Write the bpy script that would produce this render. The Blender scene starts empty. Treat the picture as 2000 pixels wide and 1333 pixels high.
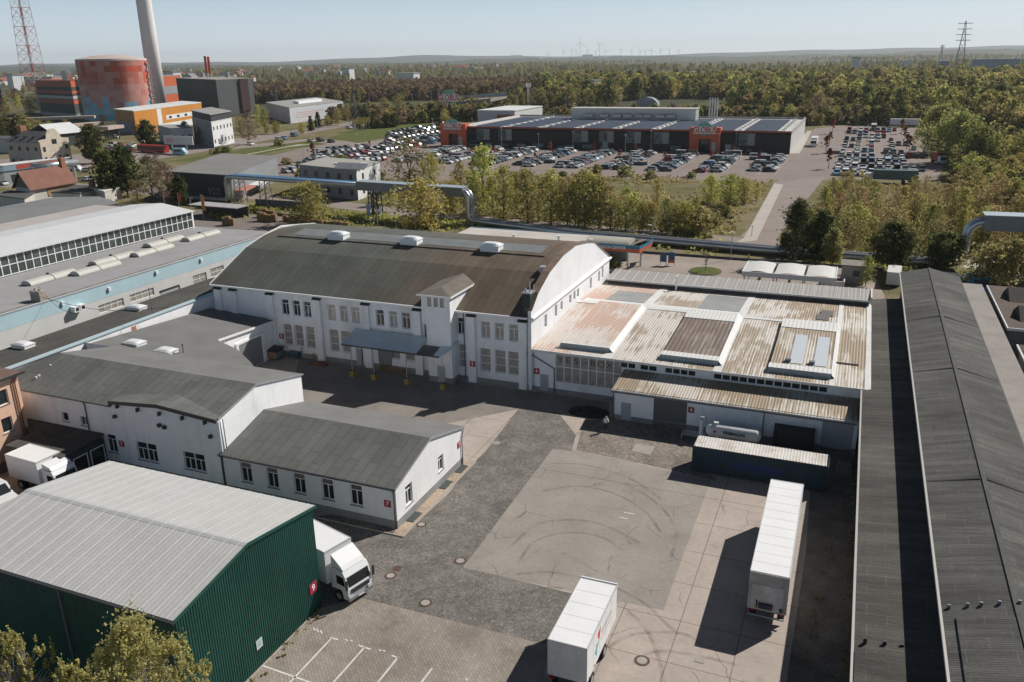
import bpy, bmesh, math, random
import numpy as np
from mathutils import Vector, Matrix
R = math.radians
scene = bpy.context.scene
COL = scene.collection

# ------------------------------------------------------------------ camera
CAM_H = 37.0
F_PX, PITCH, ROLL, YAW = 1616.6, 0.329856, -0.0170689, -0.3963822   # focal length in pixels of a 2000 px wide picture
cp, sp, cr, sr, cy, sy = math.cos(PITCH), math.sin(PITCH), math.cos(ROLL), math.sin(ROLL), math.cos(YAW), math.sin(YAW)
Fv = Vector((sy*cp, cy*cp, -sp)); R0 = Vector((cy, -sy, 0)); U0 = R0.cross(Fv)
Rv = R0*cr + U0*sr; Uv = -R0*sr + U0*cr
cam_d = bpy.data.cameras.new("camera"); cam = bpy.data.objects.new("camera", cam_d); COL.objects.link(cam)
cam_d.sensor_width = 36; cam_d.lens = F_PX/2000*36; cam_d.clip_start = .5; cam_d.clip_end = 60000
mw = Matrix((Rv, Uv, -Fv)).transposed().to_4x4(); mw.translation = (0, 0, CAM_H); cam.matrix_world = mw
scene.camera = cam
CAMP = Vector((0, 0, CAM_H))

# ------------------------------------------------------------------ daylight
SUN_EL, SUN_AZ = R(39.7), R(35.5)           # azimuth clockwise from +y
w = bpy.data.worlds.new("World"); scene.world = w; w.use_nodes = True
nt = w.node_tree; nt.nodes.clear()
wo = nt.nodes.new('ShaderNodeOutputWorld'); bg = nt.nodes.new('ShaderNodeBackground'); sk = nt.nodes.new('ShaderNodeTexSky')
sk.sky_type = 'NISHITA'; sk.sun_disc = False; sk.sun_elevation = SUN_EL; sk.sun_rotation = SUN_AZ
sk.air_density = 1.0; sk.dust_density = .6; sk.ozone_density = 1.2; sk.altitude = 100
SKY_S = .08
hs = nt.nodes.new('ShaderNodeHueSaturation'); hs.inputs['Saturation'].default_value = .8
nt.links.new(sk.outputs[0], hs.inputs['Color'])
# spring air: a pale hazy belt low in the sky, the sky overhead deeper
tc = nt.nodes.new('ShaderNodeTexCoord'); sx = nt.nodes.new('ShaderNodeSeparateXYZ'); nt.links.new(tc.outputs['Generated'], sx.inputs[0])
rz = nt.nodes.new('ShaderNodeValToRGB'); e = rz.color_ramp.elements
e[0].position = 0; e[0].color = (1, 1, 1, 1); e[1].position = 1; e[1].color = (.1, .12, .17, 1)
k = e.new(.45); k.color = (.3, .33, .38, 1)
nt.links.new(sx.outputs['Z'], rz.inputs[0])
ml = nt.nodes.new('ShaderNodeMix'); ml.data_type = 'RGBA'; ml.blend_type = 'MULTIPLY'; ml.inputs[0].default_value = 1
nt.links.new(hs.outputs[0], ml.inputs[6]); nt.links.new(rz.outputs[0], ml.inputs[7])
rb = nt.nodes.new('ShaderNodeValToRGB'); e = rb.color_ramp.elements
e[0].position = 0; e[0].color = (.86,)*3+(1,); e[1].position = .5; e[1].color = (0, 0, 0, 1); k = e.new(.13); k.color = (.5,)*3+(1,)
nt.links.new(sx.outputs['Z'], rb.inputs[0])
rc = nt.nodes.new('ShaderNodeValToRGB'); e = rc.color_ramp.elements
e[0].position = 0; e[0].color = (.7, .79, .86, 1); e[1].position = .12; e[1].color = (.31, .52, .72, 1)
nt.links.new(sx.outputs['Z'], rc.inputs[0])
sc_ = nt.nodes.new('ShaderNodeMix'); sc_.data_type = 'RGBA'; sc_.blend_type = 'MULTIPLY'; sc_.inputs[0].default_value = 1; sc_.clamp_result = False
sc_.inputs[7].default_value = (1/SKY_S,)*3+(1,); nt.links.new(rc.outputs[0], sc_.inputs[6])
mx = nt.nodes.new('ShaderNodeMix'); mx.data_type = 'RGBA'
nt.links.new(rb.outputs[0], mx.inputs[0]); nt.links.new(ml.outputs[2], mx.inputs[6]); nt.links.new(sc_.outputs[2], mx.inputs[7])
nt.links.new(mx.outputs[2], bg.inputs[0]); nt.links.new(bg.outputs[0], wo.inputs[0])
bg.inputs[1].default_value = SKY_S
sl = bpy.data.lights.new("sun", 'SUN'); sl.energy = 5.0; sl.angle = R(.5); sl.color = (1, .94, .86)
so = bpy.data.objects.new("sun", sl); COL.objects.link(so)
so.rotation_euler = (math.pi/2 - SUN_EL, 0, math.pi - SUN_AZ)
scene.view_settings.view_transform = 'Standard'; scene.view_settings.look = 'None'
scene.view_settings.exposure = .12; scene.view_settings.gamma = 1
try:
    scene.cycles.volume_bounces = 0; scene.cycles.max_bounces = 6; scene.cycles.transparent_max_bounces = 12
except Exception: pass

# ------------------------------------------------------------------ picking helpers: a pixel of the 2000x1333 photo -> a point of the place
def ray(px, py):
    return Fv + Rv*((px-1000)/F_PX) + Uv*((666.5-py)/F_PX)
def G(px, py, z=0.0):
    d = ray(px, py); t = (z-CAM_H)/d.z; return (d.x*t, d.y*t)
def YP(px, py, y):
    d = ray(px, py); t = y/d.y; return (d.x*t, CAM_H+d.z*t)      # x, z on the plane y
def XP(px, py, x):
    d = ray(px, py); t = x/d.x; return (d.y*t, CAM_H+d.z*t)      # y, z on the plane x
def ZAT(x, y, py):                                               # height at which a point above (x, y) shows at row py
    lo, hi = -50.0, 400.0
    for _ in range(50):
        m = (lo+hi)/2; v = Vector((x, y, m))-CAMP; pyv = 666.5-F_PX*v.dot(Uv)/v.dot(Fv)
        if pyv > py: lo = m
        else: hi = m
    return lo
def PX(x, y, z=0):
    v = Vector((x, y, z))-CAMP; zz = v.dot(Fv); return (1000+F_PX*v.dot(Rv)/zz, 666.5-F_PX*v.dot(Uv)/zz) if zz > 0 else (-9e9, 0)

# ------------------------------------------------------------------ tagging
def tag(o, label=None, cat=None, group=None, kind=None):
    if label: o['label'] = label
    if cat: o['category'] = cat
    if group: o['group'] = group
    if kind: o['kind'] = kind
    return o
def thing(name, label, cat, loc=(0, 0, 0), rz=0, group=None):
    o = bpy.data.objects.new(name, None); COL.objects.link(o); o.empty_display_size = .1
    o.location = loc; o.rotation_euler = (0, 0, rz)
    return tag(o, label, cat, group)
def wloc(p):
    v = Vector((0, 0, 0))
    while p is not None: v += p.location; p = p.parent
    return v
def copy_tree(o, parent=None):
    c = o.copy(); COL.objects.link(c); c.parent = parent
    for ch in list(o.children): copy_tree(ch, c)
    return c

# ------------------------------------------------------------------ mesh builder
class MB:
    def __init__(s): s.v = []; s.f = []; s.m = []; s.mi = 0
    def quad(s, *p):
        b = len(s.v); s.v += [tuple(q) for q in p]; s.f.append(tuple(range(b, b+len(p)))); s.m.append(s.mi); return s
    def box(s, x0, x1, y0, y1, z0, z1):
        if x0 > x1: x0, x1 = x1, x0
        if y0 > y1: y0, y1 = y1, y0
        if z0 > z1: z0, z1 = z1, z0
        b = len(s.v)
        s.v += [(x0,y0,z0),(x1,y0,z0),(x1,y1,z0),(x0,y1,z0),(x0,y0,z1),(x1,y0,z1),(x1,y1,z1),(x0,y1,z1)]
        for f in ((0,3,2,1),(4,5,6,7),(0,1,5,4),(1,2,6,5),(2,3,7,6),(3,0,4,7)): s.f.append(tuple(b+i for i in f)); s.m.append(s.mi)
        return s
    def prism(s, poly, axis, a, b):
        """poly: 2-D outline; axis 'x': poly=(y,z), 'y': (x,z), 'z': (x,y), swept from a to b"""
        def P(u, v, t): return (t, u, v) if axis == 'x' else (u, t, v) if axis == 'y' else (u, v, t)
        n = len(poly); k = len(s.v)
        s.v += [P(u, v, a) for u, v in poly] + [P(u, v, b) for u, v in poly]
        ar = sum(poly[i][0]*poly[(i+1) % n][1]-poly[(i+1) % n][0]*poly[i][1] for i in range(n))
        flip = (ar > 0) != (axis == 'y'); flip = flip if b > a else not flip
        A = tuple(range(k, k+n)); B = tuple(range(k+n, k+2*n))
        s.f.append(A[::-1] if flip else A); s.f.append(B if flip else B[::-1]); s.m += [s.mi]*2
        for i in range(n):
            j = (i+1) % n; q = (k+i, k+j, k+n+j, k+n+i)
            s.f.append(q if flip else q[::-1]); s.m.append(s.mi)
        return s
    def slab(s, pts, th):
        """flat polygon in space given from above (counter-clockwise), thickened downwards"""
        n = len(pts); k = len(s.v)
        s.v += [tuple(p) for p in pts] + [(p[0], p[1], p[2]-th) for p in pts]
        s.f.append(tuple(range(k, k+n))); s.f.append(tuple(range(k+2*n-1, k+n-1, -1))); s.m += [s.mi]*2
        for i in range(n):
            j = (i+1) % n; s.f.append((k+i, k+n+i, k+n+j, k+j)); s.m.append(s.mi)
        return s
    def tube(s, pts, rad, n=8, cap=True):
        pts = [Vector(p) for p in pts]
        rr = rad if isinstance(rad, (list, tuple)) else [rad]*len(pts)
        k = len(s.v); t0 = None
        for i, p in enumerate(pts):
            t = (pts[min(i+1, len(pts)-1)]-pts[max(i-1, 0)]).normalized()
            if t0 is None:
                a = Vector((0, 0, 1)) if abs(t.z) < .9 else Vector((1, 0, 0)); u = t.cross(a).normalized()
            else:
                u = (u - t*u.dot(t)).normalized()
            t0 = t; v = t.cross(u)
            for j in range(n):
                an = 2*math.pi*j/n; s.v.append(tuple(p+(u*math.cos(an)+v*math.sin(an))*rr[i]))
        for i in range(len(pts)-1):
            for j in range(n):
                a = k+i*n+j; b = k+i*n+(j+1) % n; s.f.append((a, b, b+n, a+n)); s.m.append(s.mi)
        if cap:
            s.f.append(tuple(range(k+n-1, k-1, -1))); s.f.append(tuple(range(k+(len(pts)-1)*n, k+len(pts)*n))); s.m += [s.mi]*2
        return s
    def cyl(s, x, y, z0, z1, r, r2=None, n=16): return s.tube([(x, y, z0), (x, y, z1)], [r, r if r2 is None else r2], n)
    def bar(s, a, b, w): return s.tube([a, b], w/2*1.2, 4)
    def wall(s, face, p, u0, u1, z0, z1, holes=(), depth=.16):
        """rectangular wall with openings. face 'f': plane y=p facing -y (u=x); 'b': facing +y; 'r': plane x=p facing +x (u=y); 'l': facing -x"""
        us = sorted({u0, u1, *[h[0] for h in holes], *[h[1] for h in holes]}); zs = sorted({z0, z1, *[h[2] for h in holes], *[h[3] for h in holes]})
        us = [u for u in us if u0-1e-6 <= u <= u1+1e-6]; zs = [z for z in zs if z0-1e-6 <= z <= z1+1e-6]
        def P(u, z, d=0): return {'f': (u, p+d, z), 'b': (u, p-d, z), 'r': (p-d, u, z), 'l': (p+d, u, z)}[face]
        fl = face in 'fr'
        def q(*c): s.quad(*(c if fl else c[::-1]))
        for i in range(len(us)-1):
            for j in range(len(zs)-1):
                um, zm = (us[i]+us[i+1])/2, (zs[j]+zs[j+1])/2
                if any(h[0] < um < h[1] and h[2] < zm < h[3] for h in holes): continue
                q(P(us[i], zs[j]), P(us[i+1], zs[j]), P(us[i+1], zs[j+1]), P(us[i], zs[j+1]))
        for a, b, c, d in holes:
            q(P(a, c), P(a, c, depth), P(a, d, depth), P(a, d))[0:0] if False else None
            q(P(a, c), P(a, d), P(a, d, depth), P(a, c, depth)); q(P(b, c), P(b, c, depth), P(b, d, depth), P(b, d))
            q(P(a, d), P(b, d), P(b, d, depth), P(a, d, depth)); q(P(a, c), P(a, c, depth), P(b, c, depth), P(b, c))
        return s
    def mesh(s, name, mats, off=Vector((0, 0, 0)), smooth=False):
        me = bpy.data.meshes.new(name)
        me.from_pydata([(v[0]-off.x, v[1]-off.y, v[2]-off.z) for v in s.v], [], s.f)
        mats = mats if isinstance(mats, (list, tuple)) else [mats]
        for m_ in mats: me.materials.append(m_)
        if len(mats) > 1: me.polygons.foreach_set('material_index', s.m)
        if smooth: me.polygons.foreach_set('use_smooth', [True]*len(s.f))
        me.update(); return me
    def build(s, name, mats, parent=None, local=False, smooth=False, **kw):
        off = Vector((0, 0, 0)) if (local or parent is None) else wloc(parent)
        o = bpy.data.objects.new(name, s.mesh(name, mats, off, smooth)); COL.objects.link(o); o.parent = parent
        if smooth == 'auto': pass
        return tag(o, **kw) if kw else o
def link(name, me, parent=None, loc=(0, 0, 0), rot=(0, 0, 0)):
    """loc in world axes; parent must be unrotated"""
    o = bpy.data.objects.new(name, me); COL.objects.link(o); o.parent = parent
    o.location = Vector(loc)-(wloc(parent) if parent else Vector((0, 0, 0))); o.rotation_euler = rot
    return o
def npmesh(name, verts, faces_n, nquad, mats, attr=None):
    """fast quad mesh from numpy: verts (N,3); every four verts a quad"""
    me = bpy.data.meshes.new(name); nv = len(verts); nf = nv//nquad
    me.vertices.add(nv); me.vertices.foreach_set('co', np.asarray(verts, dtype=np.float32).ravel())
    me.loops.add(nv); me.loops.foreach_set('vertex_index', np.arange(nv, dtype=np.int32))
    me.polygons.add(nf); me.polygons.foreach_set('loop_start', np.arange(0, nv, nquad, dtype=np.int32))
    try: me.polygons.foreach_set('loop_total', np.full(nf, nquad, dtype=np.int32))
    except Exception: pass
    for m_ in mats: me.materials.append(m_)
    if attr is not None:
        a = me.attributes.new('tint', 'FLOAT_COLOR', 'POINT'); a.data.foreach_set('color', np.asarray(attr, dtype=np.float32).ravel())
    me.update(calc_edges=True); return me

# ------------------------------------------------------------------ materials
MATS = {}
def newmat(name):
    m = bpy.data.materials.new(name); m.use_nodes = True; MATS[name] = m
    nt = m.node_tree; b = nt.nodes['Principled BSDF']; return m, nt, b
def N(nt, t, **kw):
    n = nt.nodes.new(t)
    for k, v in kw.items():
        if k in n.inputs: n.inputs[k].default_value = v
        else: setattr(n, k, v)
    return n
def pos(nt, scale=(1, 1, 1), loc=(0, 0, 0), rot=(0, 0, 0)):
    g = nt.nodes.new('ShaderNodeNewGeometry'); mp = nt.nodes.new('ShaderNodeMapping')
    mp.inputs['Scale'].default_value = scale; mp.inputs['Location'].default_value = loc; mp.inputs['Rotation'].default_value = rot
    nt.links.new(g.outputs['Position'], mp.inputs[0]); return mp.outputs[0]
def objc(nt, scale=(1, 1, 1)):
    g = nt.nodes.new('ShaderNodeTexCoord'); mp = nt.nodes.new('ShaderNodeMapping'); mp.inputs['Scale'].default_value = scale
    nt.links.new(g.outputs['Object'], mp.inputs[0]); return mp.outputs[0]
def c4(c): return (c[0], c[1], c[2], 1)
def mixc(nt, fac, a, b, mode='MIX'):
    m = nt.nodes.new('ShaderNodeMix'); m.data_type = 'RGBA'; m.blend_type = mode
    for sck, val in ((m.inputs[0], fac), (m.inputs[6], a), (m.inputs[7], b)):
        if hasattr(val, 'is_linked') or isinstance(val, bpy.types.NodeSocket): nt.links.new(val, sck)
        else: sck.default_value = val if not isinstance(val, tuple) or len(val) == 4 else c4(val)
    return m.outputs[2]
def ramp(nt, src, stops):
    r = nt.nodes.new('ShaderNodeValToRGB'); e = r.color_ramp.elements
    while len(e) > 1: e.remove(e[-1])
    e[0].position = stops[0][0]; e[0].color = c4(stops[0][1]) if isinstance(stops[0][1], tuple) else (stops[0][1],)*3+(1,)
    for p_, c_ in stops[1:]:
        k = e.new(p_); k.color = c4(c_) if isinstance(c_, tuple) else (c_,)*3+(1,)
    nt.links.new(src, r.inputs[0]); return r.outputs[0]
def noise(nt, vec, scale, detail=4, rough=.55):
    n = N(nt, 'ShaderNodeTexNoise', Scale=scale, Detail=detail, Roughness=rough); nt.links.new(vec, n.inputs['Vector']); return n.outputs['Fac']
def bump(nt, b, h, dist=.02, strength=1):
    bp = N(nt, 'ShaderNodeBump', Distance=dist, Strength=strength); nt.links.new(h, bp.inputs['Height']); nt.links.new(bp.outputs[0], b.inputs['Normal']); return bp
def M(name, col, rough=.8, var=.12, scale=.6, metal=0, fine=6, bmp=0, spec=.3, dirt=None, zs=0):
    """plain surface with two scales of tonal unevenness and optional dirt colour in blotches"""
    if name in MATS: return MATS[name]
    m, nt, b = newmat(name); v = pos(nt) 
    n1 = noise(nt, v, scale, 5); n2 = noise(nt, v, scale*fine, 3)
    a = tuple(c*(1-var) for c in col); c = tuple(min(1, x*(1+var)) for x in col)
    k1 = ramp(nt, n1, [(.32, a), (.68, c)]); k2 = ramp(nt, n2, [(.3, 1-var*.7), (.7, 1+var*.5)])
    out = mixc(nt, 1.0, k1, k2, 'MULTIPLY')
    if dirt:
        n3 = noise(nt, pos(nt, (1, 1, zs)) if zs else v, scale*(.7 if not zs else 2.2), 6, .65); f = ramp(nt, n3, [(.5, 0.0), (.78, .75)])
        out = mixc(nt, f, out, c4(dirt))
    nt.links.new(out, b.inputs['Base Color']); b.inputs['Roughness'].default_value = rough; b.inputs['Metallic'].default_value = metal
    b.inputs['Specular IOR Level'].default_value = spec
    if bmp: bump(nt, b, n2, bmp)
    return m
def flat(name, col, rough=.5, metal=0, spec=.4, emit=None):
    if name in MATS: return MATS[name]
    m, nt, b = newmat(name); b.inputs['Base Color'].default_value = c4(col); b.inputs['Roughness'].default_value = rough
    b.inputs['Metallic'].default_value = metal; b.inputs['Specular IOR Level'].default_value = spec
    return m
def corrugated(name, col, axis='x', pitch=.2, rough=.55, var=.1, dist=.03, metal=0, seam=0, streak=None, spec=.3, scale=.5):
    """profiled sheet: ribs repeat along 'axis'; streaks of stain run across it"""
    if name in MATS: return MATS[name]
    m, nt, b = newmat(name); v = pos(nt)
    w_ = N(nt, 'ShaderNodeTexWave', Scale=1/pitch*.31416/1.0, wave_type='BANDS', bands_direction=axis.upper()); w_.inputs['Scale'].default_value = .31416/pitch
    nt.links.new(v, w_.inputs['Vector'])
    k1 = ramp(nt, noise(nt, v, scale, 5), [(.3, tuple(c*(1-var) for c in col)), (.7, tuple(min(1, c*(1+var)) for c in col))])
    k1 = mixc(nt, 1, k1, ramp(nt, noise(nt, v, 5, 3), [(.3, .93), (.7, 1.04)]), 'MULTIPLY')
    if streak:
        sc = (4.6, .17, 1) if axis == 'x' else (.17, 4.6, 1)
        f1 = noise(nt, pos(nt, sc), 1.0, 6, .6); f2 = noise(nt, pos(nt, (.16, .12, 1), (3, 7, 0)), 1, 3)
        add = N(nt, 'ShaderNodeMath', operation='ADD'); nt.links.new(f1, add.inputs[0]); nt.links.new(f2, add.inputs[1])
        f = ramp(nt, add.outputs[0], [(streak[1], 0.0), (streak[2], streak[3])])
        k1 = mixc(nt, f, k1, c4(streak[0]))
        # darker troughs
        k1 = mixc(nt, 1, k1, ramp(nt, w_.outputs['Fac'], [(0, .72), (.5, 1.0)]), 'MULTIPLY')
    nt.links.new(k1, b.inputs['Base Color']); b.inputs['Roughness'].default_value = rough; b.inputs['Metallic'].default_value = metal
    b.inputs['Specular IOR Level'].default_value = spec
    bump(nt, b, w_.outputs['Fac'], dist)
    return m
def felt(name, col, along='y', strip=1.0, length=4.0, var=.16, rough=.92, lighter=1.12, off=0):
    """roofing felt in strips running along 'along', with short overlap marks"""
    if name in MATS: return MATS[name]
    m, nt, b = newmat(name)
    v = pos(nt, rot=(0, 0, -math.pi/2) if along == 'y' else (0, 0, 0), loc=(off, off*.37, 0))
    br = N(nt, 'ShaderNodeTexBrick', offset=.37, offset_frequency=2, squash=1, squash_frequency=2)
    br.inputs['Scale'].default_value = 1; br.inputs['Brick Width'].default_value = length; br.inputs['Row Height'].default_value = strip
    br.inputs['Mortar Size'].default_value = .035; br.inputs['Mortar Smooth'].default_value = .3; br.inputs['Bias'].default_value = 0
    br.inputs['Color1'].default_value = c4(tuple(c*(1-var*.55) for c in col)); br.inputs['Color2'].default_value = c4(tuple(c*(1+var*.55) for c in col))
    br.inputs['Mortar'].default_value = c4(tuple(c*.62 for c in col)); nt.links.new(v, br.inputs['Vector'])
    g = pos(nt); k = ramp(nt, noise(nt, g, .22, 6, .6), [(.3, 1-var), (.7, 1+var)]); k2 = ramp(nt, noise(nt, g, 9, 2), [(.25, .88), (.75, 1.1)])
    # short dark lapped ends, here and there
    vo = N(nt, 'ShaderNodeTexVoronoi', Scale=.45); nt.links.new(v, vo.inputs['Vector'])
    out = mixc(nt, 1, mixc(nt, 1, br.outputs['Color'], k, 'MULTIPLY'), k2, 'MULTIPLY')
    nt.links.new(out, b.inputs['Base Color']); b.inputs['Roughness'].default_value = rough; b.inputs['Specular IOR Level'].default_value = .2
    bump(nt, b, noise(nt, g, 12, 3), .01)
    return m
# ------------------------------------------------------------------ shared materials
WHITE = M('white_render', (.81, .82, .84), .85, .05, .25, dirt=(.5, .5, .48), zs=.18)
WHITE2 = M('clean_white_render', (.76, .77, .79), .85, .04, .3, dirt=(.66, .66, .65), zs=.2)
PLINTH = M('grey_plinth', (.25, .25, .25), .9, .12, .8)
FRAME = flat('white_frame', (.78, .79, .8), .4)
GLASS = flat('window_glass', (.022, .028, .03), .08, 0, .6)
BLIND = M('blind_behind_glass', (.32, .3, .27), .35, .2, 1.3, spec=.6)
BLINDL = M('pale_blind', (.42, .37, .3), .35, .2, 1.3, spec=.6)
GALV = M('galvanised_steel', (.42, .43, .44), .45, .1, 2, metal=.4)
DARKM = flat('dark_metal', (.035, .037, .04), .5)
GUT = flat('grey_gutter', (.16, .17, .18), .5)
DOORG = M('grey_door', (.36, .38, .4), .6, .05, 1)
RED = flat('crimson_sign', (.33, .025, .06), .5)
TXTW = flat('white_lettering', (.8, .8, .8), .5)
FELT1 = felt('felt_grey', (.15, .153, .147), 'y', 1.0, 3.6)
FELT2 = felt('felt_dark', (.085, .083, .076), 'y', 1.0, 5.0, off=3.3)
FELTP = M('plain_felt', (.17, .172, .168), .92, .1, .3, fine=14)
FELTB = felt('felt_brown', (.088, .077, .066), 'y', 1.0, 6.0, off=1.7)
TIMBER = M('pallet_wood', (.36, .24, .13), .85, .3, 3)
RUBBER = flat('tyre_rubber', (.015, .015, .016), .8)
CONC = M('concrete', (.34, .31, .285), .9, .1, .5)

FONT = None
def text(s, size, mat, loc, rot, parent, name='lettering', ext=.004, bold=.0, sx=1.0, align='CENTER'):
    cu = bpy.data.curves.new('t', 'FONT'); cu.body = s; cu.size = size; cu.extrude = ext; cu.offset = bold; cu.align_x = align; cu.align_y = 'CENTER'
    to = bpy.data.objects.new('t', cu); COL.objects.link(to); bpy.context.view_layer.update()
    me = bpy.data.meshes.new_from_object(to.evaluated_get(bpy.context.evaluated_depsgraph_get())); bpy.data.objects.remove(to)
    me.materials.clear(); me.materials.append(mat); me.transform(Matrix.Scale(sx, 4, (1, 0, 0)))
    return link(name, me, parent, loc, rot)
FROT = {'f': (math.pi/2, 0, 0), 'r': (math.pi/2, 0, math.pi/2), 'l': (math.pi/2, 0, -math.pi/2), 'b': (math.pi/2, 0, math.pi)}
FZ = {'f': 0, 'r': math.pi/2, 'l': -math.pi/2, 'b': math.pi}
def fp(face, p, u, z, out=0):      # point on a wall, 'out' metres proud of it
    return {'f': (u, p-out, z), 'b': (u, p+out, z), 'r': (p+out, u, z), 'l': (p-out, u, z)}[face]
_wc = {}
def win_meshes(w, h, style):
    k = (round(w, 2), round(h, 2), style)
    if k in _wc: return _wc[k]
    f = MB(); t = .07; d = .06
    f.box(-w/2, w/2, 0, d, -h/2, -h/2+t).box(-w/2, w/2, 0, d, h/2-t, h/2).box(-w/2, -w/2+t, .001, d-.001, -h/2+t, h/2-t).box(w/2-t, w/2, .001, d-.001, -h/2+t, h/2-t)
    def hb(z, tt=t): f.box(-w/2+t, w/2-t, -.004, d-.004, z-tt/2, z+tt/2)
    def vb(x, z0, z1, tt=t*1.2): f.box(x-tt/2, x+tt/2, -.002, d-.002, z0, z1)
    if style == 'T': zt = h*.22; hb(zt); vb(0, -h/2+t, zt-t/2)
    elif style == 'W4': zt = h*.14; hb(zt); vb(0, -h/2+t, h/2-t, t*1.6); vb(-w/4, -h/2+t, zt-t/2); vb(w/4, -h/2+t, zt-t/2)
    elif style == 'G3': hb(h/6); hb(-h/6)
    elif style == 'V': vb(0, -h/2+t, h/2-t)
    elif style == 'X': hb(0); vb(0, -h/2+t, h/2-t)
    elif style == 'T4':
        for i in (-1, 0, 1): vb(i*w/4, -h/2+t, h/2-t)
        hb(h*.1)
    fm = f.mesh('window', FRAME)
    pm = MB().quad((-w/2+.01, d*.6, -h/2+.01), (w/2-.01, d*.6, -h/2+.01), (w/2-.01, d*.6, h/2-.01), (-w/2+.01, d*.6, h/2-.01)).mesh('pane', GLASS)
    sm = MB().box(-w/2-.08, w/2+.08, -.2, .01, -h/2-.07, -h/2-.012).mesh('sill', GUT)
    _wc[k] = (fm, pm, sm, {}); return _wc[k]
def window(parent, face, p, u, z, w, h, style='T', glass=None, depth=.16, sill=True):
    fm, pm, sm, al = win_meshes(w, h, style)
    o = link('window', fm, parent, fp(face, p, u, z, -depth+.02), (0, 0, FZ[face]))
    if glass is not None and glass is not GLASS:
        if glass.name not in al:
            al[glass.name] = pm.copy(); al[glass.name].materials[0] = glass
        pm = al[glass.name]
    q = bpy.data.objects.new('pane', pm); COL.objects.link(q); q.parent = o
    if sill:
        q = bpy.data.objects.new('sill', sm); COL.objects.link(q); q.parent = o
    return o
def holes(wins): return [(u-w/2, u+w/2, z-h/2, z+h/2) for (u, z, w, h, *_) in wins]
def put(parent, face, p, wins, **k):
    for (u, z, w, h, *r) in wins: window(parent, face, p, u, z, w, h, *(r if r else ['T']), **k)
def numsign(parent, face, p, px, py, s, size=.75):
    u, z = (YP(px, py, p) if face == 'f' else XP(px, py, p))
    mb = MB(); 
    b = {'f': (u-size/2, u+size/2, p-.05, p-.003), 'r': (p+.003, p+.05, u-size/2, u+size/2)}[face]
    o = mb.box(*b, z-size/2, z+size/2).build('number_sign', RED, parent)
    text(s, size*.85, TXTW, fp(face, p, u, z, .056), FROT[face], o, 'numeral', bold=.012)
def downpipe(parent, pts, r=.06, mat=None, name='downpipe'):
    return MB().tube(pts, r, 6).build(name, mat or GUT, parent, smooth=True)

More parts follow.
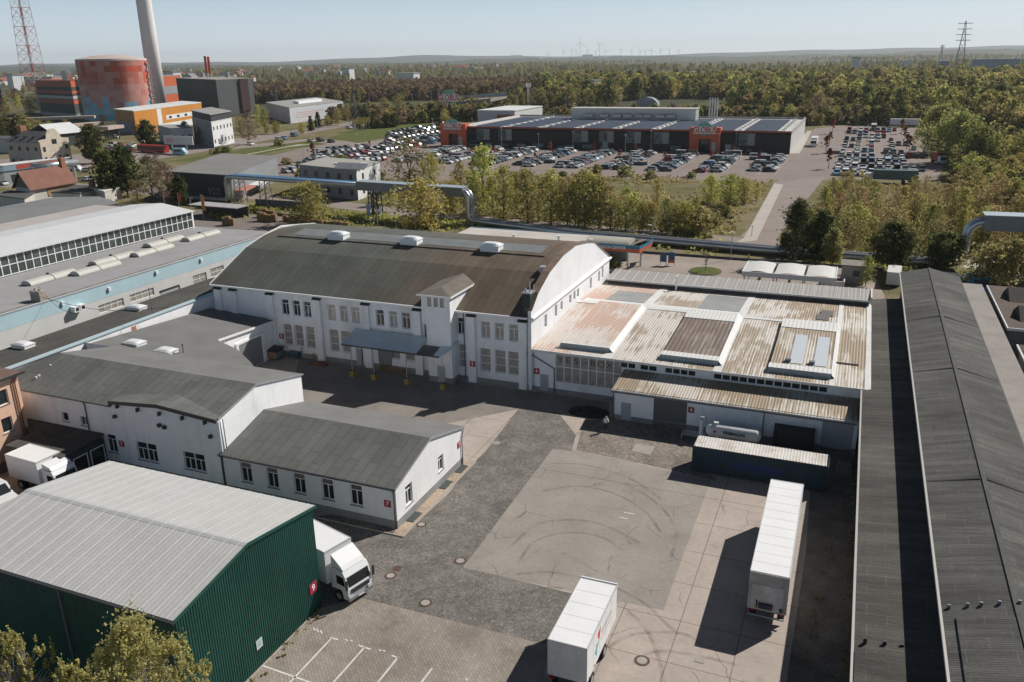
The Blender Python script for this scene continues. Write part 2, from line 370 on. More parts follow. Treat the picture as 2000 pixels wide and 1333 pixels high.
# ------------------------------------------------------------------ green metal hall (foreground left)
def green_hall():
    x1 = -32.32; x0 = -51.25; y0, y1, yr = 28.2, 41.0, 34.33; ze, zr = 7.95, 9.0
    t = thing('metal_hall', 'dark green ribbed metal hall with pale grey roof in the left foreground', 'hall', (x1, y0, 0))
    g = M('green_sheet', (.007, .068, .052), .5, .14, .35, spec=.4, dirt=(.02, .075, .06), zs=.15)
    gd = flat('dark_green_trim', (.008, .07, .055), .4)
    # ribbed gable facing +x: trapezoid ribs as real geometry
    mb = MB(); pitch = .2; y = y0
    def top(y): return ze+(zr-ze)*(1-abs(y-yr)/(y1-yr)) if y >= yr else ze+(zr-ze)*(y-y0)/(yr-y0)
    prof = []
    while y < y1-1e-6:
        for dy, d in ((0, 0), (.1, 0), (.13, .04), (.17, .04)):
            if y+dy <= y1: prof.append((y+dy, d))
        y += pitch
    prof.append((y1, 0))
    for (a, da), (b, db) in zip(prof, prof[1:]): mb.quad((x1+da, a, 0), (x1+db, b, 0), (x1+db, b, top(b)), (x1+da, a, top(a)))
    mb.build('gable_wall', g, t)
    mb = MB(); x = x0; prof = []
    while x < x1: prof += [(x, 0), (x+.1, 0), (x+.13, -.04), (x+.17, -.04)]; x += pitch
    prof = [q for q in prof if q[0] < x1]+[(x1, 0)]
    for (a, da), (b, db) in zip(prof, prof[1:]): mb.quad((a, y0+da, 0), (b, y0+db, 0), (b, y0+db, ze), (a, y0+da, ze))
    mb.build('side_wall', g, t)
    MB().quad((x1, y1, 0), (x0, y1, 0), (x0, y1, ze), (x1, y1, ze)).build('back_wall', g, t)
    rm = corrugated('pale_roof_sheet', (.47, .47, .465), 'x', .33, .5, .05, .012)
    r = MB(); th = .1
    r.slab([(x0, y0-.25, ze+.02), (x1+.15, y0-.25, ze+.02), (x1+.15, yr, zr+.06), (x0, yr, zr+.06)], th)
    r.slab([(x0, yr, zr+.06), (x1+.15, yr, zr+.06), (x1+.15, y1+.25, ze+.02), (x0, y1+.25, ze+.02)], th)
    ro = r.build('roof', rm, t)
    s = MB(); x = x0+.5
    sl1 = (zr-ze+.04)/(yr-y0+.25); sl2 = (zr-ze+.04)/(y1+.25-yr)
    while x < x1:
        for w_, h_ in ((.045, .035),):
            s.slab([(x, y0-.25, ze+.02+h_), (x+w_, y0-.25, ze+.02+h_), (x+w_, yr, zr+.06+h_), (x, yr, zr+.06+h_)], h_+.01)
            s.slab([(x, yr, zr+.06+h_), (x+w_, yr, zr+.06+h_), (x+w_, y1+.25, ze+.02+h_), (x, y1+.25, ze+.02+h_)], h_+.01)
        x += 1.0
    s.build('roof_seams', flat('roof_seam', (.53, .53, .52), .4), t)
    rc = MB(); wd = .28
    rc.slab([(x0, yr-wd, zr+.024), (x1+.16, yr-wd, zr+.024), (x1+.16, yr, zr+.078), (x0, yr, zr+.078)], .012)
    rc.slab([(x0, yr, zr+.078), (x1+.16, yr, zr+.078), (x1+.16, yr+wd, zr+.024), (x0, yr+wd, zr+.024)], .012)
    rc.build('ridge_cap', M('ridge_sheet', (.42, .43, .435), .5, .06, 1), t)
    v = MB()
    for a, b in (((y0-.27, ze-.28), (yr, zr-.2)), ((yr, zr-.2), (y1+.27, ze-.28))):
        v.prism([(a[0], a[1]+.12), (b[0], b[1]+.12), (b[0], b[1]+.33), (a[0], a[1]+.33)], 'x', x1+.155, x1+.2)
    v.build('verge_trim', gd, t)
    gt = MB().prism([(y0-.42, ze-.16), (y0-.27, ze-.16), (y0-.25, ze+.0), (y0-.46, ze+.0)], 'x', x0, x1+.2).build('gutter', DARKM, t)
    u, z = YP(108, 1140, y0-.2); downpipe(t, [(u, y0-.36, ze-.15), (u, y0-.14, ze-.5), (u, y0-.14, 0)], .06, GUT)
    numsign(t, 'r', x1+.04, 611, 1148, '9', .8)
    yy, zz = XP(505, 1257, x1)
    sg = MB().box(x1+.045, x1+.08, yy-.28, yy+.28, zz-.33, zz+.33).build('notice_board', flat('pale_teal_board', (.5, .62, .6), .5), t)
    for i in range(5): MB().box(x1+.081, x1+.084, yy-.2, yy+.2-.05*(i % 3), zz+.22-i*.1, zz+.25-i*.1).build('notice_line', DARKM, sg)
    return t
green_hall()

# ------------------------------------------------------------------ low workshops "7"
X7, Y7 = -32.3, 51.84
def office_wing():
    t = thing('office_wing', 'single storey white wing numbered 7 with grey felt roof and sunlit gable end', 'building', (X7, Y7, 0))
    xa, yb, yr, ze, zr = -50.3, 64.42, 58.0, 3.85, 5.5
    fw = []
    for i, px in enumerate((481, 532, 585, 640, 696)):
        u, z = YP(px, (922, 932, 945, 957, 970)[i], Y7); fw.append((u, 2.36, 1.2, 1.95, 'T'))
    gw = [(XP(861, 905, X7)[0], 2.2, 1.05, 1.5, 'T'), (XP(799, 964, X7)[0], 2.12, 1.15, 1.85, 'T')]
    b = MB(); b.wall('f', Y7, xa, X7, .7, ze, holes(fw)); b.wall('r', X7, Y7, yb, .7, ze, holes(gw)); b.wall('b', yb, xa, X7, .7, ze)
    b.quad((X7, Y7, ze), (X7, yb, ze), (X7, yr, zr)); b.build('wall', WHITE2, t)
    b = MB().box(xa, X7+.03, Y7-.03, yb+.03, 0, .7); b.build('plinth', PLINTH, t)
    put(t, 'f', Y7, fw); put(t, 'r', X7, gw)
    r = MB(); o = .25
    r.slab([(xa, Y7-o, ze-.03), (X7+.12, Y7-o, ze-.03), (X7+.12, yr, zr+.1), (xa, yr, zr+.1)], .12)
    r.mi = 1; r.slab([(xa, yr, zr+.1), (X7+.12, yr, zr+.1), (X7+.12, yb+o, ze-.03), (xa, yb+o, ze-.03)], .12)
    r.build('roof', [FELT1, FELTP], t)
    v = MB()
    for a, c in (((Y7-o, ze-.2), (yr, zr-.07)), ((yr, zr-.07), (yb+o, ze-.2))): v.prism([a, c, (c[0], c[1]+.2), (a[0], a[1]+.2)], 'x', X7+.125, X7+.16)
    v.build('verge_trim', GALV, t)
    MB().box(xa, X7+.1, Y7-.4, Y7-.26, ze-.16, ze-.04).build('gutter', DARKM, t)
    downpipe(t, [(X7-.15, Y7-.33, ze-.12), (X7-.15, Y7-.1, ze-.5), (X7-.15, Y7-.1, 0)])
    downpipe(t, [(X7+.1, yb+.2, ze-.12), (X7+.1, yb-.3, ze-1), (X7+.1, yb-.3, 0)])
    downpipe(t, [(xa+.1, Y7-.33, ze-.12), (xa+.1, Y7-.1, ze-.4), (xa+.1, Y7-.1, 0)])
    numsign(t, 'f', Y7, 757, 984, '7', .62); numsign(t, 'r', X7, 896, 869, '7', .6)
office_wing()
def workshop():
    t = thing('workshop_building', 'larger white workshop numbered 7 with broad grey felt roof and low curved front gable', 'building', (-50.1, Y7, 0))
    xc, xl, yr, yb = -50.1, -80.0, 57.3, 64.1
    zf, zr, zb = 6.65, 8.4, 6.9; xp = -62.6
    fw = [YP(218, 868, Y7), YP(285, 882, Y7), YP(381, 903, Y7), YP(128, 815, Y7), YP(165, 823, Y7)]
    fw = [(-63.6, 2.5, 1.25, 1.9, 'T'), (-59.2, 2.35, 2.5, 1.9, 'W4'), (-53.5, 2.35, 2.5, 1.8, 'W4'), (-69.3, 4.4, .9, .95, 'S'), (-66.8, 4.35, .9, .95, 'V')]
    b = MB(); b.wall('f', Y7, xl, xc, .7, zf, holes(fw))
    b.quad((xp, Y7, zf), (xc, Y7, zf), (xc, Y7, 7.15), (-56.7, Y7, 7.62), (xp, Y7, 7.1))
    b.quad((xc, Y7, .7), (xc, yb, .7), (xc, yb, zb), (xc, yr, zr), (xc, Y7+.4, 7.15), (xc, Y7, 7.15))
    b.quad((xc, yb, 0), (xl, yb, 0), (xl, yb, zb), (xc, yb, zb)); b.build('wall', WHITE, t)
    MB().box(xl, xc-.02, Y7-.03, Y7, 0, .7).build('plinth', PLINTH, t)
    put(t, 'f', Y7, fw)
    r = MB(); o = .3
    r.slab([(xl, Y7-o, zf+.02), (xp, Y7-o, zf+.02), (xp, yr, zr+.08), (xl+4.5, yr, zr+.08)], .14)
    r.slab([(xp, Y7+1.2, 7.22), (xc+.1, Y7+.3, 7.24), (xc+.1, yr, zr+.08), (xp, yr, zr+.08)], .14)
    r.slab([(xp, Y7-o, 7.16), (-56.7, Y7-o, 7.68), (-56.7, Y7+2.4, 7.72), (xp, Y7+1.25, 7.24)], .14)
    r.slab([(-56.7, Y7-o, 7.68), (xc+.1, Y7-o, 7.2), (xc+.1, Y7+.35, 7.25), (-56.7, Y7+2.4, 7.72)], .14)
    r.mi = 1; r.slab([(xl+4.5, yr, zr+.08), (xc+.1, yr, zr+.08), (xc+.1, yb+.2, zb+.04), (xl+4.5, yb+.2, zb+.04)], .14)
    r.build('roof', [FELT1, FELTP], t)
    f = MB()
    f.prism([(xp-.1, 6.86), (-56.7, 7.36), (-56.7, 7.72), (xp-.1, 7.2)], 'y', Y7-.36, Y7-.3); f.prism([(-56.7, 7.36), (xc+.12, 6.88), (xc+.12, 7.24), (-56.7, 7.72)], 'y', Y7-.36, Y7-.3)
    f.build('fascia', DARKM, t)
    for x_ in (-61.8, -59.3, -56.7, -54, -51.4): MB().box(x_-.07, x_+.07, Y7-.35, Y7-.005, 6.9-.35, 6.92).build('eave_bracket', DARKM, t)
    for px, py in ((226, 813), (313, 830), (323, 834), (413, 852)):
        u, z = YP(px, py, Y7); MB().box(u-.14, u+.14, Y7-.3, Y7-.002, z-.15, z+.15).build('wall_lamp', DARKM, t)
    v = MB(); 
    for a, c in (((Y7, 7.12), (yr, zr-.05)), ((yr, zr-.05), (yb+.2, zb-.08))): v.prism([a, c, (c[0], c[1]+.16), (a[0], a[1]+.16)], 'x', xc+.105, xc+.14)
    v.build('verge_trim', GALV, t)
    downpipe(t, [(-66.2, Y7-.3, zf-.05), (-66.2, Y7-.1, zf-.4), (-66.2, Y7-.1, 2.5)])
    downpipe(t, [(xc+.15, Y7+.2, 7.0), (xc+.15, Y7+.2, 4.1)], .07, FRAME); downpipe(t, [(xc+.15, Y7+.5, 7.0), (xc+.15, Y7+.5, 4.1)], .05)
    numsign(t, 'f', Y7, 238, 867, '7', .62)
    for px, py, z_ in ((115, 698, 8.1), (99, 717, 7.7), (71, 740, 7.2), (77, 737, 7.25)):
        x_, y_ = G(px, py, z_); MB().cyl(x_, y_, z_-.4, z_+.25, .1).build('roof_vent', FRAME, t)
    # dark glazed porch in front
    p = thing('entrance_porch', 'low dark flat-roofed porch with glazed doors beside white workshop wall', 'porch', (-68, 49, 0))
    xa, ya, xb = -71.6, 46.9, -64.4
    MB().slab([(xa, ya, 3.2), (xb, ya, 3.2), (xb, Y7-.05, 3.45), (xa-3, Y7-.05, 3.45), (xa-3, 50.2, 3.3), (xa, 50.2, 3.3)], .2).build('roof', FELT2, p)
    q = MB().box(xb-.2, xb-.1, ya+.1, Y7-.06, 0, 3.0).box(xa+.1, xb-.2, ya+.1, ya+.2, 0, 3.0); q.build('wall', M('dark_cladding', (.05, .055, .06), .6), p)
    for k_ in (0, 1):
        d = MB().box(xb-.09, xb-.05, ya+1.2+k_*1.9, ya+1.3+k_*1.9, 0, 2.4).box(xb-.09, xb-.05, ya+2.7+k_*1.9, ya+2.8+k_*1.9, 0, 2.4).box(xb-.09, xb-.05, ya+1.3+k_*1.9, ya+2.7+k_*1.9, 2.3, 2.4).box(xb-.09, xb-.05, ya+1.3+k_*1.9, ya+2.7+k_*1.9, 0, .1).build('glazed_door', FRAME, p)
        MB().quad((xb-.07, ya+1.3+k_*1.9, .1), (xb-.07, ya+2.7+k_*1.9, .1), (xb-.07, ya+2.7+k_*1.9, 2.3), (xb-.07, ya+1.3+k_*1.9, 2.3)).build('pane', GLASS, d)
workshop()
def skylight(parent, x, y, z, wx, wy, h=.45, mat=None, name='skylight', dome=True):
    """curb with a shallow dome; z: roof height"""
    o = MB().box(x-wx/2, x+wx/2, y-wy/2, y+wy/2, z-.3, z+h*.6).build(name, FRAME, parent)
    d = MB(); n = 6; cx = [(-1+2*i/n) for i in range(n+1)]
    for i in range(n):
        for j in range(n):
            def P(a, b): return (x+a*wx*.53, y+b*wy*.53, z+h*.6+.02+h*.45*(1-a**4)*(1-b**4))
            d.quad(P(cx[i], cx[j]), P(cx[i+1], cx[j]), P(cx[i+1], cx[j+1]), P(cx[i], cx[j+1]))
    for a, b in (((-1, -1), (1, -1)), ((1, -1), (1, 1)), ((1, 1), (-1, 1)), ((-1, 1), (-1, -1))):
        d.quad((x+a[0]*wx*.53, y+a[1]*wy*.53, z+h*.6-.08), (x+b[0]*wx*.53, y+b[1]*wy*.53, z+h*.6-.08), (x+b[0]*wx*.53, y+b[1]*wy*.53, z+h*.6+.02), (x+a[0]*wx*.53, y+a[1]*wy*.53, z+h*.6+.02))
    d.build('dome', mat or M('acrylic_dome', (.72, .74, .75), .25, .03, 1, spec=.5), o, smooth=False); return o
def rear_workshop():
    t = thing('rear_workshop', 'low felt-roofed workshop filling the corner between the big hall and the party wall', 'building', (-69, 70, 0))
    # plan corners with roof heights
    A = (-79.5, 64.2, 6.75); Bq = (-79.5, 84.0, 5.4); C_ = (-68.9, 84.0, 4.75)
    e1 = (-68.9, *XP(424, 676, -68.9)); e1 = (-68.9, e1[0], min(5.4, e1[1]))
    xw2 = G(485, 691, 5.0)[0]
    yA = 75.2
    r = MB(); zz = lambda x, y: 6.75+(y-64.2)*(-.066)+(x+79.5)*(-.058)
    P = lambda x, y: (x, y, zz(x, y))
    xi = -68.9; xo = -64.6; yo = 71.6
    r.slab([P(-79.5, 64.25), P(-55, 64.25), P(-60.2, 68.6), P(xo, yo+0), P(-68.9, 73.2), P(-68.9, 84.0), P(-79.5, 84.0)], .22)
    r.build('roof', FELTP, t)
    b = MB()
    b.quad((xi-.15, 73, 0), (xi-.15, 84.1, 0), (xi-.15, 84.1, zz(xi, 84)-.2), (xi-.15, 73, zz(xi, 73)-.2))
    b.quad((xo-.1, 66, 0), (xo-.1, 71.5, 0), (xo-.1, 71.5, zz(xo, 71.5)-.21), (xo-.1, 66, zz(xo, 66)-.21))
    b.quad((xi, 71.5, 0), (xo-.1, 71.5, 0), (xo-.1, 71.5, zz(xo, 71.5)-.21), (xi, 71.5, zz(xi, 71.5)-.21))
    b.build('wall', WHITE, t)
    tr = MB(); tr.slab([(xi, 73.2, zz(xi, 73.2)+.05), (xi+.15, 73.2, zz(xi, 73.2)+.05), (xi+.15, 84.0, zz(xi, 84)+.05), (xi, 84.0, zz(xi, 84)+.05)], .25); tr.build('eave_trim', FRAME, t)
    d = MB().box(xi-.14, xi-.06, 76.6, 81.0, .1, 3.7).build('garage_door', M('grey_shutter', (.2, .21, .22), .6, .05), t)
    fr = MB().box(xi-.14, xi+.04, 76.2, 76.6, 0, 4).box(xi-.14, xi+.04, 81, 81.4, 0, 4).box(xi-.14, xi+.04, 76.6, 81, 3.7, 4); fr.build('door_frame', FRAME, t)
    window(t, 'r', xi-.15, 82.7, 2.6, .8, 2.6, 'G3', GLASS, depth=.02)
    x_, y_ = G(262, 668, 6.6); skylight(t, x_, y_, zz(x_, y_), 2.2, 1.5); x_, y_ = G(323, 679, 6.6); skylight(t, x_, y_, zz(x_, y_), 2.2, 1.5)
    x_, y_ = G(358, 686, 6.1); MB().cyl(x_, y_, zz(x_, y_)-.2, zz(x_, y_)+.9, .07).cyl(x_, y_, zz(x_, y_)+.9, zz(x_, y_)+1.05, .12).build('vent_pipe', GUT, t)
    # party wall and the long strip roof behind it
    wl = thing('party_wall', 'long white rendered wall with pale blue metal coping rising above felt roofs', 'wall', (-80, 50, 0))
    MB().box(-80.3, -79.9, 54, 87.2, 0, 7.0).build('wall', WHITE, wl)
    MB().box(-80.5, -79.75, 54, 87.3, 7.0, 7.12).build('coping', flat('pale_blue_coping', (.42, .53, .57), .5), wl)
    MB().box(-79.89, -79.86, *[q for q in (XP(263, 650, -79.9)[0]-.35, XP(263, 650, -79.9)[0]+.35)], 5.6, 6.7).build('brick_patch', M('exposed_brick', (.42, .2, .12), .9), wl)
    s = thing('strip_building', 'narrow brown felt-roofed building between party wall and pale blue banded hall', 'building', (-86, 50, 0))
    MB().slab([(-88.5, 40, 6.3), (-80.6, 40, 6.5), (-80.6, 87.3, 6.5), (-88.5, 96.5, 6.3)], .3).build('roof', FELT2, s)
    MB().box(-88.2, -80.6, 40, 87, 0, 6.0).build('wall', WHITE, s)
    for px, py in ((267, 601), (45, 674)):
        x_, y_ = G(px, py, 6.6); skylight(s, x_, y_, 6.5, 2.2, 1.4)
    mast = MB().tube([(-81.6, 76, 6.4), (-81.6, 76, 10.2)], .05, 5).build('aerial_pole', GUT, s)
rear_workshop()

# ------------------------------------------------------------------ big vaulted hall "5"
YF, XG, XL = 84.24, -32.75, -78.5
def big_hall():
    t = thing('vaulted_hall', 'long white two storey hall numbered 5 with dark curved felt roof', 'hall', (XG, YF, 0))
    up = []; lo = []
    ups = [(557, 600), (579, 603), (600, 606), (648, 609), (671, 612), (695, 617), (742, 622), (768, 626), (793, 630), (948, 643), (975, 647), (1003, 650)]
    gl = [GLASS, GLASS, GLASS, BLINDL, BLIND, BLINDL, GLASS, BLIND, GLASS, BLIND, BLIND, BLIND]
    for (px, py), g_ in zip(ups, gl): up.append((YP(px, py, YF)[0], 6.72, 1.15, 2.05, 'T', g_))
    up.append((YP(900, 638, YF)[0], 6.85, .95, 2.0, 'T', GLASS))
    for px, py in ((562, 652), (584, 655), (606, 657), (653, 663), (676, 666), (772, 694), (801, 697), (948, 702), (977, 705), (1003, 709)):
        lo.append((YP(px, py, YF)[0], 2.95, 1.35, 2.9, 'G3', BLIND))
    lo.append((YP(903, 692, YF)[0], 3.1, .95, 2.9, 'G3', BLIND))
    wins = up+lo; ZT = 9.0
    b = MB(); b.wall('f', YF, XL, XG-.4, .6, ZT, holes(wins), .22)
    b.quad((XL, 116, 0), (XL, YF, 0), (XL, YF, ZT), (XL, 91.6, 12.2), (XL, 100, 13.7), (XL, 108.2, 12.6), (XL, 116, ZT))
    b.quad((XG-.4, 116, 0), (XL, 116, 0), (XL, 116, ZT), (XG-.4, 116, ZT)); b.build('wall', WHITE, t)
    MB().box(XL, XG-.41, YF-.05, YF+.02, 0, .6).build('plinth', PLINTH, t)
    put(t, 'f', YF, wins, depth=.22)
    # end gable with parapet
    par = [(84.0, 9.75), (86.1, 11.3), (90, 12.85), (95.1, 13.85), (100.3, 14.1), (105.6, 13.35), (108.4, 12.75), (115.3, 9.45), (116.1, 8.95)]
    gw = []
    for px, py, hh in ((1066, 627, 1.55), (1086, 607, 1.5), (1097, 597, 1.1), (1114, 584, 1.1), (1122, 577, 1.1), (1129, 572, 1.1), (1154, 553, 1.55), (1170, 540, 1.5), (1177, 532, 1.6)):
        y_, z_ = XP(px, py, XG); gw.append((y_, z_, .85, hh, 'S', BLIND))
    gw.sort()
    g = MB(); g.wall('r', XG, 84.0, 116.1, 0, 8.8, holes(gw), .25)
    n = len(par)
    g.quad(*[(XG, y, z) for y, z in [(84.0, 8.8), (116.1, 8.8)]+par[::-1]])
    g.quad(*[(XG-.4, y, z) for y, z in par+[(116.1, 0), (84.0, 0)]])
    g.quad((XG-.4, 84.0, 0), (XG, 84.0, 0), (XG, 84.0, 9.75), (XG-.4, 84.0, 9.75)); g.quad((XG, 116.1, 0), (XG-.4, 116.1, 0), (XG-.4, 116.1, 8.95), (XG, 116.1, 8.95))
    g.build('gable_wall', WHITE2, t)
    put(t, 'r', XG, gw, depth=.25, sill=False)
    c = MB()
    for a, q in zip(par, par[1:]): c.slab([(XG-.85, a[0], a[1]+.06), (XG+.12, a[0], a[1]+.06), (XG+.12, q[0], q[1]+.06), (XG-.85, q[0], q[1]+.06)], .12)
    c.build('parapet_cap', M('brown_coping', (.17, .12, .09), .8, .2, 1), t)
    MB().prism([(XG+.002, 8.55), (XG+.3, 8.62), (XG+.34, 8.8), (XG+.002, 8.95)], 'y', 84.0, 116.4).build('cornice', WHITE2, t)
    # roof
    rp = [(83.8, 8.95), (91.6, 12.28), (95.7, 13.2)]; rq = [(95.7, 13.34), (100, 13.8), (104.3, 13.34)]; rb = [(104.3, 13.2), (108.2, 12.65), (116.4, 8.95)]
    xa, xb = XL-.3, XG-.45
    r = MB()
    for k, (a, q) in enumerate(zip(rp, rp[1:])): r.slab([(xa, a[0], a[1]), (xb, a[0], a[1]), (xb, q[0], q[1]), (xa, q[0], q[1])], .14)
    for a, q in zip(rb, rb[1:]): r.slab([(xa, a[0], a[1]), (xb, a[0], a[1]), (xb, q[0], q[1]), (xa, q[0], q[1])], .14)
    FH = felt('felt_hall', (.122, .115, .102), 'y', 1.0, 7.0, off=2.2)
    nt = FH.node_tree; bs = nt.nodes['Principled BSDF']; lk = bs.inputs['Base Color'].links[0]; src = lk.from_socket; nt.links.remove(lk)
    gx = nt.nodes.new('ShaderNodeSeparateXYZ'); gg = nt.nodes.new('ShaderNodeNewGeometry'); nt.links.new(gg.outputs['Position'], gx.inputs[0])
    mr = N(nt, 'ShaderNodeMapRange'); mr.inputs['From Min'].default_value = -58; mr.inputs['From Max'].default_value = -30; nt.links.new(gx.outputs['X'], mr.inputs['Value'])
    nz = noise(nt, pos(nt), .12, 4); ad = N(nt, 'ShaderNodeMath', operation='ADD'); nt.links.new(mr.outputs[0], ad.inputs[0]); nt.links.new(nz, ad.inputs[1])
    nt.links.new(mixc(nt, ramp(nt, ad.outputs[0], [(.5, 0.0), (1.2, 1.0)]), mixc(nt, 1, src, (.9, 1.02, 1.04, 1), 'MULTIPLY'), mixc(nt, 1, src, (1.12, .93, .8, 1), 'MULTIPLY')), bs.inputs['Base Color'])
    for a, q in (((95.7, 13.2), (100, 13.62)), ((100, 13.62), (104.3, 13.2))): r.slab([(xa, a[0], a[1]), (xb, a[0], a[1]), (xb, q[0], q[1]), (xa, q[0], q[1])], .14)
    r.build('roof', FH, t)
    r = MB(); r.mi = 0
    for a, q in zip(rq, rq[1:]): r.slab([(xa+2.5, a[0], a[1]), (xb-2.2, a[0], a[1]), (xb-2.2, q[0], q[1]), (xa+2.5, q[0], q[1])], .13)
    r.build('raised_ridge', FH, t)
    MB().slab([(xa+4.5, 96.6, 13.46), (xb-3, 96.6, 13.46), (xb-3, 99.6, 13.78), (xa+4.5, 99.6, 13.78)], .03).build('metal_strip', M('weathered_zinc', (.19, .205, .205), .5, .12, .6), t)
    MB().box(xa, XG-.4, 83.6, 83.79, 8.72, 8.93).build('gutter', FRAME, t)
    v = MB()
    for a, q in zip(rp+rq[1:2]+rb, (rp+rq[1:2]+rb)[1:]): v.prism([(a[0], a[1]-.16), (q[0], q[1]-.16), (q[0], q[1]+.1), (a[0], a[1]+.1)], 'x', xa-.08, xa-.005)
    v.build('verge_trim', FRAME, t)
    for px, py in ((661, 459), (803, 469), (960, 481)):
        x_, y_ = G(px, py, 13.9); skylight(t, x_, y_, 13.6, 2.6, 1.7, .8)
    x_, y_ = G(1066, 520, 13.0); MB().box(x_-.7, x_+.7, y_-.5, y_+.5, 12.2, 12.95).build('roof_hatch', GALV, t)
    for px, py in ((425, 556), (455, 560), (527, 567), (619, 577), (714, 587), (815, 597), (921, 609), (1022, 620)):
        u = YP(px, py, YF)[0]
        pl = MB().box(u-.5, u+.5, YF-.42, YF-.003, 0, 8.25).build('pilaster', WHITE, t)
        MB().prism([(YF-.5, 8.26), (YF-.003, 8.26), (YF-.003, 8.7), (YF-.5, 8.35)], 'x', u-.58, u+.58).build('cap', flat('slate_cap', (.05, .06, .065), .6), pl)
    # green flue stack at the right corner
    y_ = 84.9; f = MB().box(-33.9, -32.95, 84.3, 85.5, 8.9, 11.6).build('flue', flat('green_flue', (.012, .04, .03), .5), t)
    MB().box(-34, -32.85, 84.2, 85.6, 11.6, 11.72).cyl(-33.2, 84.8, 11.7, 12.9, .08).cyl(-32.9, 85.3, 11.7, 12.5, .06).cyl(-33.7, 84.8, 11.7, 12.1, .1).build('flue_cap', GALV, f)
    # tower
    tw = MB(); x0, x1, yf = -46.0, -42.25, 82.4
    wz = [(YP(px, py, yf)[0], YP(px, py, yf)[1], .55, 1.15) for px, py in ((838.5, 590), (851, 591), (863, 592))]
    tw.wall('f', yf, x0, x1, 7.6, 10.9, holes(wz), .2); tw.quad((x1, yf, 7.6), (x1, 88.5, 7.6), (x1, 88.5, 10.95), (x1, yf, 10.9)); tw.quad((x0, 88.5, 7.6), (x0, yf, 7.6), (x0, yf, 10.9), (x0, 88.5, 10.95))
    tw.box(x0+.55, x1-.02, yf+.02, YF, .75, 7.6)
    tw.quad((x0, yf, 7.6), (x0+.56, yf+.02, 7.0), (x1-.02, yf+.02, 7.0), (x1, yf, 7.6))
    tw.quad((x0, yf, 7.6), (x0, YF, 7.6), (x0+.56, YF, 7.0), (x0+.56, yf+.02, 7.0))
    two = tw.build('tower', WHITE, t)
    MB().box(x0+.53, x1, yf, YF-.01, 0, .75).build('plinth', PLINTH, two)
    rf = MB(); zc = 11.75; xm = (x0+x1)/2
    a0, a1, b0, b1 = x0-.35, x1+.3, yf-.35, 88.6
    rf.slab([(a0, b0, 10.95), (a1, b0, 10.95), (xm, b0+2.0, 11.5)], .1); rf.slab([(a1, b0, 10.95), (a1, b1, 11.1), (xm, b1+1.5, zc), (xm, b0+2.0, 11.5)], .1); rf.slab([(a0, b1, 11.1), (a0, b0, 10.95), (xm, b0+2.0, 11.5), (xm, b1+1.5, zc)], .1); rf.slab([(a1, b1, 11.1), (a0, b1, 11.1), (xm, b1+1.5, zc)], .1)
    rf.build('roof', M('lichen_felt', (.16, .145, .125), .9, .15, .8), two)
    MB().box(a0-.04, a1+.04, b0-.06, b0-.002, 10.78, 10.97).box(a1+.002, a1+.06, b0, b1, 10.78, 11.0).build('eave_trim', FRAME, two)
    for (u, z, w_, h_) in wz: MB().box(u-w_/2, u+w_/2, yf+.12, yf+.16, z-h_/2, z+h_/2).build('window', BLIND, two)
    u, z = YP(862, 726, yf); MB().box(u-.5, u+.5, yf-.03, yf-.004, .1, 2.2).build('door', DOORG, two)
    for px, w_, h_, m_ in ((703, 1.0, 2.3, DOORG), (716, 1.4, 2.4, FRAME), (752, 1.9, 3.0, M('grey_shutter', (.2, .21, .22)))):
        u = YP(px, 695, YF)[0]; MB().box(u-w_/2, u+w_/2, YF-.06, YF-.055+.05, .1, h_).build('door', m_, t)
    numsign(t, 'f', YF, 550, 657, '5', .72); numsign(t, 'f', YF-.42, 923, 711, '5', .72)
    for x_ in (-41.9, ): downpipe(t, [(x_+.5, YF-.1, 8.8), (x_+.5, YF-.1, 0)], .06)
    for px, py in ((523, 575), ): u = YP(px, py, YF)[0]; downpipe(t, [(u, YF-.1, 8.8), (u, YF-.1, 4.5)], .06, flat('rust_pipe', (.2, .1, .06)))
    downpipe(t, [(-46.6, YF-.1, 8.8), (-46.6, YF-.1, 4.8)], .09)
    # loading canopy
    cn = thing('loading_canopy', 'blue-grey sheet metal loading canopy on thin posts along the hall front', 'canopy', (-52, 81, 0))
    yf_, zf_ = 80.45, 4.15; zb_ = YP(730, 636, YF)[1]; zb_ = 5.15
    xl = G(668, 671, zf_)[0]; xm = G(805, 696, zf_)[0]; xr = G(855, 699, zf_)[0]
    BL = corrugated('blue_canopy_sheet', (.58, .67, .72), 'x', .8, .35, .08, .01, metal=.2)
    cs = MB(); cs.slab([(xl, yf_, zf_), (xm, yf_, zf_), (xm-.0, YF-.45, zb_), (xl, YF-.45, zb_)], .06); cs.slab([(xm+2.3, yf_, zf_), (xr, yf_, zf_), (-42.0, 83.6, 4.6), (-42.0, YF-.45, zb_), (-42.3, 82.35, 4.85), (xm+2.3, 82.35, 4.68)], .06); cs.build('sheet', BL, cn)
    MB().slab([(xm+.01, yf_, zf_-.02), (xm+2.29, yf_, zf_-.02), (xm+2.29, 82.35, 4.64), (xm+.01, 82.35, 4.64)], .06).build('felt_panel', M('lichen_felt', (.16, .145, .125)), cn)
    MB().box(xl, xr, yf_-.08, yf_-.002, zf_-.16, zf_+.0).build('edge_beam', DARKM, cn)
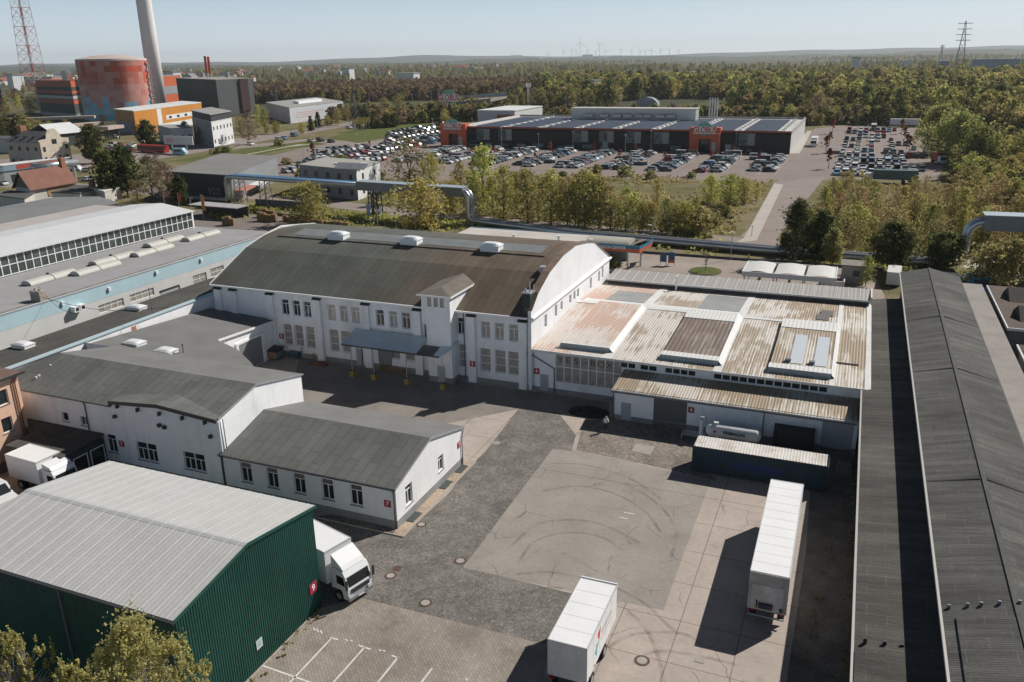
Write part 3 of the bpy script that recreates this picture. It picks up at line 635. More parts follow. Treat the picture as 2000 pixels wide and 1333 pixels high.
    for i, (px, py) in enumerate(((693, 733), (734, 740), (797, 750), (867, 760))):
        x_, y_ = G(px, py); ps = MB().tube([(x_, yf_+.15, 0), (x_, yf_+.15, zf_-.1)], .05, 8).build('post', GALV, cn)
        q = MB(); s_ = .34
        q.box(x_-s_, x_+s_, yf_+.15-s_, yf_+.15+s_, 0, .8).build('post_guard', M('concrete_dark', (.13, .12, .1), .9), ps)
        st = MB()
        for k in range(5):
            a = -s_+k*.17-.1
            pts = [(a, .02), (a+.08, .02), (a+.08+.3, .78), (a+.3, .78)]
            pts = [(min(max(u, -s_), s_), v) for u, v in pts]
            st.quad(*[(x_+u, yf_+.15-s_-.004, v) for u, v in pts]); st.quad(*[(x_+s_+.004, yf_+.15+u, v) for u, v in pts])
        st.build('hazard_stripes', flat('hazard_yellow', (.5, .33, .03), .6), ps)
big_hall()
# ------------------------------------------------------------------ warehouse "4" with the stained sheet roof
def rust_mat(name, base, rust, lo, hi, amt, pitch=.3): return corrugated(name, base, 'x', pitch, .6, .06, .025, streak=(rust, lo, hi, amt))
RU1 = rust_mat('sheet_salmon_streaks', (.66, .61, .57), (.52, .29, .2), .95, 1.12, .6)
RU2 = rust_mat('sheet_rust_streaks', (.64, .61, .57), (.3, .22, .135), .97, 1.14, .75)
RU3 = rust_mat('sheet_heavy_rust', (.6, .56, .5), (.28, .2, .115), .9, 1.08, .78)
RU4 = rust_mat('sheet_brown_clear', (.3, .255, .225), (.17, .125, .1), .9, 1.1, .8, .5)
SH_W = corrugated('sheet_white', (.66, .67, .66), 'x', .45, .55, .05, .02)
SH_C = corrugated('sheet_cloudy_plastic', (.34, .34, .33), 'x', .3, .4, .12, .02, streak=((.3, .2, .11), 1.05, 1.2, .8))
FLASH = M('white_flashing', (.66, .67, .67), .55, .06, 1.2, dirt=(.5, .46, .42))
def warehouse():
    t = thing('warehouse', 'wide low warehouse numbered 4 with white and rust streaked profiled sheet roof', 'warehouse', (XG, YF, 0))
    xa, xb = XG+.02, 2.75; zE, zR, zB, yR, yB = 5.25, 6.2, 5.45, 101.0, 114.6
    wins = []
    u0, z0 = YP(1087, 747, YF); 
    big = (-29.85, -22.05, 1.35, 4.95)
    cl = []
    for a, b, n in ((1211, 1241, 2), (1250, 1283, 2), (1299, 1359, 4), (1395, 1617, 13)):
        ua, ub = YP(a, 715, YF)[0], YP(b, 725 if b < 1400 else 757, YF)[0]
        cl.append((ua, ub, n))
    hl = [big]+[(a, b, 4.14, 4.98) for a, b, n in cl]
    b = MB(); b.wall('f', YF, xa-.4, xb, .5, zE, hl, .18); b.quad((xb, YF, 0), (xb, yB, 0), (xb, yB, zB), (xb, yR, zR), (xb, YF, zE)); b.quad((xb, yB, 0), (xa, yB, 0), (xa, yB, zB), (xb, yB, zB))
    b.build('wall', WHITE, t); MB().box(xa-.45, xb, YF-.04, YF, 0, .5).build('plinth', PLINTH, t)
    # big glazed panel with lettering
    fr = MB(); n = 8; W_ = big[1]-big[0]
    yq = YF+.1
    for i in range(n+1): x_ = big[0]+W_*i/n; fr.box(x_-.05, x_+.05, yq, yq+.06, big[2], big[3])
    for z_ in (big[2]+.04, 3.25, big[3]-.04): fr.box(big[0], big[1], yq-.003, yq+.057, z_-.045, z_+.045)
    wo_ = fr.build('window', FRAME, t); MB().quad((big[0], yq+.04, big[2]), (big[1], yq+.04, big[2]), (big[1], yq+.04, big[3]), (big[0], yq+.04, big[3])).build('pane', BLIND, wo_)
    TXD = flat('aubergine_lettering', (.06, .012, .03), .5)
    for i, ch in enumerate('YES\u2013BOX'):
        x_ = big[0]+W_*(i+.5)/n
        text(ch, .95, TXD, (x_, yq+.03, 4.1), FROT['f'], wo_, 'letter', bold=.0, sx=1.25)
    for a, b_, n_ in cl:
        f = MB()
        for i in range(n_+1): x_ = a+(b_-a)*i/n_; f.box(x_-.06, x_+.06, YF+.06, YF+.12, 4.14, 4.98)
        f.box(a, b_, YF+.063, YF+.117, 4.14, 4.19).box(a, b_, YF+.063, YF+.117, 4.93, 4.98)
        o = f.build('window', FRAME, t); MB().quad((a, YF+.1, 4.14), (b_, YF+.1, 4.14), (b_, YF+.1, 4.98), (a, YF+.1, 4.98)).build('pane', GLASS, o)
    u = YP(1063, 752, YF)[0]; MB().box(u-.5, u+.5, YF-.05, YF-.003, .05, 2.1).build('door', DOORG, t)
    numsign(t, 'f', YF, 1048, 725, '4', .72)
    downpipe(t, [(YP(1019, 690, YF)[0], YF-.12, 5.0), (YP(1083, 728, YF)[0], YF-.12, 3.0), (YP(1083, 728, YF)[0], YF-.12, 0)], .07)
    MB().tube([(xa+.2, YF-.12, 5.3), (xa+.2, YF-.12, .3)], .03, 4).build('conduit', GUT, t)
    # roof in bays
    def zr(y): return zE+(zR-zE)*(y-YF)/(yR-YF) if y < yR else zR+(zB-zR)*(y-yR)/(yB-yR)
    y0 = YF-.55
    def sheet(name, x0, x1, ya, yb, m, up=0, th=.08):
        r = MB(); ys = [ya]+([yR] if ya < yR-.01 < yb-.01 else [])+[yb]
        for p, q in zip(ys, ys[1:]): r.slab([(x0, p, zr(p)+up), (x1, p, zr(p)+up), (x1, q, zr(q)+up), (x0, q, zr(q)+up)], th)
        return r.build(name, m, t)
    bays = [(xa, -23.7, RU1, RU1), (-23.7, -18, RU2, RU2), (-18, -11.7, RU2, RU2), (-11.7, -6.4, RU2, RU2), (-6.4, -.3, RU3, RU3), (-.3, xb+.6, RU3, RU3)]
    for a, b_, m1, m2 in bays: sheet('roof_bay', a, b_, y0, yR, m1); sheet('roof_bay', a, b_, yR+.002, yB+.2, m2)
    # raised monitors
    for k, (a, b_, m) in enumerate(((-29.6, -23.9, RU1), (-17.9, -11.8, RU4), (-6.5, -.4, RU3))):
        ya = 85.4
        mo = sheet('roof_monitor', a, b_, ya, yR-.4, m, .5, .5)
        fl = MB().box(a-.05, b_+.05, ya-.12, ya-.01, zr(ya)-.05, zr(ya)+.52); fl.build('monitor_front', flat('blue_grey_flashing', (.3, .35, .37), .5), mo)
        fl = MB().slab([(a-.1, ya-.12, zr(ya)+.56), (b_+.1, ya-.12, zr(ya)+.56), (b_+.1, ya+(1.1 if k else .35), zr(ya)+.62), (a-.1, ya+(1.1 if k else .35), zr(ya)+.62)], .05); fl.build('monitor_edge', SH_W if k else FLASH, mo)
        for x_ in ((b_, b_+.5), ) if k < 2 else ((b_, b_+.4), ):
            MB().slab([(x_[0], ya-.1, zr(ya)+.57), (x_[1], ya-.1, zr(ya)+.04), (x_[1], yR-.3, zR+.04), (x_[0], yR-.3, zR+.57)], .05).build('monitor_flashing', FLASH, mo)
        if k: MB().slab([(a, yR-3.4, zr(yR-3.4)+.57), (b_, yR-3.4, zr(yR-3.4)+.57), (b_, yR-.5, zr(yR-.5)+.58), (a, yR-.5, zr(yR-.5)+.58)], .05).build('monitor_top_sheet', SH_W, mo)
        if k == 2:
            for xs in (-4.0, -1.6):
                MB().slab([(xs-.65, 87, zr(87)+.56), (xs+.65, 87, zr(87)+.56), (xs+.65, 95.5, zr(95.5)+.57), (xs-.65, 95.5, zr(95.5)+.57)], .04).build('new_sheet', flat('pale_blue_sheet', (.52, .57, .62), .45), mo)
                MB().box(xs-1.1, xs-.5, 87.2, 87.7, zr(87)+.5, zr(87)+.85).build('roof_vent', GUT, mo)
    for x_, wd in ((-23.75, 1.0), (-11.6, .9), (-.2, .55), (xb+.35, .5)): sheet('roof_flashing', x_-wd/2, x_+wd/2, y0, yB+.2, FLASH, .05, .04)
    for x_ in (-18.1, -6.6): sheet('dark_joint', x_-.05, x_+.05, 86, yR, DARKM, .07, .04)
    for a, b_ in ((xa, -24.3), (-23.2, -12.1), (-11.1, -.5)): MB().slab([(a, yR-.35, zr(yR-.35)+.06), (b_, yR-.35, zr(yR-.35)+.06), (b_, yR+.4, zR+.05), (a, yR+.4, zR+.05)], .04).build('ridge_flashing', FLASH, t)
    for a, b_, ya, yb, m in ((-29.5, -24.4, 103.5, 109.5, SH_C), (-17.4, -11.9, 103.5, 112, SH_C), (-23.1, -12.2, 101.6, 103.3, SH_W), (-32.2, -24.4, 101.6, 103.3, SH_W)): sheet('roof_panel', a, b_, ya, yb, m, .04, .03)
    MB().box(-2.9, -1.4, 103.3, 105.6, zr(104)+.05, zr(104)+.12).box(-2.5, -1.0, 105.6, 108, zr(106)+.04, zr(106)+.12).build('rooflight', flat('dull_panel', (.13, .12, .115), .5), t)
    MB().box(-.1, 2.2, 89.6, 89.75, zr(89.6)+.05, zr(89.6)+.14).build('roof_bar', flat('brown_bar', (.09, .06, .05)), t)
    MB().box(xa, xb+.7, y0-.1, y0-.004, zE-.25, zE+.02).build('gutter', FLASH, t)
    MB().box(xb+.6, xb+.7, y0, yB+.2, zE-.35, zE+.05).build('verge_trim', FLASH, t)
    # lean-to
    l = thing('lean_to', 'low lean-to with rust striped sheet roof, grey roller door and number 4', 'annexe', (-21.5, 79.4, 0))
    yl = 79.4; la, lb = -21.5, 2.6; lw = [(-17.25, -13.75, .12, 3.15), (-.6, 2.25, .3, 3.15), (-20.75, -19.65, .1, 2.1)]
    b = MB(); b.wall('f', yl, la, lb, .6, 3.55, [(h[0], h[1], max(h[2], .6), h[3]) for h in lw], .12); b.quad((la, YF-.05, .6), (la, yl, .6), (la, yl, 3.55), (la, YF-.05, 4.0)); b.build('wall', WHITE, l)
    p_ = MB()
    for a, b_ in ((la, -20.76), (-19.64, -17.26), (-13.74, -.61), (2.26, lb)): p_.box(a, b_, yl-.03, yl+.05, 0, .6)
    p_.box(la-.03, la, yl, YF-.05, 0, .6).build('plinth', PLINTH, l)
    MB().box(-17.25, -13.75, yl+.08, yl+.12, 0, 3.15).build('roller_door', corrugated('roller_grey', (.13, .13, .125), 'z', .25, .6, .05, .02), l)
    MB().box(-.6, 2.25, yl+.06, yl+.1, .3, 3.15).build('garage_door', DOORG, l); MB().box(-20.75, -19.65, yl+.04, yl+.08, .05, 2.1).build('door', DOORG, l)
    MB().slab([(la-.25, yl-.4, 3.45), (lb-.15, yl-.4, 3.45), (lb-.15, YF-.06, 4.02), (la-.25, YF-.06, 4.02)], .08).build('roof', RU3, l)
    MB().box(la-.25, lb-.15, yl-.52, yl-.41, 3.28, 3.44).build('gutter', GUT, l)
    MB().box(la-.25, lb-.15, yl-.405, yl-.38, 3.46, 3.54).build('drip_edge', FLASH, l)
    downpipe(l, [(la-.1, yl-.45, 3.3), (la-.1, yl-.12, 3.0), (la-.1, yl-.12, 0)]); downpipe(l, [(-6.1, yl-.45, 3.3), (-6.1, yl-.12, 3.0), (-6.1, yl-.12, 0)])
    numsign(l, 'f', yl, 1350, 801, '4', .62)
    ds = MB().box(-5.0, -1.2, yl-.7, yl-.55+.5, .0, 2.2); ds.build('dock_shelter', M('black_shelter', (.03, .033, .036), .7), l)
    MB().box(-4.6, -1.6, yl-.73, yl-.705, .1, 1.9).build('shelter_curtain', M('dark_curtain', (.05, .05, .045), .8), l)
warehouse()
def strip_roof():
    zf, zb = 6.3, 6.7; yf = G(1700, 588, zf)[1]; yb = G(1697, 565, zb)[1]
    t = thing('long_low_hall', 'narrow hall with pale beige seamed sheet roof directly behind the stained warehouse', 'hall', (-30, 115, 0))
    MB().slab([(-32.3, yf, zf), (3.2, yf, zf), (3.2, yb, zb), (-32.3, yb, zb)], .15).build('roof', corrugated('beige_sheet', (.36, .345, .33), 'x', .5, .6, .06, .02), t)
    s = MB(); x = -31.5
    while x < 3: s.slab([(x, yf, zf+.05), (x+.1, yf, zf+.05), (x+.1, yb, zb+.05), (x, yb, zb+.05)], .06); x += 1.45
    s.build('roof_seams', flat('pale_seam', (.55, .54, .52), .5), t)
    MB().box(-32.3, 3.25, yf-.16, yf-.01, zf-.2, zf+.03).build('gutter', FLASH, t); MB().box(3.21, 3.4, yf, yb, zf-.2, zb+.08).build('verge_trim', FLASH, t)
    MB().box(-32.2, 3.1, yf+.2, yb-.2, 0, zf-.16).build('wall', M('dark_wall', (.09, .09, .09), .9), t)
    x_, y_ = G(1323, 555, 6.3); MB().cyl(x_, yf-.4, 5.2, 7.4, .13).cyl(x_, yf-.4, 7.4, 7.6, .2).build('vent_pipe', FRAME, t)
strip_roof()

# ------------------------------------------------------------------ long fibre cement sheds on the right
def fc(name, base, off):
    m, nt, b = newmat(name); v = pos(nt)
    st = noise(nt, pos(nt, (.12, 1.1, .12), (off, off, 0)), 1, 9, .72); big = noise(nt, pos(nt, (.1, .16, 0), (off, 2, 0)), 1, 3); fi = noise(nt, v, 7, 3)
    k = ramp(nt, st, [(.3, tuple(c*.62 for c in base)), (.5, base), (.75, tuple(c*1.5 for c in base))])
    k = mixc(nt, 1, k, ramp(nt, big, [(.3, .72), (.7, 1.2)]), 'MULTIPLY'); k = mixc(nt, 1, k, ramp(nt, fi, [(.3, .85), (.7, 1.12)]), 'MULTIPLY')
    br = N(nt, 'ShaderNodeTexBrick', offset=.5, offset_frequency=2); br.inputs['Scale'].default_value = 1; br.inputs['Brick Width'].default_value = 2.2; br.inputs['Row Height'].default_value = 1.05; br.inputs['Mortar Size'].default_value = .03
    br.inputs['Mortar Smooth'].default_value = .4; nt.links.new(v, br.inputs['Vector'])
    br.inputs['Color1'].default_value = (1.0, 1, 1, 1); br.inputs['Color2'].default_value = (.82, .82, .82, 1); br.inputs['Mortar'].default_value = (1.35, 1.35, 1.3, 1)
    sp = ramp(nt, noise(nt, pos(nt, (.5, .5, .5), (off*3, 0, 0)), 1, 2), [(.4, .15), (.55, .9)])
    k = mixc(nt, sp, k, mixc(nt, 1, k, br.outputs['Color'], 'MULTIPLY'))
    nt.links.new(k, b.inputs['Base Color']); b.inputs['Roughness'].default_value = .95; b.inputs['Specular IOR Level'].default_value = .15
    w_ = N(nt, 'ShaderNodeTexWave', wave_type='BANDS', bands_direction='Y'); w_.inputs['Scale'].default_value = .31416/.177; nt.links.new(v, w_.inputs['Vector']); bump(nt, b, w_.outputs['Fac'], .012)
    return m
def sheds():
    t = thing('long_shed', 'narrow lower shed with dark weathered corrugated roof between the yard and taller shed', 'shed', (2.75, 20, 0))
    ya, yb = 8, 118
    xg = 2.68
    m1 = fc('fibre_cement_low', (.1, .097, .09), 3)
    MB().slab([(xg, ya, 5.2), (7.2, ya, 5.75), (7.2, yb, 5.75), (xg, yb, 5.2)], .12).build('roof', m1, t)
    MB().box(xg+.25, 7.1, ya, yb, 0, 5.05).build('wall', M('dark_brick', (.12, .1, .085), .9, .2, 1), t)
    MB().box(xg-.16, xg-.01, ya, yb, 5.0, 5.2).build('gutter', flat('pale_gutter', (.4, .39, .37), .5), t)
    MB().slab([(xg+.02, ya, 5.27), (4.2, ya, 5.46), (4.2, 42.5, 5.46), (xg+.02, 42.5, 5.27)], .12).build('raised_sheets', m1, t)
    for px, py in ((1690, 1250), (1728, 1256), (1762, 1262)):
        x_, y_ = G(px, py, 5.5); MB().box(x_-.1, x_+.1, y_-.06, y_+.06, 5.3, 5.62).build('cable_bracket', DARKM, t)
    s = thing('large_shed', 'tall long shed with dark grey ridged corrugated roof running along the right edge', 'shed', (6.9, 20, 0))
    m2 = fc('fibre_cement_high', (.105, .105, .1), 9)
    xe, xr, xq = 6.9, 10.45, 14.2; ze, zr, zq = 7.65, 8.55, 7.65; yb2 = 125.0; 
    MB().slab([(xe, ya, ze), (xr, ya, zr), (xr, yb2, zr), (xe, yb2, ze)], .12).slab([(xr, ya, zr), (xq, ya, zq), (xq, yb2, zq), (xr, yb2, zr)], .12).build('roof', m2, s)
    MB().box(xr-.15, xr+.15, ya, yb2, zr-.05, zr+.05).build('ridge_cap', M('ridge_concrete', (.085, .085, .08), .9, .15, 1), s)
    for yj in (60.2, 83.5, 101): MB().slab([(xe+.02, yj, ze+.02), (xr-.2, yj, zr+.02), (xr-.2, yj+.22, zr+.02), (xe+.02, yj+.22, ze+.02)], .03).slab([(xr+.2, yj, zr+.02), (xq-.02, yj, zq+.02), (xq-.02, yj+.22, zq+.02), (xr+.2, yj+.22, zr+.02)], .03).build('sheet_joint', M('joint_dark', (.045, .045, .043), .95), s)
    MB().box(xe-.15, xe-.01, ya, yb2, ze-.2, ze+.0).build('gutter', flat('pale_gutter', (.4, .39, .37), .5), s); MB().box(xq+.01, xq+.12, ya, yb2, zq-.2, zq).build('gutter', DARKM, s)
    MB().box(xe+.35, xq-.3, ya, yb2-.3, 0, ze-.16).build('wall', M('dark_brick', (.12, .1, .085)), s)
    MB().slab([(xe+.6, ya, ze+.27), (xr-.25, ya, zr+.08), (xr-.25, 43.8, zr+.08), (xe+.6, 43.8, ze+.27)], .12).build('raised_sheets', m2, s)
    for px, py in ((1855, 1177), (1890, 1181), (1916, 1184), (1950, 1188), (1988, 1193)):
        x_, y_ = G(px, py, 8.1); zz_ = ze+(zr-ze)*min(1, (x_-xe)/(xr-xe)); MB().box(x_-.08, x_+.08, y_-.06, y_+.06, zz_, zz_+.22).build('cable_bracket', GUT, s)
    # third roof beyond
    k = thing('flat_annexe', 'flat beige-roofed passage building beside the tall shed', 'annexe', (14.5, 60, 0))
    MB().slab([(14.35, 40, 6.3), (17.4, 40, 6.3), (17.4, 127, 6.3), (14.35, 127, 6.3)], .3).build('roof', M('beige_felt', (.27, .25, .235), .9, .12, .4), k); MB().box(14.4, 17.3, 40, 126.9, 0, 6.0).build('wall', PLINTH, k)
    q = thing('brown_roof_building', 'brown roofed building with dark dormers at the right edge', 'building', (18, 110, 0))
    a = 18.15; z3 = 6.2; y3, y4 = 107, 127.2
    MB().box(a+.2, 34, y3+.3, y4-.2, 0, z3-.02).build('wall', M('dark_wall2', (.14, .135, .13), .9), q)
    br_ = M('brown_roof', (.1, .078, .065), .9, .15, .5)
    MB().slab([(a, y3, z3), (34, y3, z3), (34, y4, z3), (a, y4, z3)], .25).build('roof', br_, q)
    for yc in (110.5, 119.5): MB().prism([(yc-.6, z3+.003), (yc+5, z3+.003), (yc+2.2, z3+1.3)], 'x', a+1.6, 33).build('dormer_roof', M('dark_felt3', (.07, .06, .055), .9), q)
    MB().box(a-.15, a-.01, y3, y4, z3-.25, z3).box(a-.15, 34, y3-.16, y3-.01, z3-.3, z3+.02).build('gutter', FLASH, q)
    e = thing('pale_roof_building', 'low building with grey sheet roof and white gutter at the right edge', 'building', (19, 80, 0))
    MB().slab([(18.9, 40, 5.2), (34, 40, 5.4), (34, 104, 5.4), (18.9, 104, 5.2)], .25).build('roof', fc('fibre_cement_third', (.12, .11, .1), 21), e); MB().box(19.1, 33.8, 40, 103.8, 0, 4.9).build('wall', PLINTH, e)
    MB().box(18.7, 18.88, 40, 104, 4.95, 5.2).build('gutter', FLASH, e)
sheds()

# ------------------------------------------------------------------ yard surfaces (thin sheets a few mm apart)
def sheet_obj(name, pts, z, m, kind='structure', label=None, cat=None):
    me = bpy.data.meshes.new(name); me.from_pydata([(x, y, z) for x, y in pts], [], [tuple(range(len(pts)))]); me.materials.append(m); me.update()
    if me.polygons[0].normal.z < 0: me.flip_normals()
    o = bpy.data.objects.new(name, me); COL.objects.link(o); return tag(o, label, cat, None, kind)
def Gs(*p, z=0): return [G(a, b, z) for a, b in p]
def cracked(name, col, slab=4.0):   # slabs with joints, a web of cracks in places, stains
    m, nt, b = newmat(name); v = pos(nt)
    k = ramp(nt, noise(nt, v, .25, 6, .6), [(.3, tuple(c*.86 for c in col)), (.7, tuple(c*1.08 for c in col))])
    k = mixc(nt, 1, k, ramp(nt, noise(nt, v, 3, 5, .7), [(.25, .86), (.7, 1.07)]), 'MULTIPLY')
    br = N(nt, 'ShaderNodeTexBrick', offset=0); br.inputs['Scale'].default_value = 1; br.inputs['Brick Width'].default_value = slab; br.inputs['Row Height'].default_value = slab*1.1; br.inputs['Mortar Size'].default_value = .035; br.inputs['Mortar Smooth'].default_value = .1
    br.inputs['Color1'].default_value = (1, 1, 1, 1); br.inputs['Color2'].default_value = (.94, .94, .94, 1); br.inputs['Mortar'].default_value = (.5, .48, .46, 1)
    nt.links.new(v, br.inputs['Vector']); k = mixc(nt, 1, k, br.outputs['Color'], 'MULTIPLY')
    wn = N(nt, 'ShaderNodeTexNoise', Scale=.9, Detail=3); nt.links.new(v, wn.inputs['Vector']); wv = mixc(nt, .35, v, wn.outputs['Color'])
    vo = N(nt, 'ShaderNodeTexVoronoi', Scale=.33, feature='DISTANCE_TO_EDGE'); nt.links.new(wv, vo.inputs['Vector'])
    cr_ = ramp(nt, vo.outputs['Distance'], [(.0, .45), (.009, 1.0)]); ms = ramp(nt, noise(nt, v, .3, 2), [(.45, 1.0), (.6, 0.0)])
    k = mixc(nt, 1, k, mixc(nt, ms, cr_, (1, 1, 1, 1)), 'MULTIPLY')
    st = ramp(nt, noise(nt, pos(nt, (1, 1, 1), (9, 4, 0)), .5, 6, .7), [(.56, 0.0), (.75, .5)]); k = mixc(nt, st, k, (.16, .14, .12, 1))
    nt.links.new(k, b.inputs['Base Color']); b.inputs['Roughness'].default_value = .9; b.inputs['Specular IOR Level'].default_value = .25; return m
def cobble(name, col, sc=5.5, light=(.2, .19, .17)):
    m, nt, b = newmat(name); v = pos(nt)
    vo = N(nt, 'ShaderNodeTexVoronoi', Scale=sc); nt.links.new(v, vo.inputs['Vector'])
    ve = N(nt, 'ShaderNodeTexVoronoi', Scale=sc, feature='DISTANCE_TO_EDGE'); nt.links.new(v, ve.inputs['Vector'])
    k = ramp(nt, noise(nt, v, .3, 6, .65), [(.3, tuple(c*.75 for c in col)), (.7, tuple(c*1.3 for c in col))])
    sv = nt.nodes.new('ShaderNodeSeparateColor'); nt.links.new(vo.outputs['Color'], sv.inputs[0])
    k = mixc(nt, 1, k, ramp(nt, sv.outputs[0], [(0, .72), (.8, 1.15), (1, 1.45)]), 'MULTIPLY'); k = mixc(nt, 1, k, ramp(nt, ve.outputs['Distance'], [(0, .55), (.12, 1.0)]), 'MULTIPLY')
    st = ramp(nt, noise(nt, pos(nt, (1, 1, 1), (5, 1, 0)), .7, 6, .7), [(.5, 0.0), (.72, .65)]); k = mixc(nt, st, k, c4(light))
    nt.links.new(k, b.inputs['Base Color']); b.inputs['Roughness'].default_value = .85; bump(nt, b, ve.outputs['Distance'], .03); return m
def pavers(name, col):
    m, nt, b = newmat(name); v = pos(nt, rot=(0, 0, R(45)))
    br = N(nt, 'ShaderNodeTexBrick', offset=.5); br.inputs['Scale'].default_value = 1; br.inputs['Brick Width'].default_value = .42; br.inputs['Row Height'].default_value = .21; br.inputs['Mortar Size'].default_value = .018; br.inputs['Mortar Smooth'].default_value = .2
    br.inputs['Color1'].default_value = c4(tuple(c*.9 for c in col)); br.inputs['Color2'].default_value = c4(tuple(c*1.1 for c in col)); br.inputs['Mortar'].default_value = c4(tuple(c*.8 for c in col))
    nt.links.new(v, br.inputs['Vector']); g = pos(nt)
    k = mixc(nt, 1, br.outputs['Color'], ramp(nt, noise(nt, g, .22, 6, .65), [(.25, .72), (.7, 1.12)]), 'MULTIPLY')
    st = ramp(nt, noise(nt, pos(nt, (1, 1, 1), (2, 8, 0)), .35, 6, .7), [(.5, 0.0), (.75, .6)]); k = mixc(nt, st, k, (.1, .085, .07, 1))
    nt.links.new(k, b.inputs['Base Color']); b.inputs['Roughness'].default_value = .9; bump(nt, b, br.outputs['Fac'], .012); return m
ASPH = cracked('worn_asphalt', (.31, .285, .257), 60)
CONCY = cracked('yard_concrete', (.42, .365, .325))
COB = cobble('cobble_setts', (.155, .145, .132), 6.5, (.27, .25, .22)); COB2 = cobble('cobble_brown', (.2, .175, .15), 4.5, (.3, .26, .22)); PAV = pavers('block_pavers', (.3, .262, .228))
def yard():
    sheet_obj('yard_concrete', [(-82, 6), (3.2, 6), (3.2, 132), (-82, 132)], .004, CONCY)
    sheet_obj('yard_cobbles', Gs((1012, 800), (1090, 806), (1125, 850), (1115, 885), (1080, 880), (905, 1108), (1118, 1160), (1065, 1262), (720, 1172), (660, 1230), (560, 1150), (600, 1010), (700, 1000), (790, 1045), (880, 960), (905, 925), (950, 880)), .008, COB)
    sheet_obj('yard_cobbles_brown', Gs((1140, 822), (1195, 815), (1350, 842), (1500, 868), (1480, 905), (1362, 900), (1400, 940), (1250, 905), (1125, 880)), .0095, COB2)
    sheet_obj('yard_asphalt', Gs((1080, 877), (1140, 884), (1240, 905), (1308, 921), (1388, 938), (1366, 1000), (1327, 1105), (1296, 1192), (1200, 1172), (1118, 1155), (905, 1110), (990, 995)), .012, ASPH)
    sheet_obj('yard_pavers', Gs((700, 1168), (760, 1182), (880, 1212), (1000, 1243), (1075, 1262), (1040, 1420), (400, 1420), (625, 1188)), .012, PAV)
    sheet_obj('yard_hall_shade', Gs((585, 700), (1190, 787), (1190, 810), (1145, 812), (1012, 800), (860, 830), (560, 790)), .008, M('yard_shade_tone', (.23, .21, .19), .9, .12, .3, fine=15, dirt=(.12, .11, .1)))  # concrete before the hall, part of its shade painted in as a darker tone
    sheet_obj('yard_patch', Gs((1233, 881), (1242, 867), (1279, 873), (1270, 889)), .013, CONC)
    sheet_obj('yard_shed_shade', [(-.9, 20), (3.2, 20), (3.2, 79), (-1.2, 79), (-.6, 60)], .008, M('shed_shade_tone', (.17, .15, .13), .95, .3, .5, fine=9))  # dark sheet laid where the low shed's shadow falls; shade put into colour
    # gravel strip with kerb along the wing
    sheet_obj('gravel_strip', [(X7+.03, Y7-.9), (X7+1.0, Y7-.9), (X7+1.0, 65), (X7+.03, 65)], .03, cobble('gravel', (.42, .33, .25), 11, (.45, .36, .28)))
    o = MB().box(X7+1.0, X7+1.13, Y7-.95, 65, 0, .1).box(X7-20, X7+1.13, Y7-1.05, Y7-.951, 0, .1).build('kerb', CONC); tag(o, kind='structure')
    for y_ in (53.9, 59.9, 63.2):
        g = MB(); g.box(X7+.08, X7+.75, y_-.8, y_+.8, .02, .08); o = g.build('light_shaft_grate', flat('grate_green', (.06, .072, .07), .7))
        tag(o, {53.9: 'dark cellar light shaft grate in the gravel strip, nearest to the front corner', 59.9: 'dark cellar light shaft grate below the rear gable window', 63.2: 'dark cellar light shaft grate at the far end of gravel strip'}[y_], 'grate', 'light shaft grates along the white wing')
    # painted bay lines
    PT = M('road_paint', (.6, .6, .58), .8, .12, 2)
    def line(name, a, b, w_=.13, z=.018):
        (x0, y0), (x1, y1) = G(*a), G(*b); d = Vector((x1-x0, y1-y0)).normalized()*w_/2; n_ = Vector((-d.y, d.x))
        return [(x0+n_.x, y0+n_.y), (x1+n_.x, y1+n_.y), (x1-n_.x, y1-n_.y), (x0-n_.x, y0-n_.y)]
    mb = MB()
    for a, b in (((648, 1247), (565, 1335)), ((712, 1265), (650, 1335)), ((777, 1285), (737, 1335)), ((844, 1306), (822, 1335)), ((513, 1301), (610, 1335)), ((645, 1246), (660, 1250)), ((700, 1261), (724, 1269)), ((765, 1281), (778, 1286)), ((910, 1325), (913, 1330))):
        mb.quad(*[(x, y, .018) for x, y in line('l', a, b)])
    for a, b in (((1218, 1001), (1240, 1005)), ((1210, 1011), (1226, 1014))): mb.quad(*[(x, y, .018) for x, y in line('l', a, b, .12)])
    for a, b in (((612, 1227), (616, 1232)), ((619, 1229), (622, 1236)), ((626, 1232), (629, 1238)), ((675, 1249), (679, 1253)), ((684, 1251), (689, 1254)), ((740, 1270), (745, 1272)), ((748, 1271), (753, 1273))): mb.quad(*[(x, y, .018) for x, y in line('l', a, b, .1)])
    o = mb.build('parking_markings', PT); tag(o, kind='structure')
    mb = MB()
    for a, b in (((535, 699), (520, 728)), ((555, 702), (548, 715)), ((893, 738), (880, 775)), ((930, 745), (932, 775)), ((972, 750), (973, 782))): mb.quad(*[(x, y, .018) for x, y in line('l', a, b, .1)])
    o = mb.build('courtyard_markings', M('faded_paint', (.3, .29, .28))); tag(o, kind='structure')
    # tyre sweeps
    m, nt, b = newmat('tyre_mark'); b.inputs['Base Color'].default_value = (.07, .062, .055, 1); b.inputs['Roughness'].default_value = .95
    al = ramp(nt, noise(nt, pos(nt), .6, 5, .7), [(.35, 0.0), (.75, .3)]); nt.links.new(al, b.inputs['Alpha'])
    mb = MB()
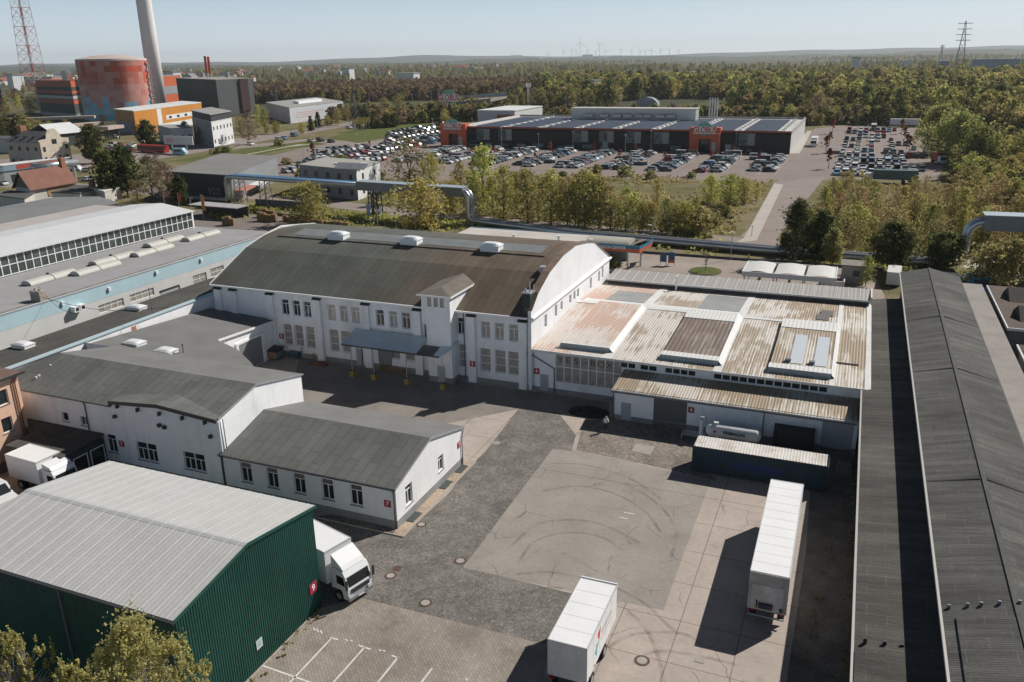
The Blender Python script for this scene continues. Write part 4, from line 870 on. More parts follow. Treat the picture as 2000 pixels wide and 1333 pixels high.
    arcs = [[(1010, 1103), (1040, 1062), (1080, 1045), (1130, 1041), (1180, 1052), (1215, 1075)], [(1000, 1065), (1050, 1025), (1110, 1016), (1165, 1022), (1210, 1040), (1250, 1062)],
            [(1008, 1122), (1070, 1118), (1130, 1128), (1200, 1148), (1260, 1180), (1300, 1218), (1325, 1240)], [(1180, 1270), (1230, 1242), (1290, 1235), (1340, 1240), (1370, 1260)], [(1200, 1172), (1250, 1215), (1275, 1255), (1290, 1300), (1295, 1333)],
            [(1235, 1300), (1260, 1280), (1300, 1272), (1380, 1285), (1440, 1300)], [(990, 1175), (1060, 1150), (1100, 1150)], [(1080, 905), (1150, 910), (1230, 935), (1290, 975)], [(1060, 960), (1130, 950), (1200, 965), (1260, 1000), (1290, 1040)], [(1170, 935), (1230, 950), (1290, 990), (1320, 1040), (1310, 1090)]]
    for A in arcs:
        P = [Vector((*G(a, c), 0)) for a, c in A]; Q = []
        for i in range(len(P)-1):
            p0, p1, p2, p3 = P[max(i-1, 0)], P[i], P[i+1], P[min(i+2, len(P)-1)]
            for k in range(8):
                s_ = k/8; Q.append(.5*((2*p1)+(p2-p0)*s_+(2*p0-5*p1+4*p2-p3)*s_*s_+(3*p1-p0-3*p2+p3)*s_**3))
        Q.append(P[-1])
        for i in range(len(Q)-1):
            d = (Q[i+1]-Q[i]).normalized(); n_ = Vector((-d.y, d.x, 0))*.14; d2 = (Q[min(i+2, len(Q)-1)]-Q[i+1]); d2 = d2.normalized() if d2.length > 1e-6 else d; n2 = Vector((-d2.y, d2.x, 0))*.14
            z = Vector((0, 0, .0155)); mb.quad(Q[i]+n_+z, Q[i+1]+n2+z, Q[i+1]-n2+z, Q[i]-n_+z)
    o = mb.build('tyre_marks', m); tag(o, kind='structure')
    # manholes
    rust = flat('rusty_iron', (.095, .058, .044), .8); pale = M('concrete', (.34, .31, .285))
    for px, py, r_, lb in ((823, 1025, .42, 'round manhole cover on the cobbles near the white wing corner'), (899, 1096, .48, 'round manhole cover at the left edge of the asphalt patch'), (763, 1125, .45, 'manhole cover with square rust stain in front of the truck'), (831, 1178, .48, 'round manhole cover where the cobbles meet the block paving'), (969, 866, .42, 'pale round manhole cover beside the white wing at concrete edge'), (1254, 1291, .5, 'cast iron manhole cover with slots on the cracked concrete')):
        x_, y_ = G(px, py); h = thing('manhole', lb, 'manhole cover', (x_, y_, 0), 0, 'manhole covers in the yard')
        MB().cyl(x_, y_, .012, .03, r_, n=24).build('ring', rust if px != 969 else pale, h); MB().cyl(x_, y_, .03, .034, r_*.68, n=20).build('lid', pale, h)
    x_, y_ = G(776, 1111); o = MB().box(x_-.3, x_+.3, y_-.3, y_+.3, .012, .03).build('drain_cover', rust); tag(o, 'small square rusty drain cover on the cobbles behind a manhole', 'drain cover')
    x_, y_ = G(1366, 1291); o = MB().box(x_-.3, x_+.3, y_-.2, y_+.2, .01, .03).build('utility_cover', pale); tag(o, 'small square pale utility cover in cracked concrete near the trailer shadow', 'drain cover')
yard()
# ------------------------------------------------------------------ vehicles and things in the yard
TRW = M('trailer_white', (.76, .77, .78), .45, .03, .5)
def wheel(parent, x, y, r=.5, wd=.3, name='wheel'):
    """axle along x, vehicle-local"""
    o = MB().tube([(x-wd/2, y, r), (x+wd/2, y, r)], r, 20).build(name, RUBBER, parent, local=True, smooth=False)
    MB().tube([(x-wd/2-.01, y, r), (x+wd/2+.01, y, r)], r*.55, 14).build('rim', GALV, o, local=True); return o
def box_trailer(name, label, loc, rz, L, Wd, z0, z1, group=None, swap=False):
    t = thing(name, label, 'trailer', loc, rz, group); w = Wd/2
    # local: y from 0 (near end) to L
    b = MB().box(-w, w, 0, L, z0, z1); b.build('box_body', TRW, t, local=True)
    f = MB(); e = .06
    for x in (-w-.015, w-.045): f.box(x, x+e, .0, L, z1-.08, z1+.02)
    f.box(-w, w, -.02, .05, z1-.1, z1+.021); f.box(-w, w, L-.05, L+.02, z1-.1, z1+.021)
    f.build('roof_rail', flat('aluminium_rail', (.6, .61, .62), .4, .3), t, local=True)
    MB().box(-w*.75, w*.75, .15, L-.1, z0-.28, z0-.001).build('chassis', DARKM, t, local=True)
    sm = flat('panel_joint', (.5, .51, .52), .5); g = MB()
    n = int(L/1.22)
    for i in range(1, n):
        y = L*i/n; g.box(-w-.004, -w-.001, y-.012, y+.012, z0+.1, z1-.1).box(w+.001, w+.004, y-.012, y+.012, z0+.1, z1-.1).box(-w+.06, w-.06, y-.015, y+.015, z1+.001, z1+.005)
    g.build('panel_joints', sm, t, local=True)
    for s in (-1, 1):
        MB().box(s*(w-.35)-.22, s*(w-.35)+.22, .35, .38, .25, z0-.29).build('mudflap', RUBBER, t, local=True)
        MB().box(s*(w-.25)-.16, s*(w-.25)+.16, -.04, .1, z0-.26, z0-.08).build('tail_light', flat('tail_lamp', (.3, .01, .01), .3), t, local=True)
    MB().box(-w+.1, w-.1, -.02, .06, .5, .62).build('underride_bar', GALV, t, local=True)
    return t
def yard_vehicles():
    # semi-trailer seen from its rear/front end
    p0 = Vector((*G(1464, 1112, 4.0), 0)); p1 = Vector((*G(1545, 1132, 4.0), 0)); q = Vector((*G(1504, 940, 4.0), 0)); q1 = Vector((*G(1571, 948, 4.0), 0))
    m0 = (p0+p1)/2; m1 = (q+q1)/2; d = m1-m0; rz = math.atan2(-d.x, d.y)
    t = box_trailer('semi_trailer', 'long white box semi-trailer parked alone with grey frame end facing the camera', m0, rz, 13.6, 2.55, 1.15, 4.0)
    GRY = M('grimy_grey_end', (.42, .4, .38), .6, .15, 1.2, dirt=(.25, .2, .17))
    MB().box(-1.29, 1.29, -.1, -.021, 1.1, 3.98).build('end_wall', GRY, t, local=True)
    MB().box(-1.05, 1.0, -.13, -.101, 1.15, 3.1).build('end_panel', M('dirty_white_panel', (.55, .54, .52), .6, .12, 1, dirt=(.35, .25, .2)), t, local=True)
    MB().box(-.55, .35, -.3, -.131, 1.35, 1.75).build('coupling_board', DARKM, t, local=True)
    for x, c in ((-.45, (.3, .02, .02)), (-.2, (.02, .06, .25)), (0, (.02, .06, .25)), (.2, (.3, .2, .02))): MB().tube([(x, -.31, 1.62), (x, -.36, 1.62)], .07, 8).build('coupling', flat('coupling_%d' % int(c[0]*100+c[2]*10), c), t, local=True)
    MB().tube([(-.7, -.16, 1.9), (-.66, -.2, 1.5), (-.7, -.16, 1.3)], .05, 6).build('hose', DARKM, t, local=True)
    MB().box(.8, 1.02, -.2, -.131, 1.25, 1.55).build('lamp', DARKM, t, local=True)
    for s in (-1, 1): MB().box(s*.9-.08, s*.9+.08, 2.5, 2.7, 0, 1.0).build('landing_leg', GALV, t, local=True)
    for y_ in (9.0, 10.3, 11.6):
        for s in (-1, 1): wheel(t, s*1.08, y_, .5, .34)
    for s in (-1, 1): MB().box(s*1.2-.02, s*1.2+.02, 3.3, 8.2, .5, .95).build('side_guard', GALV, t, local=True)
    # short box trailer at the bottom
    p0 = Vector((*G(1072, 1249, 3.75), 0)); p1 = Vector((*G(1145, 1268, 3.75), 0)); q = Vector((*G(1136, 1128, 3.75), 0)); q1 = Vector((*G(1204, 1144, 3.75), 0))
    m0 = (p0+p1)/2; m1 = (q+q1)/2; d = m1-m0; rz = math.atan2(-d.x, d.y)
    L = d.length
    t = box_trailer('box_trailer', 'shorter white swap-body trailer with coloured arrow logo at the bottom of the yard', m0, rz, L, 2.5, 1.2, 3.75)
    MB().box(-1.25, 1.25, -.03, -.021, 1.2, 3.7).build('end_door', M('shaded_grey_door', (.5, .51, .52), .5), t, local=True)
    MB().box(-1.27, 1.27, L+.02, L+.12, 3.5, 3.82).build('roof_lip', TRW, t, local=True)
    lg = MB(); ox = 1.256
    for pts, mi in (([(2.2, 3.2), (2.9, 3.3), (2.6, 2.6), (2.35, 2.7)], 0), ([(1.6, 2.2), (2.3, 2.45), (2.0, 1.7)], 1), ([(1.75, 2.55), (2.6, 2.55), (2.2, 2.3)], 1)):
        lg.mi = mi; lg.quad(*[(ox, a, c) for a, c in pts])
    lg.build('arrow_logo', [flat('logo_red', (.6, .05, .02)), flat('logo_teal', (.02, .4, .45))], t, local=True)
    tx = MB()
    random.seed(4)
    for i in range(7): tx.box(ox, ox+.003, 3.1+i*.34, 3.28+i*.34, 2.55, 2.85)
    for i in range(10): tx.box(ox, ox+.003, 3.0+i*.24, 3.12+i*.24, 2.15, 2.28)
    tx.build('side_lettering', flat('grey_letters', (.4, .42, .44)), t, local=True)
    for y_ in (1.3, L-2.6):
        for s in (-1, 1): wheel(t, s*1.06, y_, .46, .28)
    for y_ in (.35, 1.5): MB().box(1.2, 1.26, y_, y_+.14, 1.25, 1.38).build('marker_lamp', DARKM, t, local=True)
    # container
    c = G(1353, 871, 2.6); e = G(1618, 911, 2.6); xa, xb = c[0], e[0]; ya = c[1]
    t = thing('shipping_container', 'dark blue shipping container with rusty white ribbed roof in front of the lean-to', 'container', (xa, ya, 0))
    cb = M('container_blue', (.022, .05, .072), .6, .2, .8, dirt=(.06, .05, .045)); H_ = 2.6; wd = 2.44
    mb = MB(); x = xa+.15; pr = []
    while x < xb-.15:
        for dx, dd in ((0, 0), (.07, 0), (.1, .035), (.17, .035), (.2, 0)): pr.append((x+dx, dd))
        x += .27
    pr = [p for p in pr if p[0] < xb-.15]+[(xb-.15, 0)]
    for (a, da), (b, db) in zip(pr, pr[1:]):
        mb.quad((a, ya+.03+da, .15), (b, ya+.03+db, .15), (b, ya+.03+db, H_-.1), (a, ya+.03+da, H_-.1)); mb.quad((b, ya+wd-.03, .15), (a, ya+wd-.03, .15), (a, ya+wd-.03, H_-.1), (b, ya+wd-.03, H_-.1))
    mb.box(xa+.03, xa+.06, ya+.1, ya+wd-.1, .15, H_-.1); mb.build('side_wall', cb, t)
    f = MB()
    for x_ in (xa, xb-.16):
        for y_ in (ya, ya+wd-.16): f.box(x_, x_+.16, y_, y_+.16, 0, H_)
    for y_ in (ya+.001, ya+wd-.101): f.box(xa+.16, xb-.16, y_, y_+.1, H_-.12, H_-.01).box(xa+.16, xb-.16, y_, y_+.1, .02, .18)
    f.build('corner_frame', M('container_frame', (.03, .05, .065), .6, .2, 2, dirt=(.15, .06, .03)), t)
    r = MB(); x = xa+.1; pr = []
    while x < xb-.1:
        for dx, dd in ((0, 0), (.1, 0), (.13, .03), (.2, .03), (.23, 0)): pr.append((x+dx, dd))
        x += .27
    pr = [p for p in pr if p[0] < xb-.08]
    for (a, da), (b, db) in zip(pr, pr[1:]): r.quad((a, ya+.02, H_+.0+da), (b, ya+.02, H_+db), (b, ya+wd-.02, H_+db), (a, ya+wd-.02, H_+da))
    r.build('roof', M('container_roof', (.6, .58, .56), .7, .1, .7, dirt=(.28, .17, .11)), t)
    d_ = MB().box(xb-.02, xb+.03, ya+.16, ya+wd/2-.02, .2, H_-.15).box(xb-.02, xb+.03, ya+wd/2+.02, ya+wd-.16, .2, H_-.15).build('door', cb, t)
    k = MB()
    for y_ in (.5, .95, 1.5, 1.95): k.tube([(xb+.06, ya+y_, .2), (xb+.06, ya+y_, H_-.15)], .025, 6)
    k.build('locking_bar', GALV, d_)
    MB().box(xa+3.6, xa+8.1, ya+.0, ya+.012, .95, 1.65).build('lettering_band', flat('deep_blue_band', (.012, .03, .12), .6), t)
    # gas tank
    (x0, y0), (x1, y1) = G(1383, 845, 1.5), G(1485, 860, 1.5); yc = 77.6
    x0, x1 = YP(1378, 843, yc)[0], YP(1487, 858, yc)[0]; zc = 1.3; r_ = .68
    t = thing('gas_tank', 'white horizontal gas tank with dark lettering standing behind the container', 'tank', (x0, yc, 0))
    pts = [(x0+r_*(1-math.cos(a)) if 0 else x0+.55*(1-math.sin(a)), r_*math.cos(a)) for a in (math.pi/2*.98, 1.2, .8, .4, 0)]
    P = [(x0+.5*(1-math.cos(R(a))), yc, zc) for a in (4, 25, 50, 75, 90)]; rr = [r_*math.sin(R(a)) for a in (4, 25, 50, 75, 90)]
    P += [(x1-.5*(1-math.cos(R(a))), yc, zc) for a in (90, 75, 50, 25, 4)]; rr += [r_*math.sin(R(a)) for a in (90, 75, 50, 25, 4)]
    MB().tube(P, rr, 28).build('shell', M('tank_white', (.72, .73, .72), .4, .04, 1), t, smooth=True)
    for x_ in (x0+1.3, x1-1.3): MB().box(x_-.12, x_+.12, yc-.6, yc+.6, 0, .9).build('saddle', FRAME, t)
    text('PRIMAGAS', .46, flat('navy_lettering', (.03, .03, .06)), ((x0+x1)/2+.15, yc-r_-.02, zc+.12), (R(82), 0, 0), t, 'lettering', bold=.012)
    MB().cyl((x0+x1)/2-1.75, yc-r_-.0, zc+.02, zc+.3, .12).build('round_mark', flat('crimson_sign', (.33, .025, .06)), t)
    MB().cyl(x0+1.0, yc, zc+.7, zc+.9, .25).build('valve_cover', FRAME, t)
    # cylinder post and frame next to it
    x_ = YP(1370, 835, 77.8)[0]; t = thing('gas_post', 'slim white upright gas vaporiser post left of the gas tank', 'post', (x_, 77.8, 0))
    MB().cyl(x_, 77.8, .2, 2.1, .22).build('body', TRW, t, smooth=False); MB().box(x_-.15, x_+.25, 77.65, 77.95, 2.1, 2.45).build('control_box', GALV, t); MB().box(x_-1.9, x_+.5, 77.2, 78.4, .42, .5).box(x_-1.9, x_-1.8, 77.2, 77.3, 0, .42).box(x_+.4, x_+.5, 77.2, 77.3, 0, .42).build('base_frame', GALV, t)
def cab_truck(name, label, loc, rz, boxL=6.2, boxH=3.75, group=None, fairing=True):
    """local: front at -y"""
    t = thing(name, label, 'truck', loc, rz, group); W = 1.25
    MB().box(-W, W, 2.15, 2.15+boxL, 1.05, boxH).build('cargo_box', TRW, t, local=True)
    MB().box(-W-.01, W+.01, 2.13, 2.2, boxH-.08, boxH+.02).box(-W-.01, -W+.05, 2.2, 2.15+boxL, boxH-.07, boxH+.02).box(W-.05, W+.01, 2.2, 2.15+boxL, boxH-.07, boxH+.02).build('box_trim', flat('aluminium_rail', (.6, .61, .62)), t, local=True)
    MB().box(-.5, .5, .3, 2.1+boxL, .65, 1.03).build('chassis', DARKM, t, local=True)
    prof = [(.12, .45), (.02, .9), (.0, 1.35), (.22, 2.25), (.45, 2.62), (1.75, 2.66), (1.8, .95), (1.5, .95), (1.35, 1.08), (.75, 1.08), (.6, .75), (.55, .45)]
    cabm = flat('cab_white', (.74, .76, .78), .25, 0, .5)
    MB().prism(prof, 'x', -1.12, 1.12).build('cab', cabm, t, local=True)
    g = flat('windscreen', (.015, .02, .022), .06, 0, .6)
    MB().quad((-1.02, -.012+.03, 1.42), (1.02, -.012+.03, 1.42), (.98, .2, 2.22), (-.98, .2, 2.22)).build('windscreen', g, t, local=True)
    MB().quad((-1.02, .245-.035, 2.24), (1.02, .21, 2.24), (1.0, .15, 2.3), (-1.0, .15, 2.3)).build('sun_visor', DARKM, t, local=True)
    for s in (-1, 1):
        q = [(s*1.125, .3, 1.5), (s*1.125, 1.2, 1.5), (s*1.125, 1.2, 2.2), (s*1.125, .42, 2.2)]
        MB().quad(*(q if s > 0 else q[::-1])).build('side_window', g, t, local=True)
        MB().box(s*1.25-.08, s*1.25+.08, -.1, .0, 1.45, 2.2).build('mirror', DARKM, t, local=True)
        MB().box(s*.9-.18, s*.9+.18, -.03+.0, .05, .62, .85).build('headlight', flat('lamp_glass', (.6, .62, .64), .1), t, local=True)
        wheel(t, s*1.0, 1.05, .46, .3); wheel(t, s*.98, 2.15+boxL*.68, .46, .5)
    MB().box(-.85, .85, -.035, .03, .95, 1.28).build('grille', DARKM, t, local=True)
    MB().box(-1.13, 1.13, -.06, .08, .4, .6).build('bumper', flat('bumper_grey', (.2, .21, .22), .6), t, local=True)
    MB().box(-.26, .26, -.075, -.061, .43, .55).build('number_plate', TXTW, t, local=True)
    if fairing:
        f = MB(); f.prism([(.5, 2.67), (.75, 2.95), (1.75, boxH-.12), (1.8, 2.67)], 'x', -1.02, 1.02); f.build('wind_deflector', cabm, t, local=True)
    return t
def yard_people():
    # truck beside green hall: front lower right
    a = Vector((*G(690, 1160, .3), 0)); 
    cab_truck('box_truck', 'white box truck with roof deflector nosing out from behind the green hall', (-30.0, 42.55, 0), R(74), 6.0, 3.7)
    cab_truck('box_truck', 'white box truck parked between the peach building and the white workshop', (-63.2, 46.3, 0), R(90-3), 4.3, 3.3, fairing=True)
    # light van at the left edge
    t = thing('delivery_van', 'pale van cut off by the left edge behind the grey hall roof', 'van', (*G(18, 985, .6), 0), R(80))
    pr = [(0, .35), (0, .95), (.9, 1.15), (1.7, 1.95), (4.9, 2.0), (4.95, .35)]
    MB().prism(pr, 'x', -.95, .95).build('body', flat('van_silver', (.6, .61, .62), .3), t, local=True)
    MB().quad((-.8, .93, 1.22), (.8, .93, 1.22), (.75, 1.6, 1.9), (-.75, 1.6, 1.9)).build('windscreen', GLASS, t, local=True)
    for s in (-1, 1):
        MB().quad((s*.955, 1.3, 1.25), (s*.955, 2.3, 1.25), (s*.955, 2.3, 1.8), (s*.955, 1.75, 1.8)).build('side_window', GLASS, t, local=True)
        wheel(t, s*.85, .9, .33, .2); wheel(t, s*.85, 4.0, .33, .2)
    # person with a phone
    skin = flat('skin', (.45, .28, .2), .6); px, py = G(1183, 843)
    t = thing('person', 'person in white top and dark trousers looking at a phone in the yard shade', 'person', (px, py, 0), R(35))
    def figure(parent):
        vs = [(0,0,.93), (0,0,1.15), (0,-.02,1.38), (0,-.05,1.5), (0,-.1,1.63), (.2,0,1.4), (.27,-.08,1.13), (.1,-.3,1.2), (-.2,0,1.4), (-.27,-.08,1.13), (-.08,-.32,1.2), (.1,0,.9), (.12,-.03,.5), (.12,.02,.08), (.13,-.16,.03), (-.1,0,.9), (-.12,.05,.5), (-.13,.1,.08), (-.14,-.06,.03)]
        es = [(0,1), (1,2), (2,3), (3,4), (2,5), (5,6), (6,7), (2,8), (8,9), (9,10), (0,11), (11,12), (12,13), (13,14), (0,15), (15,16), (16,17), (17,18)]
        rs = [.15, .15, .16, .06, .1, .075, .055, .04, .075, .055, .04, .1, .07, .045, .04, .1, .07, .045, .04]
        me = bpy.data.meshes.new('body'); me.from_pydata(vs, es, []); o = bpy.data.objects.new('body', me); COL.objects.link(o)
        mod = o.modifiers.new('s', 'SKIN'); sv = me.skin_vertices[0].data
        for i, r_ in enumerate(rs): sv[i].radius = (r_, r_*.85)
        sv[0].use_root = True; o.modifiers.new('sub', 'SUBSURF').levels = 2; bpy.context.view_layer.update()
        m2 = bpy.data.meshes.new_from_object(o.evaluated_get(bpy.context.evaluated_depsgraph_get())); bpy.data.objects.remove(o)
        m2.name = 'body'; 
        for m_ in (skin, flat('white_top', (.7, .7, .72), .8), flat('dark_trousers', (.02, .022, .03), .8), flat('pale_shoes', (.5, .5, .5), .7)): m2.materials.append(m_)
        for p in m2.polygons:
            z = p.center.z; p.material_index = 3 if z < .1 else 2 if z < .98 else 1 if (z < 1.47 and not (p.center.y < -.25)) else 0
        b = bpy.data.objects.new('body', m2); COL.objects.link(b); b.parent = parent
        h = MB(); n = 10
        for i in range(6):
            for j in range(n):
                def S(u, v): th = u/6*math.pi*.62; ph = v/n*2*math.pi; return (.1*math.sin(th)*math.cos(ph), -.085+.115*math.sin(th)*math.sin(ph), 1.65+.115*math.cos(th))
                h.quad(S(i+1, j), S(i+1, j+1), S(i, j+1), S(i, j))
        h.build('hair', flat('pale_cap', (.5, .48, .46), .8), parent, local=True)
        MB().box(-.03, .06, -.4, -.385, 1.2, 1.33).build('phone', DARKM, parent, local=True)
    figure(t)
yard_vehicles(); yard_people()
def pallet_mesh(n=1):
    b = MB()
    for k in range(n):
        z = k*.15
        for i in range(5): b.box(-.6, .6, -.4+i*.175, -.4+i*.175+.1, z+.122, z+.144)
        for x in (-.55, 0, .55): b.box(x-.05, x+.05, -.4, .4, z+.022, z+.12)
        for i in (0, .35, .7): b.box(-.6, .6, -.4+i, -.4+i+.1, z, z+.02)
    return b
def yard_clutter():
    t = thing('skip_container', 'grey waste skip with black lid and red white label beside the hall', 'skip', (*G(533, 702), 0))
    x, y = G(533, 700); s = MB(); s.prism([(x-1.1, .2), (x+1.1, .2), (x+1.35, 1.2), (x-1.35, 1.2)], 'y', y-.7, y+.7); s.build('bin', M('grey_steel_bin', (.17, .18, .19), .6), t)
    MB().slab([(x-1.4, y-.75, 1.3), (x+1.4, y-.75, 1.3), (x+1.4, y+.75, 1.6), (x-1.4, y+.75, 1.6)], .12).build('lid', flat('black_lid', (.02, .02, .022), .5), t)
    MB().box(x+.2, x+.75, y-.73, y-.71, .45, 1.05).build('label_plate', flat('red_label', (.5, .1, .06)), t)
    for dx in (-.9, .9): MB().box(x+dx-.1, x+dx+.1, y-.6, y+.6, 0, .2).build('skid', DARKM, t)
    n = 0
    for px, py, k, rz, lb in ((600, 697, 9, .1, 'tall stack of wooden pallets against the hall wall'), (620, 700, 5, .5, 'low stack of wooden pallets beside the taller stack'), (636, 703, 4, .2, 'small crate-high stack of reddish pallets by pilaster'), (752, 724, 4, 0, 'left stack of pallets under the loading canopy'), (766, 726, 3, .1, 'middle stack of pallets under the loading canopy'), (781, 728, 3, 0, 'right stack of pallets under the loading canopy')):
        x, y = G(px, py); m_ = pallet_mesh(k).mesh('pallet_stack', TIMBER); o = link('pallet_stack', m_, None, (x, y, .01), (0, 0, rz)); tag(o, lb, 'pallet stack', 'pallet stacks in the courtyard')
    x, y = G(577, 698); t = thing('crate', 'blue crate standing at hall wall beside the pallets', 'crate', (x, y, 0)); MB().box(x-.8, x+.8, y-.5, y+.5, .1, .75).build('box', flat('blue_crate', (.03, .09, .12), .6), t); MB().box(x-.82, x+.82, y-.52, y+.52, .75, .82).build('rim', flat('blue_rim', (.04, .12, .16)), t)
    x, y = G(1183-18, 798)
    # heaps: lumpy mounds
    def heap(px, py, rx, ry, h, m_, lb, cat):
        x, y = G(px, py); b = MB(); n = 16; rng = random.Random(px)
        hh = [[0]*(n+1) for _ in range(n+1)]
        for i in range(n+1):
            for j in range(n+1):
                u, v = i/n*2-1, j/n*2-1; d = math.hypot(u, v); hh[i][j] = max(0, (1-d))**.8*h*rng.uniform(.6, 1.2) if d < 1 else 0
        for i in range(n):
            for j in range(n):
                P = lambda a, c: (x+(a/n*2-1)*rx, y+(c/n*2-1)*ry, .02+hh[a][c])
                if max(hh[i][j], hh[i+1][j], hh[i+1][j+1], hh[i][j+1]) > 0: b.quad(P(i, j), P(i+1, j), P(i+1, j+1), P(i, j+1))
        return tag(b.build('heap', m_), lb, cat)
    heap(1150, 806, 2.2, 1.5, .7, M('brush_dark', (.03, .028, .022), .95, .4, 3), 'dark heap of cut branches beside the person', 'heap')
    heap(622, 712, 1.5, .7, .4, M('brick_rubble', (.2, .09, .06), .95, .3, 3), 'low reddish heap of rubble on the courtyard floor', 'heap')
    x, y = G(1648, 925); o = MB().prism([(x-.7, 0), (x+.7, 0), (x+.55, 1.0), (x-.5, 1.0)], 'y', y-.5, y+.5).build('bulk_bag', M('grey_bag', (.2, .2, .19), .9, .2, 3)); tag(o, 'grey bulk bag lying in the shade behind the container end', 'bag')
yard_clutter()
def small_things():
    rng = random.Random(9)
    x, y = G(945, 742); t = thing('metal_rack', 'small grey metal rack standing at the hall wall under the windows', 'rack', (x, y, 0)); f = MB()
    for a in (-.6, .6): f.box(x+a-.04, x+a+.04, y-.3, y-.22, 0, 1.1).box(x+a-.04, x+a+.04, y+.22, y+.3, 0, 1.1)
    f.build('frame', GALV, t); MB().box(x-.65, x+.65, y-.3, y+.3, .55, .6).build('shelf', GALV, t)
    # cables over the strip building
    for (a, b, lb) in (((300/4, 333+985/4, 9.2), (330, 600, 9.6), 'long thin cable sagging from the sooty chimney to the roof pole'), ((75, 560, 8.6), (150, 612, 6.9), 'short cable from the chimney down to the strip roof')):
        A = Vector((*G(a[0], a[1], a[2]), a[2])); B = Vector((*G(b[0], b[1], b[2]), b[2])); P = []
        for k in range(13): s = k/12; p = A.lerp(B, s); p.z -= 1.1*math.sin(math.pi*s); P.append(p)
        o = MB().tube(P, .03, 4).build('cable', DARKM); tag(o, lb, 'cable')
    # sparse weeds along the foot of the walls
    V = []; T = []; r2 = np.random.default_rng(3)
    for (x0, y0, x1, y1, n) in ((2.6, 30, 2.6, 78, 150), (-31.7, 28, -32, 41, 26), (-.5, 40, 2, 70, 40), (-60, 51.4, -51, 51.4, 20), (-22, 79.2, -33, 83.8, 30)):
        for _ in range(n):
            s = r2.random(); cx, cy_ = x0+(x1-x0)*s+r2.normal()*.2, y0+(y1-y0)*s+r2.normal()*.3
            for k in range(5):
                a = r2.normal(size=3)*.04; b = r2.normal(size=3)*.035; c = np.array([cx, cy_, .04+r2.random()*.1])+r2.normal(size=3)*(.06, .06, 0); V += [c-a-b, c+a-b, c+a+b, c-a+b]; T += [[s, s, s, 1]]*4
    globals()['WEEDS'] = (np.array(V), np.array(T))
small_things()
# ------------------------------------------------------------------ peach building at the left edge
def peach():
    xc, yc = G(35, 925, 0); xc, yc = -73.0, 47.6
    t = thing('peach_building', 'peach rendered building with red-brown tiled roof cut off by the left edge', 'building', (xc, yc, 0))
    x0 = xc-14; y0 = yc-0.0; y1 = yc+9
    z1 = 9.0
    # visible face: facing +x (in sun) from the corner; and facing camera
    w = []
    for px, py in ((5, 776), (15, 830), (27, 878)): 
        pass
    xr = xc; ya, yb = 38.0, 50.5
    ws = [(XP(6, 777, xr)[0], XP(6, 777, xr)[1], 1.1, 1.5, 'S'), (XP(15, 830, xr)[0], XP(15, 830, xr)[1], 1.1, 1.5, 'S'), (XP(27, 878, xr)[0], XP(27, 878, xr)[1], 1.1, 1.5, 'S')]
    b = MB(); PE = M('peach_render', (.68, .45, .33), .85, .04, .3)
    b.wall('r', xr, ya, yb, 1.0, z1, holes(ws)); b.wall('b', yb, x0, xr, 0, z1); b.wall('f', ya, x0, xr, 0, z1); b.build('wall', PE, t); put(t, 'r', xr, ws)
    MB().box(x0, xr+.03, ya, yb+.03, 0, 1.0).build('plinth', M('brown_plinth', (.22, .16, .13)), t)
    rf = M('red_brown_tiles', (.13, .085, .075), .85, .15, 1)
    r = MB(); r.slab([(x0, ya-.5, z1+.1), (xr+.4, ya-.5, z1+.1), (xr-3.5, (ya+yb)/2, z1+2.4), (x0, (ya+yb)/2, z1+2.4)], .15); r.slab([(xr+.4, ya-.5, z1+.1), (xr+.4, yb+.4, z1+.1), (xr-3.5, (ya+yb)/2, z1+2.4)], .15); r.slab([(xr+.4, yb+.4, z1+.1), (x0, yb+.4, z1+.1), (x0, (ya+yb)/2, z1+2.4), (xr-3.5, (ya+yb)/2, z1+2.4)], .15)
    r.build('roof', rf, t); MB().box(xr+.41, xr+.55, ya-.5, yb+.5, z1-.08, z1+.1).build('gutter', DARKM, t)
    for d in (.35, .6): downpipe(t, [(xr+.45, yb-d, z1-.05), (xr+.1, yb-d-.1, z1-.6), (xr+.1, yb-d-.1, 0)], .06, flat('copper_pipe', (.3, .14, .08), .5))
peach()
